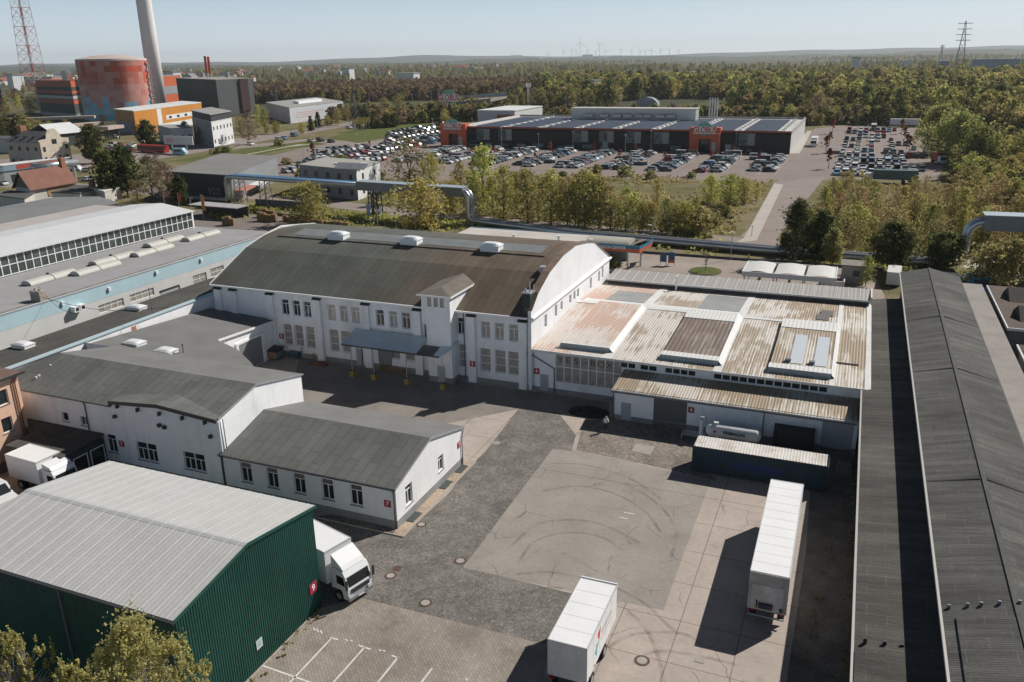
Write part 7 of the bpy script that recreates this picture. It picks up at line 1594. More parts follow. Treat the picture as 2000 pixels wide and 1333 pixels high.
proto('birch', 100, 13, 3.6, 1.8, 200, 26, .3, 'column', 'dark green', BARKP, droop=.35, limbs=18); proto('red young', 110, 4.2, 1.1, 1.6, 26, 14, .26, 'column', 'reddish', limbs=5, tr=.08); proto('chestnut', 120, 9, 3.9, 2.6, 200, 13, .34, 'flat', 'olive', limbs=26, tr=.3)
for s in range(2): proto('maple', 130+s, 9.5, 3.9, 1.7, 260, 26, .38, 'round', 'dark green' if s else 'olive', limbs=12); proto('willow', 140+s, 15, 8.5, .8, 330, 26, .5, 'round', 'olive', droop=.3, spread=.16, limbs=26, tr=.5)
COLR = {'olive round': 'olive green', 'spring round': 'yellow green', 'spring tall': 'light green tall', 'olive tall': 'olive green tall', 'dark round': 'dark green', 'brown round': 'brownish budding', 'purple round': 'purple brown', 'brown small': 'small brownish', 'bush': 'low olive', 'conifer': 'dark pointed', 'birch': 'drooping dark green', 'red young': 'thin reddish', 'chestnut': 'olive spreading', 'maple': 'dense green', 'willow': 'huge spreading'}
TREES = []
def tree(key, x, y, H, zone, wx=1.0):
    TREES.append((key, x, y, H, zone, wx))
def tree_px(key, px, pb, pt, zone, wx=1.0):
    x, y = G(px, pb); tree(key, x, y, ZAT(x, y, pt), zone, wx)
rnd = random.Random(11)
# by eye, from the photograph: foot and top rows
for px, pb, pt, k, wx in ((800, 372, 268, 'brown round', 1.25), (842, 372, 300, 'spring round', .9), (822, 448, 352, 'spring round', 1.5), (606, 436, 357, 'spring round', 1.35), (944, 415, 288, 'spring tall', 1.25), (900, 400, 318, 'olive tall', 1), (985, 432, 326, 'spring tall', 1.3), (1030, 436, 330, 'olive tall', 1.3), (1076, 440, 334, 'spring tall', 1.4), (1142, 444, 336, 'spring round', 1.1), (1108, 440, 350, 'brown round', .9), (1170, 446, 352, 'olive round', .9), (1192, 448, 366, 'brown small', 1), (1222, 452, 368, 'olive round', 1.0), (1255, 452, 395, 'spring round', .9), (1283, 412, 352, 'spring tall', .9), (1300, 458, 392, 'olive round', .9), (1336, 462, 396, 'spring round', 1.1), (1360, 458, 410, 'bush', 1.3), (1388, 398, 344, 'spring round', 1), (1425, 402, 342, 'spring round', 1.1), (1452, 398, 348, 'spring round', 1), (1478, 392, 358, 'olive round', .9), (1440, 380, 345, 'olive round', .8), (1360, 420, 385, 'olive round', .8), (1320, 440, 405, 'olive round', .8), (760, 400, 350, 'olive round', 1.1), (962, 420, 345, 'spring tall', 1.1), (1008, 425, 338, 'spring tall', 1.2), (1052, 432, 345, 'brown small', 1.1), (1094, 436, 348, 'spring tall', 1.1), (1124, 440, 352, 'olive tall', 1.1), (1158, 440, 360, 'spring tall', 1), (1208, 446, 385, 'brown small', 1.1), (1240, 448, 375, 'spring tall', 1), (1272, 452, 398, 'spring round', .9), (1320, 458, 402, 'spring round', 1.0), (925, 425, 345, 'spring round', .9), (885, 412, 352, 'spring round', .9), (870, 420, 362, 'olive round', 1)):
    tree_px(k, px, pb, pt, 'in the row behind the silver pipeline', wx)
for px, pb, pt, k, wx in ((250, 385, 290, 'dark round', 1.05), (218, 390, 300, 'dark round', .9), (300, 392, 305, 'purple round', 1.1), (330, 398, 320, 'purple round', 1.0), (355, 402, 345, 'dark round', .8), (270, 400, 350, 'brown round', 1), (185, 320, 246, 'dark round', 1.0), (205, 345, 292, 'olive round', .9), (310, 350, 300, 'purple round', .8), (290, 292, 236, 'dark round', 1), (362, 262, 238, 'dark round', 1)):
    tree_px(k, px, pb, pt, 'around the dark shed on the left', wx)
for px, pb, pt, k, wx in ((18, 278, 232, 'maple', 1.2), (50, 276, 226, 'maple', 1.2), (80, 272, 232, 'olive round', 1.1), (-8, 284, 236, 'maple', 1.1), (10, 232, 205, 'olive round', 1), (60, 225, 196, 'olive round', 1.1), (100, 268, 238, 'olive round', 1), (128, 244, 230, 'spring round', .8)):
    tree_px(k, px, pb, pt, 'in front of the gallery on the far left', wx)
for px, pb, pt, k, wx in ((470, 262, 226, 'brown round', 1.3), (488, 282, 222, 'purple round', 1.1), (520, 262, 210, 'olive tall', 1), (505, 250, 205, 'spring tall', 1), (608, 256, 227, 'conifer', 1.3), (622, 250, 220, 'conifer', 1.3), (645, 244, 218, 'conifer', 1.2), (640, 245, 225, 'spring round', 1), (680, 240, 205, 'olive tall', 1), (700, 232, 200, 'spring tall', 1.1), (720, 228, 198, 'olive round', 1), (752, 222, 192, 'spring round', 1), (780, 218, 184, 'olive round', 1.2), (755, 250, 225, 'dark round', 1.3), (775, 248, 226, 'dark round', 1.2), (800, 240, 222, 'olive round', 1.2), (820, 240, 218, 'spring round', 1.1), (845, 240, 220, 'dark round', 1), (870, 245, 214, 'olive round', 1), (900, 236, 218, 'spring round', 1), (925, 232, 212, 'olive round', 1), (660, 245, 214, 'olive round', 1), (590, 262, 240, 'spring round', 1), (540, 262, 236, 'spring round', 1)):
    tree_px(k, px, pb, pt, 'along the main road', wx)
for px, pb, pt, k, wx in ((1553, 512, 390, 'birch', 1.1), (1530, 500, 455, 'dark round', .7), (1600, 512, 415, 'dark round', .9), (1625, 522, 450, 'maple', .7), (1690, 560, 500, 'olive tall', .9), (1738, 530, 436, 'maple', 1.1), (1838, 530, 455, 'maple', 1.2), (1925, 575, 478, 'chestnut', 1.2), (1965, 572, 470, 'chestnut', 1.2), (1995, 540, 455, 'brown round', 1.2), (1590, 500, 440, 'olive tall', 1)):
    tree_px(k, px, pb, pt, 'between the car wash and the east street', wx)
# thicket between the pipeline and the second car park
n = 0; pts = []
while n < 78:
    px, py = rnd.uniform(1575, 2050), rnd.uniform(385, 500)
    if px < 1640-(py-385)*.9: continue
    x, y = G(px, py)
    if any((x-a)**2+(y-b)**2 < 9 for a, b in pts): continue
    pts.append((x, y)); n += 1
    tree(rnd.choice(['brown round', 'brown round', 'brown small', 'brown small', 'brown small', 'olive round', 'spring tall', 'spring round']), x, y, rnd.uniform(6.5, 9.5) if py > 412 else rnd.uniform(4, 6), 'in the brown thicket at the right', rnd.uniform(.8, 1.1))
for px, py, k in ((1650, 375, 'spring round'), (1690, 380, 'olive round'), (1705, 392, 'spring round'), (1625, 385, 'spring tall'), (1640, 400, 'olive round'), (1660, 365, 'olive tall')):
    x, y = G(px, py); tree(k, x, y, rnd.uniform(4.5, 6), 'in the brown thicket at the right')
# big willows and trees east of the second car park
for px, pb, pt, k, wx in ((1868, 320, 222, 'willow', 1.1), (1830, 300, 205, 'willow', .9), (1905, 345, 250, 'willow', .9), (1850, 262, 198, 'olive round', 1.3), (1890, 360, 300, 'olive round', 1.2), (1930, 385, 320, 'spring round', 1.2), (1965, 380, 310, 'olive round', 1.3), (1990, 372, 300, 'spring round', 1.2), (1880, 385, 330, 'olive round', 1.2), (1950, 330, 275, 'yellow', 1), (1990, 330, 262, 'olive round', 1.3), (1920, 300, 255, 'brown round', 1.1), (2020, 360, 300, 'olive round', 1.3), (1860, 372, 335, 'dark round', 1.0), (1910, 408, 345, 'olive round', 1.1), (1975, 420, 350, 'olive round', 1.2), (2010, 400, 340, 'spring round', 1.2), (1940, 440, 380, 'olive tall', 1.0), (1985, 455, 395, 'brown round', 1.1)):
    tree_px('spring round' if k == 'yellow' else k, px, pb, pt, 'east of the second car park', wx)
for px, pb, pt, k, wx in ((1595, 243, 184, 'purple round', 1.2), (1565, 241, 200, 'purple round', 1), (1615, 242, 192, 'brown round', 1.1), (1655, 240, 205, 'olive round', 1.2), (1690, 240, 208, 'olive round', 1.2), (1712, 239, 208, 'dark round', .9), (1735, 237, 212, 'olive round', 1.1), (1770, 237, 205, 'olive round', 1.2), (1800, 237, 208, 'olive round', 1.2), (1632, 240, 208, 'olive round', 1), (1540, 246, 205, 'olive round', 1), (1510, 244, 205, 'olive round', 1), (1480, 242, 205, 'brown round', 1), (1450, 240, 206, 'olive round', 1)):
    tree_px(k, px, pb, pt, 'at the back of the second car park', wx)
# young red trees on the car parks
for px, py in ((1618, 330), (1612, 300), (1620, 285), (1625, 262), (1765, 280), (1770, 292), (1760, 262), (1775, 300), (1240, 300), (1298, 318), (1388, 318), (1430, 305), (1210, 315), (1160, 300), (1075, 300), (1045, 316), (1482, 318), (612, 315), (1015, 305), (965, 305), (722, 290), (720, 345), (618, 345), (1340, 300)):
    x, y = G(px, py); tree('red young', x, y, rnd.uniform(5, 7.5) if px > 1600 or px < 650 else rnd.uniform(3.2, 4.6), 'on the car parks')
for px, py in ((640, 330), (665, 318), (585, 335), (560, 322), (590, 350), (740, 352), (440, 302), (425, 300), (545, 285), (480, 310), (1190, 505+20), (1165, 340), (1100, 345), (1220, 345), (1350, 348), (1270, 350), (1310, 430), (1395, 440), (1415, 425)):
    x, y = G(px, py); tree('bush', x, y, rnd.uniform(1.6, 3.2), 'on verges and meadow', 1.1)
# --- place them with a description that finds each one
zones = {}
for t_ in TREES: zones.setdefault((t_[4], t_[0]), []).append(t_)
for (zone, key), lst in zones.items():
    lst.sort(key=lambda q: PX(q[1], q[2])[0])
    for i, (k, x, y, H, z_, wx) in enumerate(lst):
        cm, tm, h0 = PROTO[key][(i*7+int(abs(x))) % len(PROTO[key])]
        word = 'bush' if key == 'bush' else 'tree'
        pos_ = ('the only one' if len(lst) == 1 else ORD(i+1)+' from left')
        o = thing('shrub' if key == 'bush' else 'tree', '%s %s %s, %s' % (COLR[key], word, zone, pos_) if len(lst) > 1 else '%s %s %s' % (COLR[key], word, zone), 'shrub' if key == 'bush' else 'tree', (x, y, 0), rnd.uniform(0, 6.28), '%ss %s' % (word, zone))
        s = H/h0; o.scale = (s*wx, s*wx, s)
        for nm, me in (('crown', cm), ('trunk', tm)):
            c = bpy.data.objects.new(nm, me); COL.objects.link(c); c.parent = o

# ------------------------------------------------------------------ woods nobody could count: one object each, built of many single tree crowns
FP = {}
def lod(key, seed, H, Rx, z0, ncl, nl, ls, shape, leaf, spread=.24):
    rng = np.random.default_rng(seed); V, T, cl = crown_np(rng, H, Rx, z0, ncl, nl, ls, shape, spread); me = npmesh('wood_tree', V, None, 4, [LM[leaf]], T)
    o = bpy.data.objects.new('wood_tree', me); FP.setdefault(key, bpy.data.collections.new(key)).objects.link(o)
for s in range(3):
    for key, leafs in (('green wood trees', ['olive', 'olive', 'spring green', 'dark green', 'brownish', 'yellow green']), ('brown wood trees', ['purple brown', 'purple brown', 'brownish'])):
        for j, lf in enumerate(leafs): lod(key, 200+s*10+j, 12+2*(j % 2), 4.2+.4*s, 1, 62, 11, .85, 'round' if j != 2 else 'column', lf)
for j, lf in enumerate(['olive', 'dark green', 'dark green', 'olive', 'purple brown', 'brownish']): lod('hedge trees', 300+j, 8, 3.6, .3, 60, 14, .7, 'round', lf)
def scatter(name, label, cat, col, poly, spacing, smin, smax, seed, keep=None):
    rng = np.random.default_rng(seed); P = np.array(poly); x0, y0 = P.min(0); x1, y1 = P.max(0); pts = []
    nx, ny = int((x1-x0)/spacing)+1, int((y1-y0)/spacing)+1
    gx, gy = np.meshgrid(x0+np.arange(nx)*spacing, y0+np.arange(ny)*spacing); q = np.stack([gx.ravel(), gy.ravel()], 1)+rng.uniform(-.45, .45, (nx*ny, 2))*spacing
    ins = np.zeros(len(q), bool); n = len(P); j = n-1
    for i in range(n):
        xi, yi, xj, yj = P[i][0], P[i][1], P[j][0], P[j][1]
        c = ((yi > q[:, 1]) != (yj > q[:, 1])) & (q[:, 0] < (xj-xi)*(q[:, 1]-yi)/(yj-yi+1e-9)+xi); ins ^= c; j = i
    q = q[ins]
    if keep is not None: q = q[keep(q)]
    me = bpy.data.meshes.new(name); me.vertices.add(len(q)); me.vertices.foreach_set('co', np.concatenate([q, np.zeros((len(q), 1))], 1).astype(np.float32).ravel())
    a = me.attributes.new('sc', 'FLOAT', 'POINT'); a.data.foreach_set('value', rng.uniform(smin, smax, len(q)).astype(np.float32)); me.update()
    o = bpy.data.objects.new(name, me); COL.objects.link(o); tag(o, label, cat, None, 'stuff')
    ng = bpy.data.node_groups.new(name, 'GeometryNodeTree'); ng.interface.new_socket('Geometry', in_out='INPUT', socket_type='NodeSocketGeometry'); ng.interface.new_socket('Geometry', in_out='OUTPUT', socket_type='NodeSocketGeometry')
    gi = ng.nodes.new('NodeGroupInput'); go = ng.nodes.new('NodeGroupOutput'); ip = ng.nodes.new('GeometryNodeInstanceOnPoints'); ci = ng.nodes.new('GeometryNodeCollectionInfo'); ci.inputs['Collection'].default_value = FP[col]; ci.inputs['Separate Children'].default_value = True; ci.inputs['Reset Children'].default_value = True
    na = ng.nodes.new('GeometryNodeInputNamedAttribute'); na.data_type = 'FLOAT'; na.inputs['Name'].default_value = 'sc'; rv = ng.nodes.new('FunctionNodeRandomValue'); rv.data_type = 'FLOAT_VECTOR'; rv.inputs['Max'].default_value = (0, 0, 6.283); rv.inputs['Min'].default_value = (0, 0, 0); rv.inputs['Seed'].default_value = seed
    ng.links.new(gi.outputs[0], ip.inputs['Points']); ng.links.new(ci.outputs[0], ip.inputs['Instance']); ip.inputs['Pick Instance'].default_value = True; ng.links.new(rv.outputs['Value'], ip.inputs['Rotation']); ng.links.new(na.outputs['Attribute'], ip.inputs['Scale']); ng.links.new(ip.outputs[0], go.inputs[0])
    md = o.modifiers.new('scatter', 'NODES'); md.node_group = ng; return o
def sector(px0, px1, d0, d1, extra=0):
    """ground area between two picture columns from distance d0 to d1"""
    out = []
    for px, d in ((px0, d0), (px1, d0), (px1, d1), (px0, d1)):
        v = ray(px, 112); h = Vector((v.x, v.y)).normalized(); out.append((h.x*d, h.y*d))
    return out
def notin(*rects):
    def f(q):
        k = np.ones(len(q), bool)
        for x0, x1, y0, y1 in rects: k &= ~((q[:, 0] > x0) & (q[:, 0] < x1) & (q[:, 1] > y0) & (q[:, 1] < y1))
        return k
    return f
wl = [tuple(G(*p)) for p in ((1045, 212), (1260, 210), (1480, 222), (1800, 228), (2060, 300), (2150, 300))]
far_e = sector(1040, 2150, 0, 1250)[2:4]
scatter('wood', 'dense mixed spring wood stretching behind the supermarket', 'wood', 'green wood trees', wl+[far_e[0], far_e[1]], 7.6, .6, 1.4, 1, lambda q: (np.sin(q[:, 0]*.021+1)+np.sin(q[:, 1]*.016)+np.sin((q[:, 0]+q[:, 1])*.009)) > -2.0)
scatter('far_wood', 'far mixed woodland continuing towards the horizon on the right', 'wood', 'green wood trees', sector(1000, 2150, 1300, 3200), 34, .5, 1.1, 2, lambda q: (np.sin(q[:, 0]*.007+1)+np.sin(q[:, 1]*.0061)+np.sin((q[:, 0]+q[:, 1])*.0043)) > -.5)
scatter('horizon_wood', 'thin wooded belts just below the horizon', 'wood', 'green wood trees', sector(-100, 2150, 3200, 7200), 55, .6, 1.3, 3, lambda q: (np.sin(q[:, 0]*.004+1)+np.sin(q[:, 1]*.0031)+np.sin((q[:, 0]+q[:, 1])*.0013)) > .1)
scatter('brown_wood', 'band of bare purple brown alder wood beyond the main road', 'wood', 'brown wood trees', sector(455, 1160, 830, 1130), 7.5, .85, 1.15, 4)
scatter('brown_wood_edge', 'yellow green scrub belt in front of the brown wood', 'wood', 'green wood trees', [tuple(G(*p)) for p in ((500, 203), (700, 202), (850, 182), (1040, 196), (1040, 212), (960, 214), (1000, 188), (1000, 165), (500, 180))], 9, .45, .85, 5)
scatter('town_greenery', 'scattered trees among the distant houses of the town', 'wood', 'green wood trees', sector(-100, 1060, 1180, 3000), 38, .45, .95, 6)
scatter('east_scrub', 'dense olive scrub east of the second car park', 'scrub', 'green wood trees', [tuple(G(*p)) for p in ((1860, 345), (1850, 300), (1900, 260), (2100, 270), (2150, 420), (2000, 440), (1900, 400))], 5.5, .35, .62, 7)
scatter('market_hedge', 'hedge and scrub strip directly behind the supermarket', 'scrub', 'hedge trees', [(-330, 480), (0, 478), (70, 470), (70, 500), (-330, 505)], 5.5, .7, 1.2, 8, notin((-172, -120, 415, 475), (-20, 45, 465, 492)))
scatter('works_greenery', 'trees scattered around the power station works', 'wood', 'green wood trees', sector(-150, 450, 850, 1180), 26, .6, 1.0, 9)
scatter('roadside_scrub', 'dark green scrub along the main road embankment', 'scrub', 'hedge trees', [tuple(G(*p)) for p in ((700, 252), (745, 244), (800, 228), (880, 212), (960, 205), (960, 222), (880, 238), (800, 244), (760, 252))], 6, .7, 1.1, 10)
# brush between the meadow trees
def tufts(name, label, poly, spacing, h, seed, leaf, cat='ground cover'):
    rng = np.random.default_rng(seed); P = np.array(poly); x0, y0 = P.min(0); x1, y1 = P.max(0); n = int((x1-x0)*(y1-y0)/spacing**2); q = rng.uniform([x0, y0], [x1, y1], (n, 2))
    ins = np.zeros(n, bool); m_ = len(P); j = m_-1
    for i in range(m_):
        xi, yi, xj, yj = P[i][0], P[i][1], P[j][0], P[j][1]; ins ^= ((yi > q[:, 1]) != (yj > q[:, 1])) & (q[:, 0] < (xj-xi)*(q[:, 1]-yi)/(yj-yi+1e-9)+xi); j = i
    f = np.sin(q[:, 0]*.21+1)+np.sin(q[:, 1]*.17+2)+np.sin((q[:, 0]-q[:, 1])*.11)+rng.standard_normal(n)*.8; q = q[ins & (f > .2)]; n = len(q)
    idx = np.repeat(np.arange(n), 5); N_ = len(idx); c = np.concatenate([q[idx]+rng.standard_normal((N_, 2))*.5, rng.uniform(.1, h, (N_, 1))], 1)
    a = rng.standard_normal((N_, 3)); a /= np.linalg.norm(a, axis=1)[:, None]; b = rng.standard_normal((N_, 3)); b /= np.linalg.norm(b, axis=1)[:, None]; a *= .3; b *= .25
    V = np.stack([c-a-b, c+a-b, c+a+b, c-a+b], 1).reshape(-1, 3); tn = np.clip(rng.uniform(0, 1, N_), 0, 1); T = np.repeat(np.stack([tn]*3+[np.ones(N_)], 1), 4, axis=0)
    o = bpy.data.objects.new(name, npmesh(name, V, None, 4, [LM[leaf]], T)); COL.objects.link(o); tag(o, label, cat, None, 'stuff')
tufts('meadow_tufts', 'rough grass tufts and low weeds on the meadow', [(-108, 184), (-24, 181), (-24, 270), (-130, 262)], 1.7, .45, 5, 'brownish')
tufts('pipe_verge_weeds', 'weeds and grass growing along the pipeline', [(-150, 160), (5, 158.5), (20, 160), (20, 171), (-100, 178), (-160, 182)], .9, .6, 6, 'spring green')
tufts('thicket_floor', 'low undergrowth beneath the brown thicket', [(-12, 172), (60, 172), (60, 262), (-8, 262)], 1.3, 1.2, 7, 'brownish')
o = bpy.data.objects.new('wall_weeds', npmesh('wall_weeds', WEEDS[0], None, 4, [LM['olive']], WEEDS[1])); COL.objects.link(o); tag(o, 'small weeds growing along the foot of walls and in yard corners', 'weeds', None, 'stuff')
# foreground trees at the lower left corner
def front_tree(x, y, H, R_, seed, label, ncl, z0):
    rng = np.random.default_rng(seed); t = thing('young_tree', label, 'tree', (x, y, 0), 0, 'trees at the lower left corner')
    V, T, cl = crown_np(rng, H, R_, z0, ncl, 44, .115, 'round', .05, up=5)
    # gather leaf tufts onto shoots
    b = MB(); b.tube([(0, 0, 0), (0, 0, 1.6)], [.16, .13], 8)
    shoots = []
    for k in range(9):
        a = k*2.4+rng.random(); r1 = R_*(.25+.3*rng.random()); shoots.append((r1*math.cos(a), r1*math.sin(a), z0+(H-z0)*(.3+.3*rng.random())))
    for s_ in shoots: b.tube([(0, 0, 1.5), (s_[0]*.4, s_[1]*.4, 1.6+(s_[2]-1.6)*.5), s_], [.09, .06, .035], 5)
    for c in cl[:int(len(cl)*.6)]:
        d = min(shoots, key=lambda s_: (s_[0]-c[0])**2+(s_[1]-c[1])**2+(s_[2]-c[2])**2*.3); b.tube([d, ((d[0]+c[0])/2+rng.normal()*.1, (d[1]+c[1])/2+rng.normal()*.1, (d[2]+c[2])/2+.15), tuple(c)], [.03, .018, .006], 4)
    b.build('trunk', BARKP, t, local=True); o = bpy.data.objects.new('crown', npmesh('crown', V, None, 4, [LM['fresh shoot']], T)); COL.objects.link(o); o.parent = t
for px, pt, y, R_, n_, lb in ((255, 1240, 23.0, 3.4, 520, 'largest yellow green young tree in front of the green hall, bottom left'), (20, 1245, 24.5, 1.9, 150, 'thinner yellow green young tree cut by the lower left corner'), (130, 1312, 23.0, 2.0, 180, 'low yellow green young tree between two others, bottom edge'), (372, 1290, 23.6, 1.3, 110, 'small yellow green shoot tree rightmost at the green gable')):
    x, z = YP(px, pt, y); front_tree(x, y, z, R_, px, lb, n_, max(1.5, z*.25))
# ------------------------------------------------------------------ cars
def paint():
    m, nt, b = newmat('car_paint'); oi = nt.nodes.new('ShaderNodeObjectInfo'); nt.links.new(oi.outputs['Color'], b.inputs['Base Color']); b.inputs['Roughness'].default_value = .3; b.inputs['Coat Weight'].default_value = .4; return m
PAINT = paint(); CGL = flat('car_glass', (.02, .024, .028), .3, 0, .4)
CARM = {}
def car_mesh(kind):
    """local: nose at -y, length along y"""
    b = MB(); L_, W, H_ = {'hatchback': (4.1, 1.75, 1.48), 'saloon': (4.6, 1.8, 1.45), 'estate': (4.65, 1.8, 1.5), 'suv': (4.5, 1.85, 1.68), 'van': (5.0, 1.95, 2.0)}[kind]
    y0, y1 = -L_/2, L_/2; w = W/2; belt = H_*.62
    hood = {'hatchback': .95, 'saloon': 1.25, 'estate': 1.2, 'suv': 1.1, 'van': .75}[kind]; boot = {'hatchback': .12, 'saloon': .85, 'estate': .1, 'suv': .12, 'van': .05}[kind]
    lo = [(y0, .3), (y0+.02, .62), (y0+.2, .74), (y0+hood, belt), (y1-boot, belt+.02), (y1-.03, belt-.04 if boot < .5 else belt-.06), (y1, .35), (y1-.45, .28), (y1-.55, .5), (y1-.95, .62), (y1-1.3, .45), (y1-1.35, .26), (y0+1.35, .26), (y0+1.3, .45), (y0+.95, .62), (y0+.6, .5), (y0+.5, .28)]
    b.mi = 0; b.prism(lo, 'x', -w, w)
    a, c = y0+hood+.02, y1-boot-.06; rf, rb = a+.62, c-(.45 if kind != 'saloon' else .6); wt = w*.8
    if kind == 'van': rf, rb = a+.5, c-.05; wt = w*.9
    # cabin: glass sides, painted roof
    A = [(-w*.96, a, belt), (w*.96, a, belt), (w*.96, c, belt), (-w*.96, c, belt)]; T = [(-wt, rf, H_-.03), (wt, rf, H_-.03), (wt, rb, H_-.03), (-wt, rb, H_-.03)]
    b.mi = 1
    for i in range(4): j = (i+1) % 4; b.quad(A[i], A[j], T[j], T[i])
    b.mi = 0; R_ = [(p[0]*1.0, p[1], H_) for p in T]; b.quad(*[(p[0]*.94, p[1]+(.06 if i < 2 else -.06), H_+.01) for i, p in enumerate(T)])
    for i in range(4): j = (i+1) % 4; q = [(p[0]*.94, p[1]+(.06 if k < 2 else -.06), H_+.01) for k, p in enumerate(T)]; b.quad(T[i], T[j], q[j], q[i])
    for s in (-1, 1):
        for yy in ((rf+rb)/2,): b.box(s*w*.9-.03, s*w*.9+.03, yy-.05, yy+.05, belt, H_-.05) if kind != 'van' else b.box(s*w*.93-.03, s*w*.93+.03, yy, c, belt, H_-.04)
    b.mi = 2
    for s in (-1, 1):
        for yy in (y0+.95, y1-.95): b.tube([(s*w-s*.2, yy, .32), (s*w+s*.01, yy, .32)], .32, 10)
    b.mi = 3; b.box(-w+.1, -w+.45, y0-.012, y0+.05, .58, .7).box(w-.45, w-.1, y0-.012, y0+.05, .58, .7)
    b.mi = 4; b.box(-w+.05, -w+.35, y1-.05, y1+.012, .62, .76).box(w-.35, w-.05, y1-.05, y1+.012, .62, .76)
    return b.mesh(kind, [PAINT, CGL, RUBBER, flat('lamp_glass', (.6, .62, .64), .1), flat('tail_lamp', (.3, .01, .01), .3)])
for k_ in ('hatchback', 'saloon', 'estate', 'suv', 'van'): CARM[k_] = car_mesh(k_)
COLS = [('white', (.72, .73, .74), 20), ('silver', (.42, .44, .45), 18), ('black', (.012, .012, .014), 20), ('dark grey', (.06, .065, .07), 18), ('dark blue', (.015, .035, .09), 9), ('red', (.3, .02, .015), 8), ('teal', (.03, .13, .15), 3), ('light blue', (.13, .28, .42), 3), ('beige', (.4, .36, .28), 3)]
cw = [c for c in COLS for _ in range(c[2])]
crn = random.Random(21)
CARS = []   # (x, y, rz, colour, kind, place phrase)
KN = ['hatchback', 'hatchback', 'saloon', 'estate', 'estate', 'suv', 'suv', 'van']
def addcar(x, y, rz, phrase, c=None, k=None):
    c = next(q for q in COLS if q[0] == c) if c else crn.choice(cw); CARS.append((x+crn.uniform(-.12, .12), y+crn.uniform(-.1, .1), rz+crn.uniform(-.02, .02), c, k or crn.choice(KN), phrase))
# main car park: rows run into the distance, cars stand across
ncol = 0
for k in range(9):
    xc = -30-16.4*k
    for s in (-1, 1):
        ncol += 1; m = 0
        for j in range(20):
            y = 280.3+j*2.55
            occ = .86 if k < 7 else .9
            if k == 0 and j < 3: occ = 0
            if j in (9, 10) and k % 2: occ = .1
            if crn.random() < occ:
                m += 1; addcar(xc+s*2.6, y, (math.pi/2 if s > 0 else -math.pi/2), ('main car park, column %d' % ncol, k, s, j))
# second car park: rows across, cars nose to nose
for r_ in range(11):
    yc = 288+16.5*r_
    for s in (-1, 1):
        for i in range(12):
            x = -6.6+i*2.55
            p_ = (.9 if r_ < 3 else .75 if r_ < 5 else .35) if i < 8 else (.45 if r_ < 4 else .12)
            if r_ == 10: p_ = .7 if i < 8 else .1
            if i in (5,) and r_ in (3, 4, 5, 6): p_ = 0
            if crn.random() < p_: addcar(x, yc+s*2.6, 0 if s < 0 else math.pi, ('second', r_*2+(s > 0), i, 0))
# left car park beyond the office
L0 = Vector((*G(560, 335), 0)); 
for r_ in range(7):
    for i in range(16):
        px0 = 560+i*11.5+r_*14; py0 = 338-r_*7.2-i*1.1
        if px0 > 745+r_*6 or px0 < 560: continue
        x, y = G(px0, py0)
        if crn.random() < .82: addcar(x, y, R(70)+(math.pi if r_ % 2 else 0), ('left', r_, i, 0))
# dense cars between the road and the left portal
for r_ in range(8):
    for i in range(13):
        x, y = G(762+i*9.2-r_*1.5, 262+r_*5.0-i*1.6)
        if crn.random() < .85: addcar(x, y, R(75)+(math.pi if r_ % 2 else 0), ('portal', r_, i, 0))
# cars on the roads and by the works
for px, py, rz, c, k, lb in ((490, 284, 68, 'white', 'suv', 'white car driving on the main road past the painted office'), (545, 276, 66, 'silver', 'van', 'silver van behind others in the queue on the main road'), (556, 273, 66, 'light blue', 'suv', 'light blue car in the main road queue'), (575, 267, 66, 'teal', 'van', 'teal van in the main road queue'), (608, 278, 66, 'silver', 'estate', 'silver car waiting on the side road'), (626, 277, 66, 'black', 'van', 'black van on the side road'), (647, 279, 66, 'black', 'suv', 'black car on the side road'), (682, 251, 62, 'white', 'estate', 'white car leading the main road group'), (692, 248, 62, 'silver', 'hatchback', 'silver hatchback in the main road group'), (699, 243, 62, 'black', 'saloon', 'black saloon in the main road group'), (709, 242, 62, 'red', 'hatchback', 'red hatchback in the main road group'), (722, 241, 62, 'dark blue', 'suv', 'dark blue car near the dark roadside bushes'), (733, 238, 62, 'white', 'van', 'white van near the dark roadside bushes'), (790, 222, 60, 'silver', 'estate', 'silver car climbing to the bridge'), (803, 216, 60, 'white', 'hatchback', 'white car climbing to the bridge'), (830, 208, 60, 'black', 'suv', 'black car on the bridge ramp'), (838, 206, 60, 'dark grey', 'van', 'dark grey van on the bridge ramp'), (426, 287, 70, 'white', 'van', 'white van parked at the painted office'), (226, 270, 80, 'white', 'suv', 'white car beyond the fence near the orange building'), (213, 270, 80, 'black', 'saloon', 'black saloon beyond the fence near the orange building'), (170, 354, 80, 'white', 'saloon', 'white saloon on the street left of the dark tree'), (170, 336, 80, 'white', 'hatchback', 'white hatchback above the saloon on the left street'), (150, 334, 95, 'white', 'van', 'white van at the silver pipe end'), (584, 334, 60, 'silver', 'estate', 'silver estate parked left of the office roof'), (1600, 281, 0, 'white', 'suv', 'xx'), (8, 362, 75, 'white', 'hatchback', 'white hatchback at the far left edge by the repair hall'), (430, 360, 0, 'black', 'van', 'black van behind the dark shed')):
    x, y = G(px, py)
    if lb != 'xx': CARS.append((x, y, R(rz), next(q for q in COLS if q[0] == c), k, lb))
for i in range(26):
    px, py = crn.uniform(210, 262), crn.uniform(284, 305); x, y = G(px, py); addcar(x, y, R(80), ('works', int((py-284)/5), int((px-210)/8), 0))
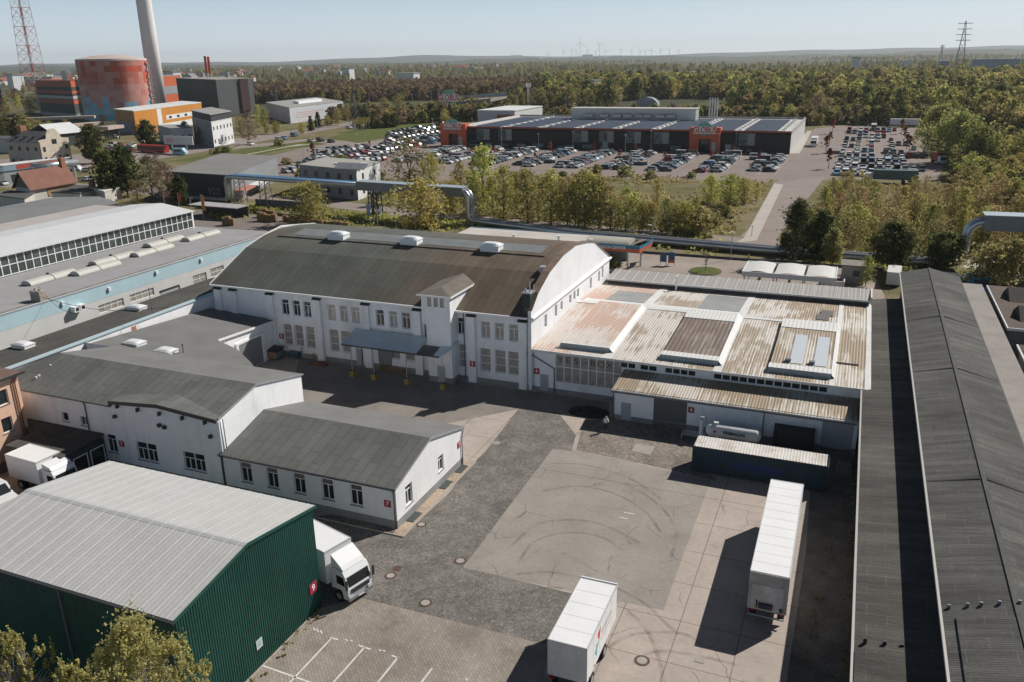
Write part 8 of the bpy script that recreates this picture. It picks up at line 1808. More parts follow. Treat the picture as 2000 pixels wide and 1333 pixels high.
# the 300 that show largest become single cars, the rest one mass
def vis(c):
    d = (Vector((c[0], c[1], 0))-CAMP).length
    return d
def inframe(c):
    px, py = PX(c[0], c[1]); return -30 < px < 2030
CARS = [c for c in CARS if inframe(c)]
CARS.sort(key=vis); single, rest = CARS[:298], CARS[298:]
seen = {}
groups = {}
for c in single:
    ph = c[5]
    if isinstance(ph, tuple): groups.setdefault((ph[0] if ph[0] != 'x' else 0, ph[1], ph[2] if ph[0].startswith('main') else 0), []).append(c)
names = {}
for key, lst in groups.items():
    if key[0].startswith('main'):
        lst.sort(key=lambda c: c[1]); colno = 18-int(key[0].split()[-1])+1
        for i, c in enumerate(lst): names[id(c)] = '%s %s in the main car park, %s column from left, %s from front' % (c[3][0], c[4], ORD(colno), ORD(i+1))
    elif key[0] == 'second':
        lst.sort(key=lambda c: c[0])
        for i, c in enumerate(lst): names[id(c)] = '%s %s, %s row of the right-hand car park, %s from the left' % (c[3][0], c[4], ORD(key[1]+1), ORD(i+1))
    else:
        lst.sort(key=lambda c: PX(c[0], c[1])[0]); w_ = {'left': 'car park beyond the flat office', 'portal': 'crowded corner left of the portal', 'works': 'orange building car park'}[key[0]]
        for i, c in enumerate(lst): names[id(c)] = '%s %s, %s row of %s, %s from left' % (c[3][0], c[4], ORD(key[1]+1), w_, ORD(i+1))
for c in single:
    lb = c[5] if isinstance(c[5], str) else names[id(c)]
    o = bpy.data.objects.new('car', CARM[c[4]]); COL.objects.link(o); o.location = (c[0], c[1], .045); o.rotation_euler = (0, 0, c[2]); o.color = (*c[3][1], 1)
    tag(o, lb, 'car', 'cars on the car parks and roads')
if rest:
    V = []; Fs = []; mi = []; colr = []
    for c in rest:
        me = CARM[c[4]]; k = len(V); ca, sa = math.cos(c[2]), math.sin(c[2])
        for v in me.vertices: V.append((c[0]+v.co.x*ca-v.co.y*sa, c[1]+v.co.x*sa+v.co.y*ca, v.co.z+.045))
        for p in me.polygons: Fs.append(tuple(k+i for i in p.vertices)); mi.append(p.material_index)
        colr += [(*c[3][1], 1)]*len(me.vertices)
    me = bpy.data.meshes.new('parked_cars'); me.from_pydata(V, [], Fs); a = me.attributes.new('tint', 'FLOAT_COLOR', 'POINT'); a.data.foreach_set('color', np.array(colr, dtype=np.float32).ravel())
    m, nt, b = newmat('car_paint_mass'); at = nt.nodes.new('ShaderNodeAttribute'); at.attribute_name = 'tint'; nt.links.new(at.outputs['Color'], b.inputs['Base Color']); b.inputs['Roughness'].default_value = .3
    for mm in (m, CGL, RUBBER, flat('lamp_glass', (.6, .62, .64)), flat('tail_lamp', (.3, .01, .01))): me.materials.append(mm)
    me.polygons.foreach_set('material_index', mi); me.update(); o = bpy.data.objects.new('parked_cars', me); COL.objects.link(o); tag(o, 'remaining small parked cars in the far rows of the car parks', 'cars', None, 'stuff')
# lorries and trucks in the distance
def small_truck(px, py, rz, L_, body, cabc, label, H_=3.6):
    x, y = G(px, py); t = thing('lorry', label, 'lorry', (x, y, .04), R(rz)); MB().box(-1.25, 1.25, 2.2, 2.2+L_, 1.0, H_).build('cargo_box', body, t, local=True)
    MB().prism([(0, .4), (0, 1.4), (.25, 2.7), (1.9, 2.8), (2.0, .5)], 'x', -1.2, 1.2).build('cab', cabc, t, local=True); MB().quad((-1.1, -.02, 1.45), (1.1, -.02, 1.45), (1.05, .18, 2.4), (-1.05, .18, 2.4)).build('windscreen', CGL, t, local=True)
    w_ = MB()
    for yy in (.9, 2.2+L_*.7, 2.2+L_*.85):
        for s in (-1, 1): MB().tube([(s*.9, yy, .48), (s*1.22, yy, .48)], .48, 12).build('wheel', RUBBER, t, local=True)
    return t
TW = flat('lorry_white', (.68, .69, .7), .4)
small_truck(1588, 288, 0, 8, TW, TW, 'white lorry driving towards the camera on the access road')
t = small_truck(1728, 248, 92+180, 13.6, TW, flat('lorry_dark_cab', (.03, .035, .04)), 'long white lorry with dark lettering at the back of the right-hand car park', 4); text('Fetzt', 2.6, DARKM, (0, 0, 0), (0, 0, 0), t, 'lettering'); l_ = t.children[-1]; l_.location = (1.27, 9.5, 2.3); l_.rotation_euler = (math.pi/2, 0, math.pi/2)
small_truck(1815, 303, 0, 6, TW, TW, 'white box lorry beside the large willow trees')
small_truck(1842, 322, 20, 5, flat('lorry_red', (.35, .04, .04)), TW, 'lorry with red box under the willows')
small_truck(1688, 356, 93+180, 12, M('lorry_green_grey', (.1, .16, .15), .5, .1), TW, 'long green-grey lorry parked at the front edge of the right-hand car park', 3.8)
small_truck(1706, 255, 0, 4, TW, TW, 'small white van lorry near the second car park rear edge', 3)
t = small_truck(1852, 536, 90, 5, TW, TW, 'xx') if False else None
# red bus by the works
x, y = G(300, 298); t = thing('bus', 'long red bus standing in front of the low flat office', 'bus', (x, y, 0), R(-8)); MB().box(-9, 9, -1.3, 1.3, .4, 3.2).build('body', flat('bus_red', (.4, .03, .02), .4), t, local=True); MB().box(-8.8, 8.8, -1.32, 1.32, 1.5, 2.5).build('window_band', CGL, t, local=True)
for xx in (-6, 5, 7): MB().tube([(xx, -1.33, .5), (xx, -1.1, .5)], .5, 10).build('wheel', RUBBER, t, local=True)
x, y = G(353, 303); t = thing('camper_van', 'white and light blue camper van by the fuel price flags', 'van', (x, y, 0), R(100)); MB().prism([(-3, .4), (-3, 1.2), (-2.2, 2.0), (-1.6, 2.9), (3, 2.9), (3, .4)], 'x', -1.1, 1.1).build('body', flat('camper_blue', (.3, .5, .58), .4), t, local=True); MB().box(-1.12, 1.12, -1.0, 2.4, 1.5, 2.2).build('windows', CGL, t, local=True)
# white trailer, blue lorry and van at the right
x, y = G(1748, 560); t = thing('white_van', 'white box van standing at the far end of the tall shed', 'van', (x-.3, y+2, 0), R(-3)); MB().prism([(-2.6, .4), (-2.55, 2.5), (2.6, 2.55), (2.9, 1.2), (2.9, .4)][::-1], 'x', -1.05, 1.05).build('body', TW, t, local=True); MB().quad((1.0, 2.66, 1.5), (-1.0, 2.66, 1.5), (-.95, 2.62, 2.4), (.95, 2.62, 2.4)).build('windscreen', CGL, t, local=True)
for yy in (-1.7, 1.8):
    for s in (-1, 1): MB().tube([(s*.8, yy, .36), (s*1.06, yy, .36)], .36, 12).build('wheel', RUBBER, t, local=True)
x, y = G(1912, 578); t = thing('blue_lorry', 'bright blue lorry cab parked behind the brown roof at the right', 'lorry', (x, y-1, 0), R(3)); MB().prism([(0, .4), (0, 1.6), (.5, 3.0), (2.2, 3.1), (2.3, .5)], 'x', -1.25, 1.25).box(-1.25, 1.25, 2.31, 6.5, .9, 2.6).build('body', flat('lorry_blue', (.02, .2, .42), .4), t, local=True); MB().quad((-1.1, .0, 1.7), (1.1, .0, 1.7), (1.05, .4, 2.8), (-1.05, .4, 2.8)).build('windscreen', CGL, t, local=True)
for yy in (1, 5):
    for s in (-1, 1): MB().tube([(s*.9, yy, .45), (s*1.28, yy, .45)], .45, 12).build('wheel', RUBBER, t, local=True)
x, y = G(1910, 552); t = thing('flatbed_trailer', 'long dark flatbed trailer with white side boards under brownish trees', 'trailer', (x, y, 0), R(-4)); MB().box(-5.5, 5.5, -1.2, 1.2, .9, 1.3).build('deck', DARKM, t, local=True); MB().box(-5.5, 0, -1.28, -1.21, .85, 1.6).box(3.4, 5.5, -1.28, -1.21, .85, 1.6).build('side_board', TW, t, local=True)
for xx in (-4, 1, 4): MB().tube([(xx, -1.15, .45), (xx, -.85, .45)], .45, 12).build('wheel', RUBBER, t, local=True)

# ------------------------------------------------------------------ car wash behind the hall
def carwash():
    WR = M('wash_roof', (.5, .47, .44), .85, .08, .2, dirt=(.36, .33, .3))
    t = thing('wash_hall', 'low flat white-roofed car wash building behind the big hall', 'building', (-70, 125, 0)); z = 4.6
    A, B = G(956, 448, z), G(1196, 470, z); yb = 139.5
    xa, xb = -72, -44; y0, y1 = 144.6, 151.5; z = 4.3
    MB().box(xa, xb, y0, y1, 0, z-.25).build('wall', WHT, t); MB().box(xa-.2, xb+.2, y0-.2, y1+.2, z-.24, z).build('roof', WR, t); MB().box(xa-.3, xb+.3, y0-.32, y0-.21, z-.5, z+.15).box(xa-.3, xb+.3, y1+.21, y1+.32, z-.5, z+.15).build('parapet', flat('blue_edge', (.15, .3, .42), .5), t)
    for px, py in ((1003, 458), (1091, 461), (1154, 467), (1098, 472), (1142, 478)): x, y = G(px, py, 5.4); MB().cyl(x, y, z, z+.9, .22).cyl(x, y, z+.9, z+1.1, .4).build('vent', FRAME, t)
    c = thing('wash_canopy', 'car wash canopy with blue and orange fascia lettering and arched translucent roof', 'canopy', (-30, 125, 0)); zc = 3.75
    x0, ya = -45.5, 144.6
    x1, x2, y2 = -35.2, -34.4, 150.5
    OR, BL = flat('fascia_orange2', (.5, .1, .03), .5), flat('fascia_blue2', (.03, .17, .3), .5)
    F_ = MB(); F_.box(x0, x1, ya, ya+.15, zc-.0, zc+.6).build('fascia_top', BL, c); MB().box(x0, x1, ya, ya+.15, zc-.62, zc-.01).build('fascia_bottom', OR, c)
    q = [(x1, ya), (x2, y2)]; d = MB(); 
    for m_, za, zb in ((BL, zc, zc+.6), (OR, zc-.62, zc-.01)): MB().quad((x1+.01, ya, za), (x2, y2, za), (x2, y2, zb), (x1+.01, ya, zb)).quad((x2, y2, za), (x2-.5, y2+3, za), (x2-.5, y2+3, zb), (x2, y2, zb)).build('fascia_side', m_, c)
    text('WASCH-CENTER', .72, flat('fascia_white', (.7, .7, .7)), (-40.5, ya-.02, zc+.05), FROT['f'], c, 'lettering', bold=.02, sx=1.0)
    bx = MB(); n = 10; xa_, xb_ = x0, x1-2.2; yc = ya+2.9; 
    for i in range(n):
        a0, a1 = math.pi*i/n, math.pi*(i+1)/n; bx.quad((xa_, yc+2.7*math.cos(a0), zc+.4+.9*math.sin(a0)), (xa_, yc+2.7*math.cos(a1), zc+.4+.9*math.sin(a1)), (xb_, yc+2.7*math.cos(a1), zc+.4+.9*math.sin(a1)), (xb_, yc+2.7*math.cos(a0), zc+.4+.9*math.sin(a0)))
    for xx in (xa_, xb_): bx.quad(*[(xx, yc+2.7*math.cos(math.pi*i/n), zc+.4+.9*math.sin(math.pi*i/n)) for i in range(n+1)])
    bx.build('arched_roof', M('old_acrylic', (.42, .4, .34), .5, .08, .5), c)
    MB().bar((x1-2.1, ya+.5, zc+.6), (x1-.8, ya+6, zc+.6), .2).bar((x1-1.6, ya+.5, zc+.6), (x1-.3, ya+6, zc+.6), .15).build('roof_beam', M('old_beam', (.2, .17, .15)), c)
    for xx, yy in ((x0+2, ya+.3), (-37.4, ya+.35), (-36.3, 150.8), (x1-.4, 147.5)): MB().box(xx-.15, xx+.15, yy-.15, yy+.15, 0, zc-.62).build('post', GALV, c)
    MB().box(x0, x1-3.6, ya+1, ya+1.1, .0, 1.4).build('blue_wall', flat('wash_blue_wall', (.12, .22, .3)), c); MB().box(x0, x1-3.6, ya+6, ya+6.2, 0, 3.6).build('back_wall', M('glass_wall', (.2, .24, .26), .3), c)
    for i, (px, py) in enumerate(((1295, 519), (1311, 519))):
        x, y = G(px, py); b = thing('info_board', ['blue information board on two legs left of the orange-based one', 'blue information board with orange base right of the plain one'][i], 'sign', (x, y, 0), 0, 'boards on the car wash court')
        for s in (-.55, .55): MB().cyl(x+s, y, 0, 2.2, .06).build('leg', GALV, b)
        MB().box(x-.6, x+.6, y-.08, y-.065+.1, .7+.0*i, 2.2+.3*i).build('panel', flat('board_blue', (.03, .1, .2)), b)
        if i: MB().box(x-.6, x+.6, y-.1, y-.081, .5, 1.0).build('base_panel', OR, b)
    # island with bare tree
    x, y = G(1378, 531); o = MB().cyl(x, y, 0, .12, 3.0, n=32).build('round_island', M('kerb_ring', (.3, .29, .27)), None); tag(o, kind='structure'); o = MB().cyl(x, y, .121, .2, 2.85, n=32).build('island_grass', GRASSG); tag(o, kind='structure')
    t = thing('bare_tree', 'small bare young tree on the round grass island', 'tree', (x, y, .2)); rng = random.Random(5); m = MB(); m.tube([(0, 0, 0), (0, 0, 3)], [.08, .05], 6)
    for k in range(12): a = rng.random()*6.3; m.tube([(0, 0, 1+rng.random()*1.8), (math.cos(a)*.7, math.sin(a)*.7, 2.6+rng.random()), (math.cos(a), math.sin(a), 3.4+rng.random()*1.2)], [.03, .02, .008], 4)
    m.build('trunk', BARK, t, local=True)
    # wash bay roofs
    t = thing('wash_bays', 'white open wash bay canopy with three arched roof fields', 'canopy', (-18, 125, 0)); z = 3.9
    A = G(1449, 530, z); B = G(1632, 553, z); C_ = G(1458, 509, z); D = G(1640, 529, z); x0, x1, ya, yb = A[0], B[0], A[1], C_[1]
    WF = flat('bay_white', (.66, .68, .7), .5)
    MB().box(x0, x1, ya, ya+.2, z-.8, z).box(x0, x1, yb-.2, yb, z-.8, z).box(x0, x0+.2, ya+.2, yb-.2, z-.8, z).box(x1-.2, x1, ya+.2, yb-.2, z-.8, z).build('frame', WF, t)
    for k in range(3):
        a, b_ = x0+(x1-x0)*k/3+.25, x0+(x1-x0)*(k+1)/3-.1; q = MB(); n = 10
        for i in range(n):
            u0, u1 = i/n, (i+1)/n; P = lambda u, yy: (a+(b_-a)*u, yy, z-.12+.28*math.sin(math.pi*u)); q.quad(P(u0, ya+.25), P(u1, ya+.25), P(u1, yb-.25), P(u0, yb-.25))
        q.build('vaulted_field', M('bay_membrane', (.6, .6, .58), .6, .04, .5), t)
    for k in range(4):
        for yy in (ya+.5, yb-.5): x = x0+.4+(x1-x0-.8)*k/3; MB().box(x-.12, x+.12, yy-.12, yy+.12, 0, z-.9).build('post', WF, t)
    for k in range(3): x = x0+(x1-x0)*(k+.5)/3; MB().box(x-.1, x+.1, ya+1, yb-1, 0, 2.2).build('screen', M('bay_screen', (.3, .33, .33)), t)
    A, B, C_ = (1660, 562), (1640, 558), (1680, 545); block('pump_house', 'small square concrete service house right of the wash bays', 'hut', (1642, 560), (1642, 560), (1642, 560), 3, GREYR, GREYR) if False else None
    x, y = G(1662, 556); t = thing('service_hut', 'small grey flat-roofed hut with dark window right of the wash bays', 'hut', (x, y, 0)); MB().box(x-1.7, x+1.9, y, y+4, 0, 3.1).build('wall', M('hut_grey', (.3, .29, .27)), t); MB().box(x-1.9, x+2.1, y-.2, y+4.2, 3.11, 3.3).build('roof', M('hut_roof', (.22, .2, .18), .9, .2, 1), t); MB().box(x+.1, x+1.1, y-.03, y-.005, 1.4, 2.4).build('window', WINM, t)
    w_ = thing('rubble_bay', 'open white walled bay with orange rubble beside the service hut', 'bay', (x-3, y-3, 0)); MB().box(x-5, x-1, y-4.2, y-4, 0, 1.4).box(x-1.2, x-1, y-4, y-.5, 0, 1.4).build('wall', WHT, w_); MB().box(x-4.8, x-1.4, y-1.8, y-.8, 0, .8).build('rubble', M('orange_rubble', (.4, .17, .08), .9, .4, 3), w_)
carwash()
# ------------------------------------------------------------------ street lamps, flags, pallets, mast
def lamp(px, py, pt, label, group='street lamps', arm=True):
    x, y = G(px, py); H_ = min(ZAT(x, y, pt), 14); t = thing('street_lamp', label, 'street lamp', (x, y, 0), 0, group); r_ = max(.07, (Vector((x, y, 0))-CAMP).length/F_PX*.35)
    pts = [(x, y, 0), (x, y, H_-.6)]+([(x-.3, y, H_-.15), (x-1.3, y, H_)] if arm else [(x, y, H_)])
    MB().tube(pts, r_, 6).build('pole', GALV, t); e = pts[-1]; MB().box(e[0]-.45, e[0]+.25, e[1]-.16, e[1]+.16, e[2]-.05, e[2]+.1).build('lamp_head', FRAME, t)
for px, py, pt, lb in ((1174, 452, 432, 'curved lamp post behind the car wash roof'), (1274, 462, 426, 'straight lamp post behind the pipeline beside the meadow'), (1281, 470, 441, 'curved lamp post right of the straight one behind the pipeline'), (1427, 508, 454, 'slim lamp post on the grass below the pipeline'), (1468, 462, 441, 'lamp post at the footpath corner'), (1052, 298, 262, 'first lamp with round flood heads left on the main car park'), (1119, 298, 258, 'second tall lamp on the main car park'), (1221, 305, 264, 'third tall lamp on the main car park'), (1271, 300, 256, 'fourth tall lamp on the main car park'), (980, 292, 250, 'lamp post in front of the left part of the supermarket'), (1403, 300, 262, 'lamp post in front of the orange portal'), (1436, 300, 256, 'lamp post right of the orange portal'), (699, 296, 262, 'lamp with white box sign beside the roadside lawn'), (847, 296, 232, 'lamp post at the crowded corner car park'), (593, 312, 275, 'lamp post at the car park entrance'), (509, 305, 268, 'slim lamp post on the road verge'), (286, 296, 275, 'bent lamp post beside the red bus'), (570, 262, 228, 'lamp post left of the dark conifers'), (621, 258, 232, 'bent lamp post among the dark conifers'), (722, 208, 184, 'lamp with two arms near the main road scrub'), (806, 208, 184, 'lamp post at the foot of the bridge ramp'), (843, 200, 177, 'first lamp on the bridge ramp'), (857, 198, 175, 'second lamp on the bridge ramp'), (913, 190, 172, 'third lamp on the bridge'), (925, 190, 172, 'fourth lamp on the bridge'), (958, 188, 172, 'last lamp at the bridge end'), (1673, 262, 225, 'tallest lamp at the back of the right-hand car park'), (1692, 285, 245, 'slim lamp in the middle of the right-hand car park'), (1698, 285, 250, 'second slim lamp in the middle of the right-hand car park'), (923, 265, 232, 'lamp post above the left portal'), (1105, 222, 190, 'first lamp behind the supermarket plant room'), (1172, 225, 200, 'short lamp behind the supermarket plant room'), (1257, 200, 182, 'lamp near the arched glass shelter'), (1207, 205, 184, 'lamp in the wood edge behind the supermarket')):
    lamp(px, py, pt, lb, arm=('curved' in lb or 'bent' in lb or 'bridge' in lb))
x, y = G(1032, 210); t = thing('radio_mast', 'white antenna mast standing behind the supermarket rear wing', 'mast', (x, y, 0)); z = ZAT(x, y, 163)
m = MB(); 
for k in range(3): a = k*2.1; m.bar((x+1.1*math.cos(a), y+1.1*math.sin(a), 0), (x+.7*math.cos(a), y+.7*math.sin(a), z), .4)
for k in range(10): m.bar((x-1, y, z*k/10), (x+1, y, z*(k+1)/10), .25)
m.build('lattice', FRAME, t)
for s in (-1.6, 1.4): MB().box(x+s-.4, x+s+.4, y-.3, y+.3, z-3, z).build('antenna', FRAME, t)
# flags on the lawn and near the pallet yard
for i in range(7):
    x, y = G(690+i*5.2, 258-i*.7); t = thing('flagpole', 'yellow flag on the roadside lawn, %s from the left' % ORD(i+1), 'flag', (x, y, 0), 0, 'yellow flags on the lawn'); MB().cyl(x, y, 0, 7, .1).build('pole', GALV, t); MB().box(x+.1, x+1.2, y-.02, y+.02, 4.0, 7).build('flag', flat('flag_yellow', (.5, .36, .06)), t)
for px, pb, pt, c, lb in ((322, 402, 376, (.3, .28, .26), 'bare pale pole first left behind the clerestory hall'), (350, 405, 377, (.45, .03, .03), 'red furled flag on a pole behind the clerestory hall'), (373, 405, 385, (.3, .28, .26), 'bare pole between red and orange flags'), (398, 428, 380, (.5, .2, .03), 'orange furled flag on a pole behind the clerestory hall'), (738, 442, 408, (.6, .62, .65), 'white pennant pole left of the round green tree'), (724, 440, 428, (.3, .3, .3), 'short pole left of the white pennant'), (774, 452, 432, (.4, .3, .2), 'first pole behind the hall roof ridge'), (793, 452, 425, (.4, .38, .35), 'second pole behind the hall roof ridge'), (812, 452, 422, (.4, .38, .35), 'third pole behind the hall roof ridge'), (718, 432, 398, (.2, .4, .6), 'light blue banner beside the dark pipeline support')):
    x, y = G(px, pb); H_ = ZAT(x, y, pt); t = thing('flagpole', lb, 'flag', (x, y, 0), 0, 'flags near the pallet yard'); MB().cyl(x, y, 0, H_, .09).build('pole', GALV, t)
    if 'flag' in lb or 'pennant' in lb or 'banner' in lb: MB().box(x+.1, x+(.9 if 'pennant' not in lb else 1.3), y-.03, y+.03, H_*(.35 if 'furled' in lb or 'banner' in lb else .8), H_*.97).build('flag', flat('flag_%02d' % px, c), t)
pal = pallet_mesh(9); pm = pal.mesh('pallet_stack', TIMBER); pal2 = pallet_mesh(14).mesh('pallet_stack', TIMBER)
k = 0; prn = random.Random(8)
for row, (xa, ya, n, m_) in enumerate(((508, 432, 5, pal2), (512, 424, 4, pal2), (558, 432, 7, pm), (570, 438, 9, pm), (628, 441, 8, pm), (440, 440, 3, pal2))):
    for i in range(n):
        x, y = G(xa+i*7.2, ya+i*.5); o = link('pallet_stack', m_, None, (x, y, .01), (0, 0, prn.uniform(-.1, .1))); k += 1
        o.scale = (1, 1, prn.uniform(.75, 1.1)); tag(o, 'stack of wooden pallets in the %s row of the pallet yard, %s from the left' % (ORD(row+1), ORD(i+1)), 'pallet stack', 'pallet stacks in the yard behind the hall')
x, y = G(548, 408); o = MB().box(x-8, x+8, y-.1, y+.1, 0, 2.2).build('board_fence', M('dark_boards', (.12, .11, .11), .9, .2, 1)); tag(o, 'dark board fence behind the pallet yard', 'fence')
x, y = G(430, 425); t = thing('open_shed', 'low open shed with flat pale roof beside the pallet yard', 'shed', (x, y, 0)); MB().slab([(x-8, y-2, 3.2), (x+7, y-2, 3.0), (x+7, y+3, 3.0), (x-8, y+3, 3.2)], .2).build('roof', M('lean_roof', (.36, .35, .36)), t); MB().box(x-8, x+6.8, y+2.6, y+2.8, 0, 2.9).build('back_wall', DGR, t)
# cart shelters on the car park
for i, (px, py, n) in enumerate(((1072, 318, 0), (1330-80, 322, 1), (1405, 316, 2), (1432, 306, 3), (930, 286, 4), (632, 302, 5), (1480, 312, 6), (1630, 300, 7))):
    x, y = G(px, py); t = thing('trolley_shelter', 'glass trolley shelter on the car parks, %s of eight from nearest' % ORD(i+1), 'shelter', (x, y, 0), 0, 'trolley shelters on the car parks'); MB().box(x-3, x+3, y-1.2, y+1.2, 2.2, 2.3).build('roof', M('glass_vault', (.3, .34, .36)), t)
    for s in (-2.9, 2.9): MB().box(x+s-.06, x+s+.06, y-1.1, y+1.1, .05, 2.2).build('side', GALV, t)
    MB().box(x-2.8, x+2.8, y-.6, y+.5, .1, 1.0).build('trolleys', M('trolley_mesh', (.2, .21, .22), .5, .4, 3), t)
# bridge
def bridge():
    t = thing('road_bridge', 'concrete road bridge carrying the main road over the railway', 'bridge', (*G(900, 212), 0)); z = 9
    A, B, C_, D = G(838, 207, 6), G(958, 195, z), G(990, 188, z), G(868, 196, 6); 
    a0, b0 = G(800, 216, 3), G(806, 210, 3)
    m = MB(); m.slab([(*A, 6), (*B, z), (*C_, z), (*D, 6)], 1.6); m.slab([(*a0, 2.5), (*A, 6), (*D, 6), (*b0, 2.5)], 2.4); m.build('deck', M('bridge_deck', (.26, .22, .2), .9, .08, .1), t)
    for k in range(4):
        s = .3+.2*k; x = A[0]+(B[0]-A[0])*s; y = A[1]+(B[1]-A[1])*s+5; MB().box(x-1.2, x+1.2, y-4, y+6, 0, 5+3*s).build('pier', M('bridge_pier', (.3, .29, .27)), t)
    Fm = M('sound_wall', (.3, .34, .36), .5, .1, .3)
    MB().quad((*D, 6), (*C_, z), (*C_, z+3), (*D, 8.5)).build('sound_wall', Fm, t); MB().quad((A[0], A[1], 6), (B[0], B[1], z), (B[0], B[1], z+.9), (A[0], A[1], 6.9)).build('parapet', CONC, t)
bridge()
# ------------------------------------------------------------------ far town and halls
def town():
    rn = random.Random(31); red = M('far_red_roof', (.26, .1, .07), .9, .2, .02); gr = M('far_grey_roof', (.2, .2, .21), .9, .2, .02); wl_ = WHT
    kinds = []
    for rm, nm in ((red, 'red'), (gr, 'grey'), (WHT, 'white')):
        b = MB().box(-7, 7, -6, 6, 0, 7); r = MB().prism([(-6.6, 7), (6.6, 7), (0, 11.5)], 'x', -7.5, 7.5) if nm != 'white' else MB().box(-7.5, 7.5, -6.5, 6.5, 7.01, 7.8); kinds.append((nm, b.mesh('wall', wl_), r.mesh('roof', rm)))
    for i in range(110):
        px, py = rn.choice([(rn.uniform(480, 760), rn.uniform(132, 147)), (rn.uniform(480, 1000), rn.uniform(125, 140)), (rn.uniform(-10, 150), rn.uniform(150, 168)), (rn.uniform(330, 500), rn.uniform(132, 160))])
        x, y = G(px, py); nm, w_, r_ = kinds[0] if rn.random() < .5 else kinds[rn.choice([1, 2])]
        t = thing('house', 'tiny distant house with %s roof in the far town on the left' % nm, 'house', (x, y, 0), rn.uniform(0, 3), 'houses of the far town with %s roofs' % nm); s = rn.uniform(.8, 1.5); t.scale = (s*rn.uniform(1, 2), s, s)
        for n_, me in (('wall', w_), ('roof', r_)): o = bpy.data.objects.new(n_, me); COL.objects.link(o); o.parent = t
    BLH = M('far_blue_hall', (.12, .2, .26), .6, .05, .01)
    for px, py, w_, h_, m_, lb in ((855, 119, 54, 3, BLH, 'long dark blue hall on the left part of the horizon'), (1008, 115, 22, 6, BLH, 'bluish hall on the horizon left of the wind turbines'), (1040, 117, 30, 3, WHT, 'white hall on the horizon beside the bluish hall'), (1147, 114, 20, 6, BLH, 'blue grey block on the horizon under the turbines'), (1170, 115, 24, 3, WHT, 'white sheds on the horizon right of the blue block'), (1205, 114, 22, 4, WHT, 'second white hall on the horizon under the turbines'), (1297, 112, 26, 2, WHT, 'thin white hall on the horizon right of centre'), (1355, 146, 42, 4, WHT, 'large white roofed hall standing in the middle of the woods'), (1123, 150, 16, 3, WHT, 'small white roof among trees left of the yellow wood'), (1154, 166, 12, 7, WHT, 'white gabled house among trees behind the supermarket'), (1672, 130, 14, 15, WHT, 'white tower block sticking out of the woods'), (1770, 122, 22, 3, WHT, 'small white buildings on the right horizon'), (1945, 126, 82, 9, M('far_grey_hall', (.22, .3, .35), .6), 'long blue grey factory at the right horizon'), (1845, 124, 16, 4, BLH, 'small blue hall on the right horizon'), (1950, 236, 105, 6, M('sound_wall', (.3, .34, .36)), 'long grey noise barrier wall behind the willows'), (790, 148, 40, 4, WHT, 'pale terraces right of the red roofed town'), (675, 142, 16, 7, WHT, 'bright white apartment block in the far town'), (145, 139, 18, 3, WHT, 'white hall on the horizon left of the tank'), (65, 155, 100, 4, M('far_pink', (.45, .3, .28), .8), 'long pinkish hall beyond the lattice mast'), (330, 152, 22, 10, WHT, 'white block behind the right side of the big chimney'), (20, 160, 16, 12, WHT, 'pale high rise block at the far left edge'), (575, 232, 1, 1, None, '')):
        if m_ is None: continue
        zb = 0 if py > 180 else 13.5; x, y = G(px, py, zb); f_ = (Vector((x, y, 0))-CAMP).dot(Fv); s_ = f_/F_PX; W_ = w_*s_; H_ = h_*s_+zb
        t = thing('distant_hall', lb, 'building', (x, y, 0)); MB().box(x-W_/2, x+W_/2, y, y+max(20, W_*.3), 0, H_).build('wall', m_, t); MB().box(x-W_/2-1, x+W_/2+1, y-1, y+max(20, W_*.3)+1, H_+.01, H_+.3+.12*h_*s_).build('roof', gr if m_ is WHT and h_ > 5 else M('far_white_roof', (.5, .5, .5)), t)
town()
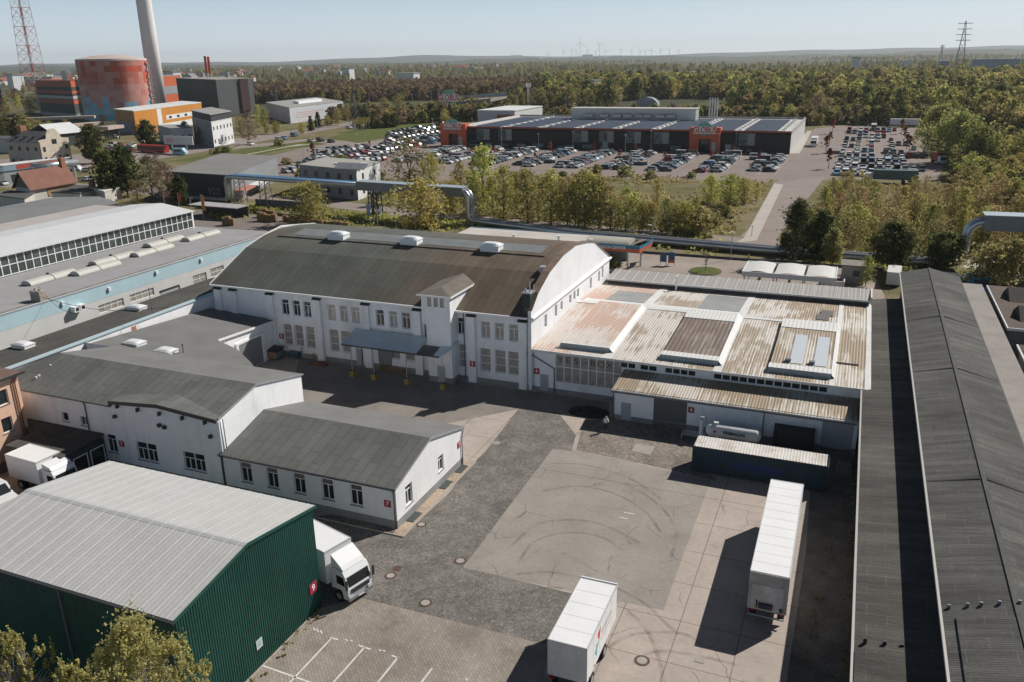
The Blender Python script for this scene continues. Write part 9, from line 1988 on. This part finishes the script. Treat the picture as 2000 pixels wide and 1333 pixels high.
def hills():
    rn = random.Random(77)
    def ridge(name, d, w_, hfun, m_):
        b = MB(); n = 160; P = []
        for i in range(n+1):
            px = -150+2350*i/n; v = ray(px, 112); h = Vector((v.x, v.y)).normalized(); P.append((h.x, h.y, hfun(px)))
        for i in range(n):
            for a, c, za, zc in ((d-w_, d, 0, 1), (d, d+w_, 1, .2)):
                p, q = P[i], P[i+1]; b.quad((p[0]*a, p[1]*a, p[2]*za-2), (q[0]*a, q[1]*a, q[2]*za-2), (q[0]*c, q[1]*c, q[2]*zc), (p[0]*c, p[1]*c, p[2]*zc))
        tag(b.build(name, m_, smooth=False), kind='structure')
    H1 = M('hill_wood', (.03, .042, .03), 1, .35, .004); H2 = M('hill_far', (.03, .045, .045), 1, .25, .002)
    def f1(px): return 22+7*math.sin(px*.006+1)+5*math.sin(px*.021)+3*math.sin(px*.067+2)+(16 if px > 1550 else 0)*min(1, (px-1550)/250)
    def f2(px): return 40+22*math.exp(-((px-840)/90)**2)+14*math.exp(-((px-690)/60)**2)+10*math.sin(px*.009)+4*math.sin(px*.033)+30*math.exp(-((px-1950)/260)**2)
    ridge('hills_near', 7400, 900, f1, H1); ridge('hills_far', 12500, 1500, lambda p: f2(p)*1.25, H2)
hills()
# ------------------------------------------------------------------ air
def haze():
    x0, x1, y0, y1 = -15500, 9500, -300, 15500
    o = MB().box(x0, x1, y0, y1, -3, 260).build('haze', None if False else M('haze_dummy', (1, 1, 1)))
    m = bpy.data.materials.new('haze_air'); m.use_nodes = True; nt = m.node_tree; nt.nodes.clear(); out = nt.nodes.new('ShaderNodeOutputMaterial'); v = nt.nodes.new('ShaderNodeVolumePrincipled')
    v.inputs['Color'].default_value = (.9, .96, 1, 1); v.inputs['Density'].default_value = .000055; v.inputs['Anisotropy'].default_value = .2; nt.links.new(v.outputs[0], out.inputs['Volume'])
    o.data.materials.clear(); o.data.materials.append(m); o.display_type = 'WIRE'; tag(o, kind='stuff', label='thin pale air haze over the whole district', cat='haze')
haze()
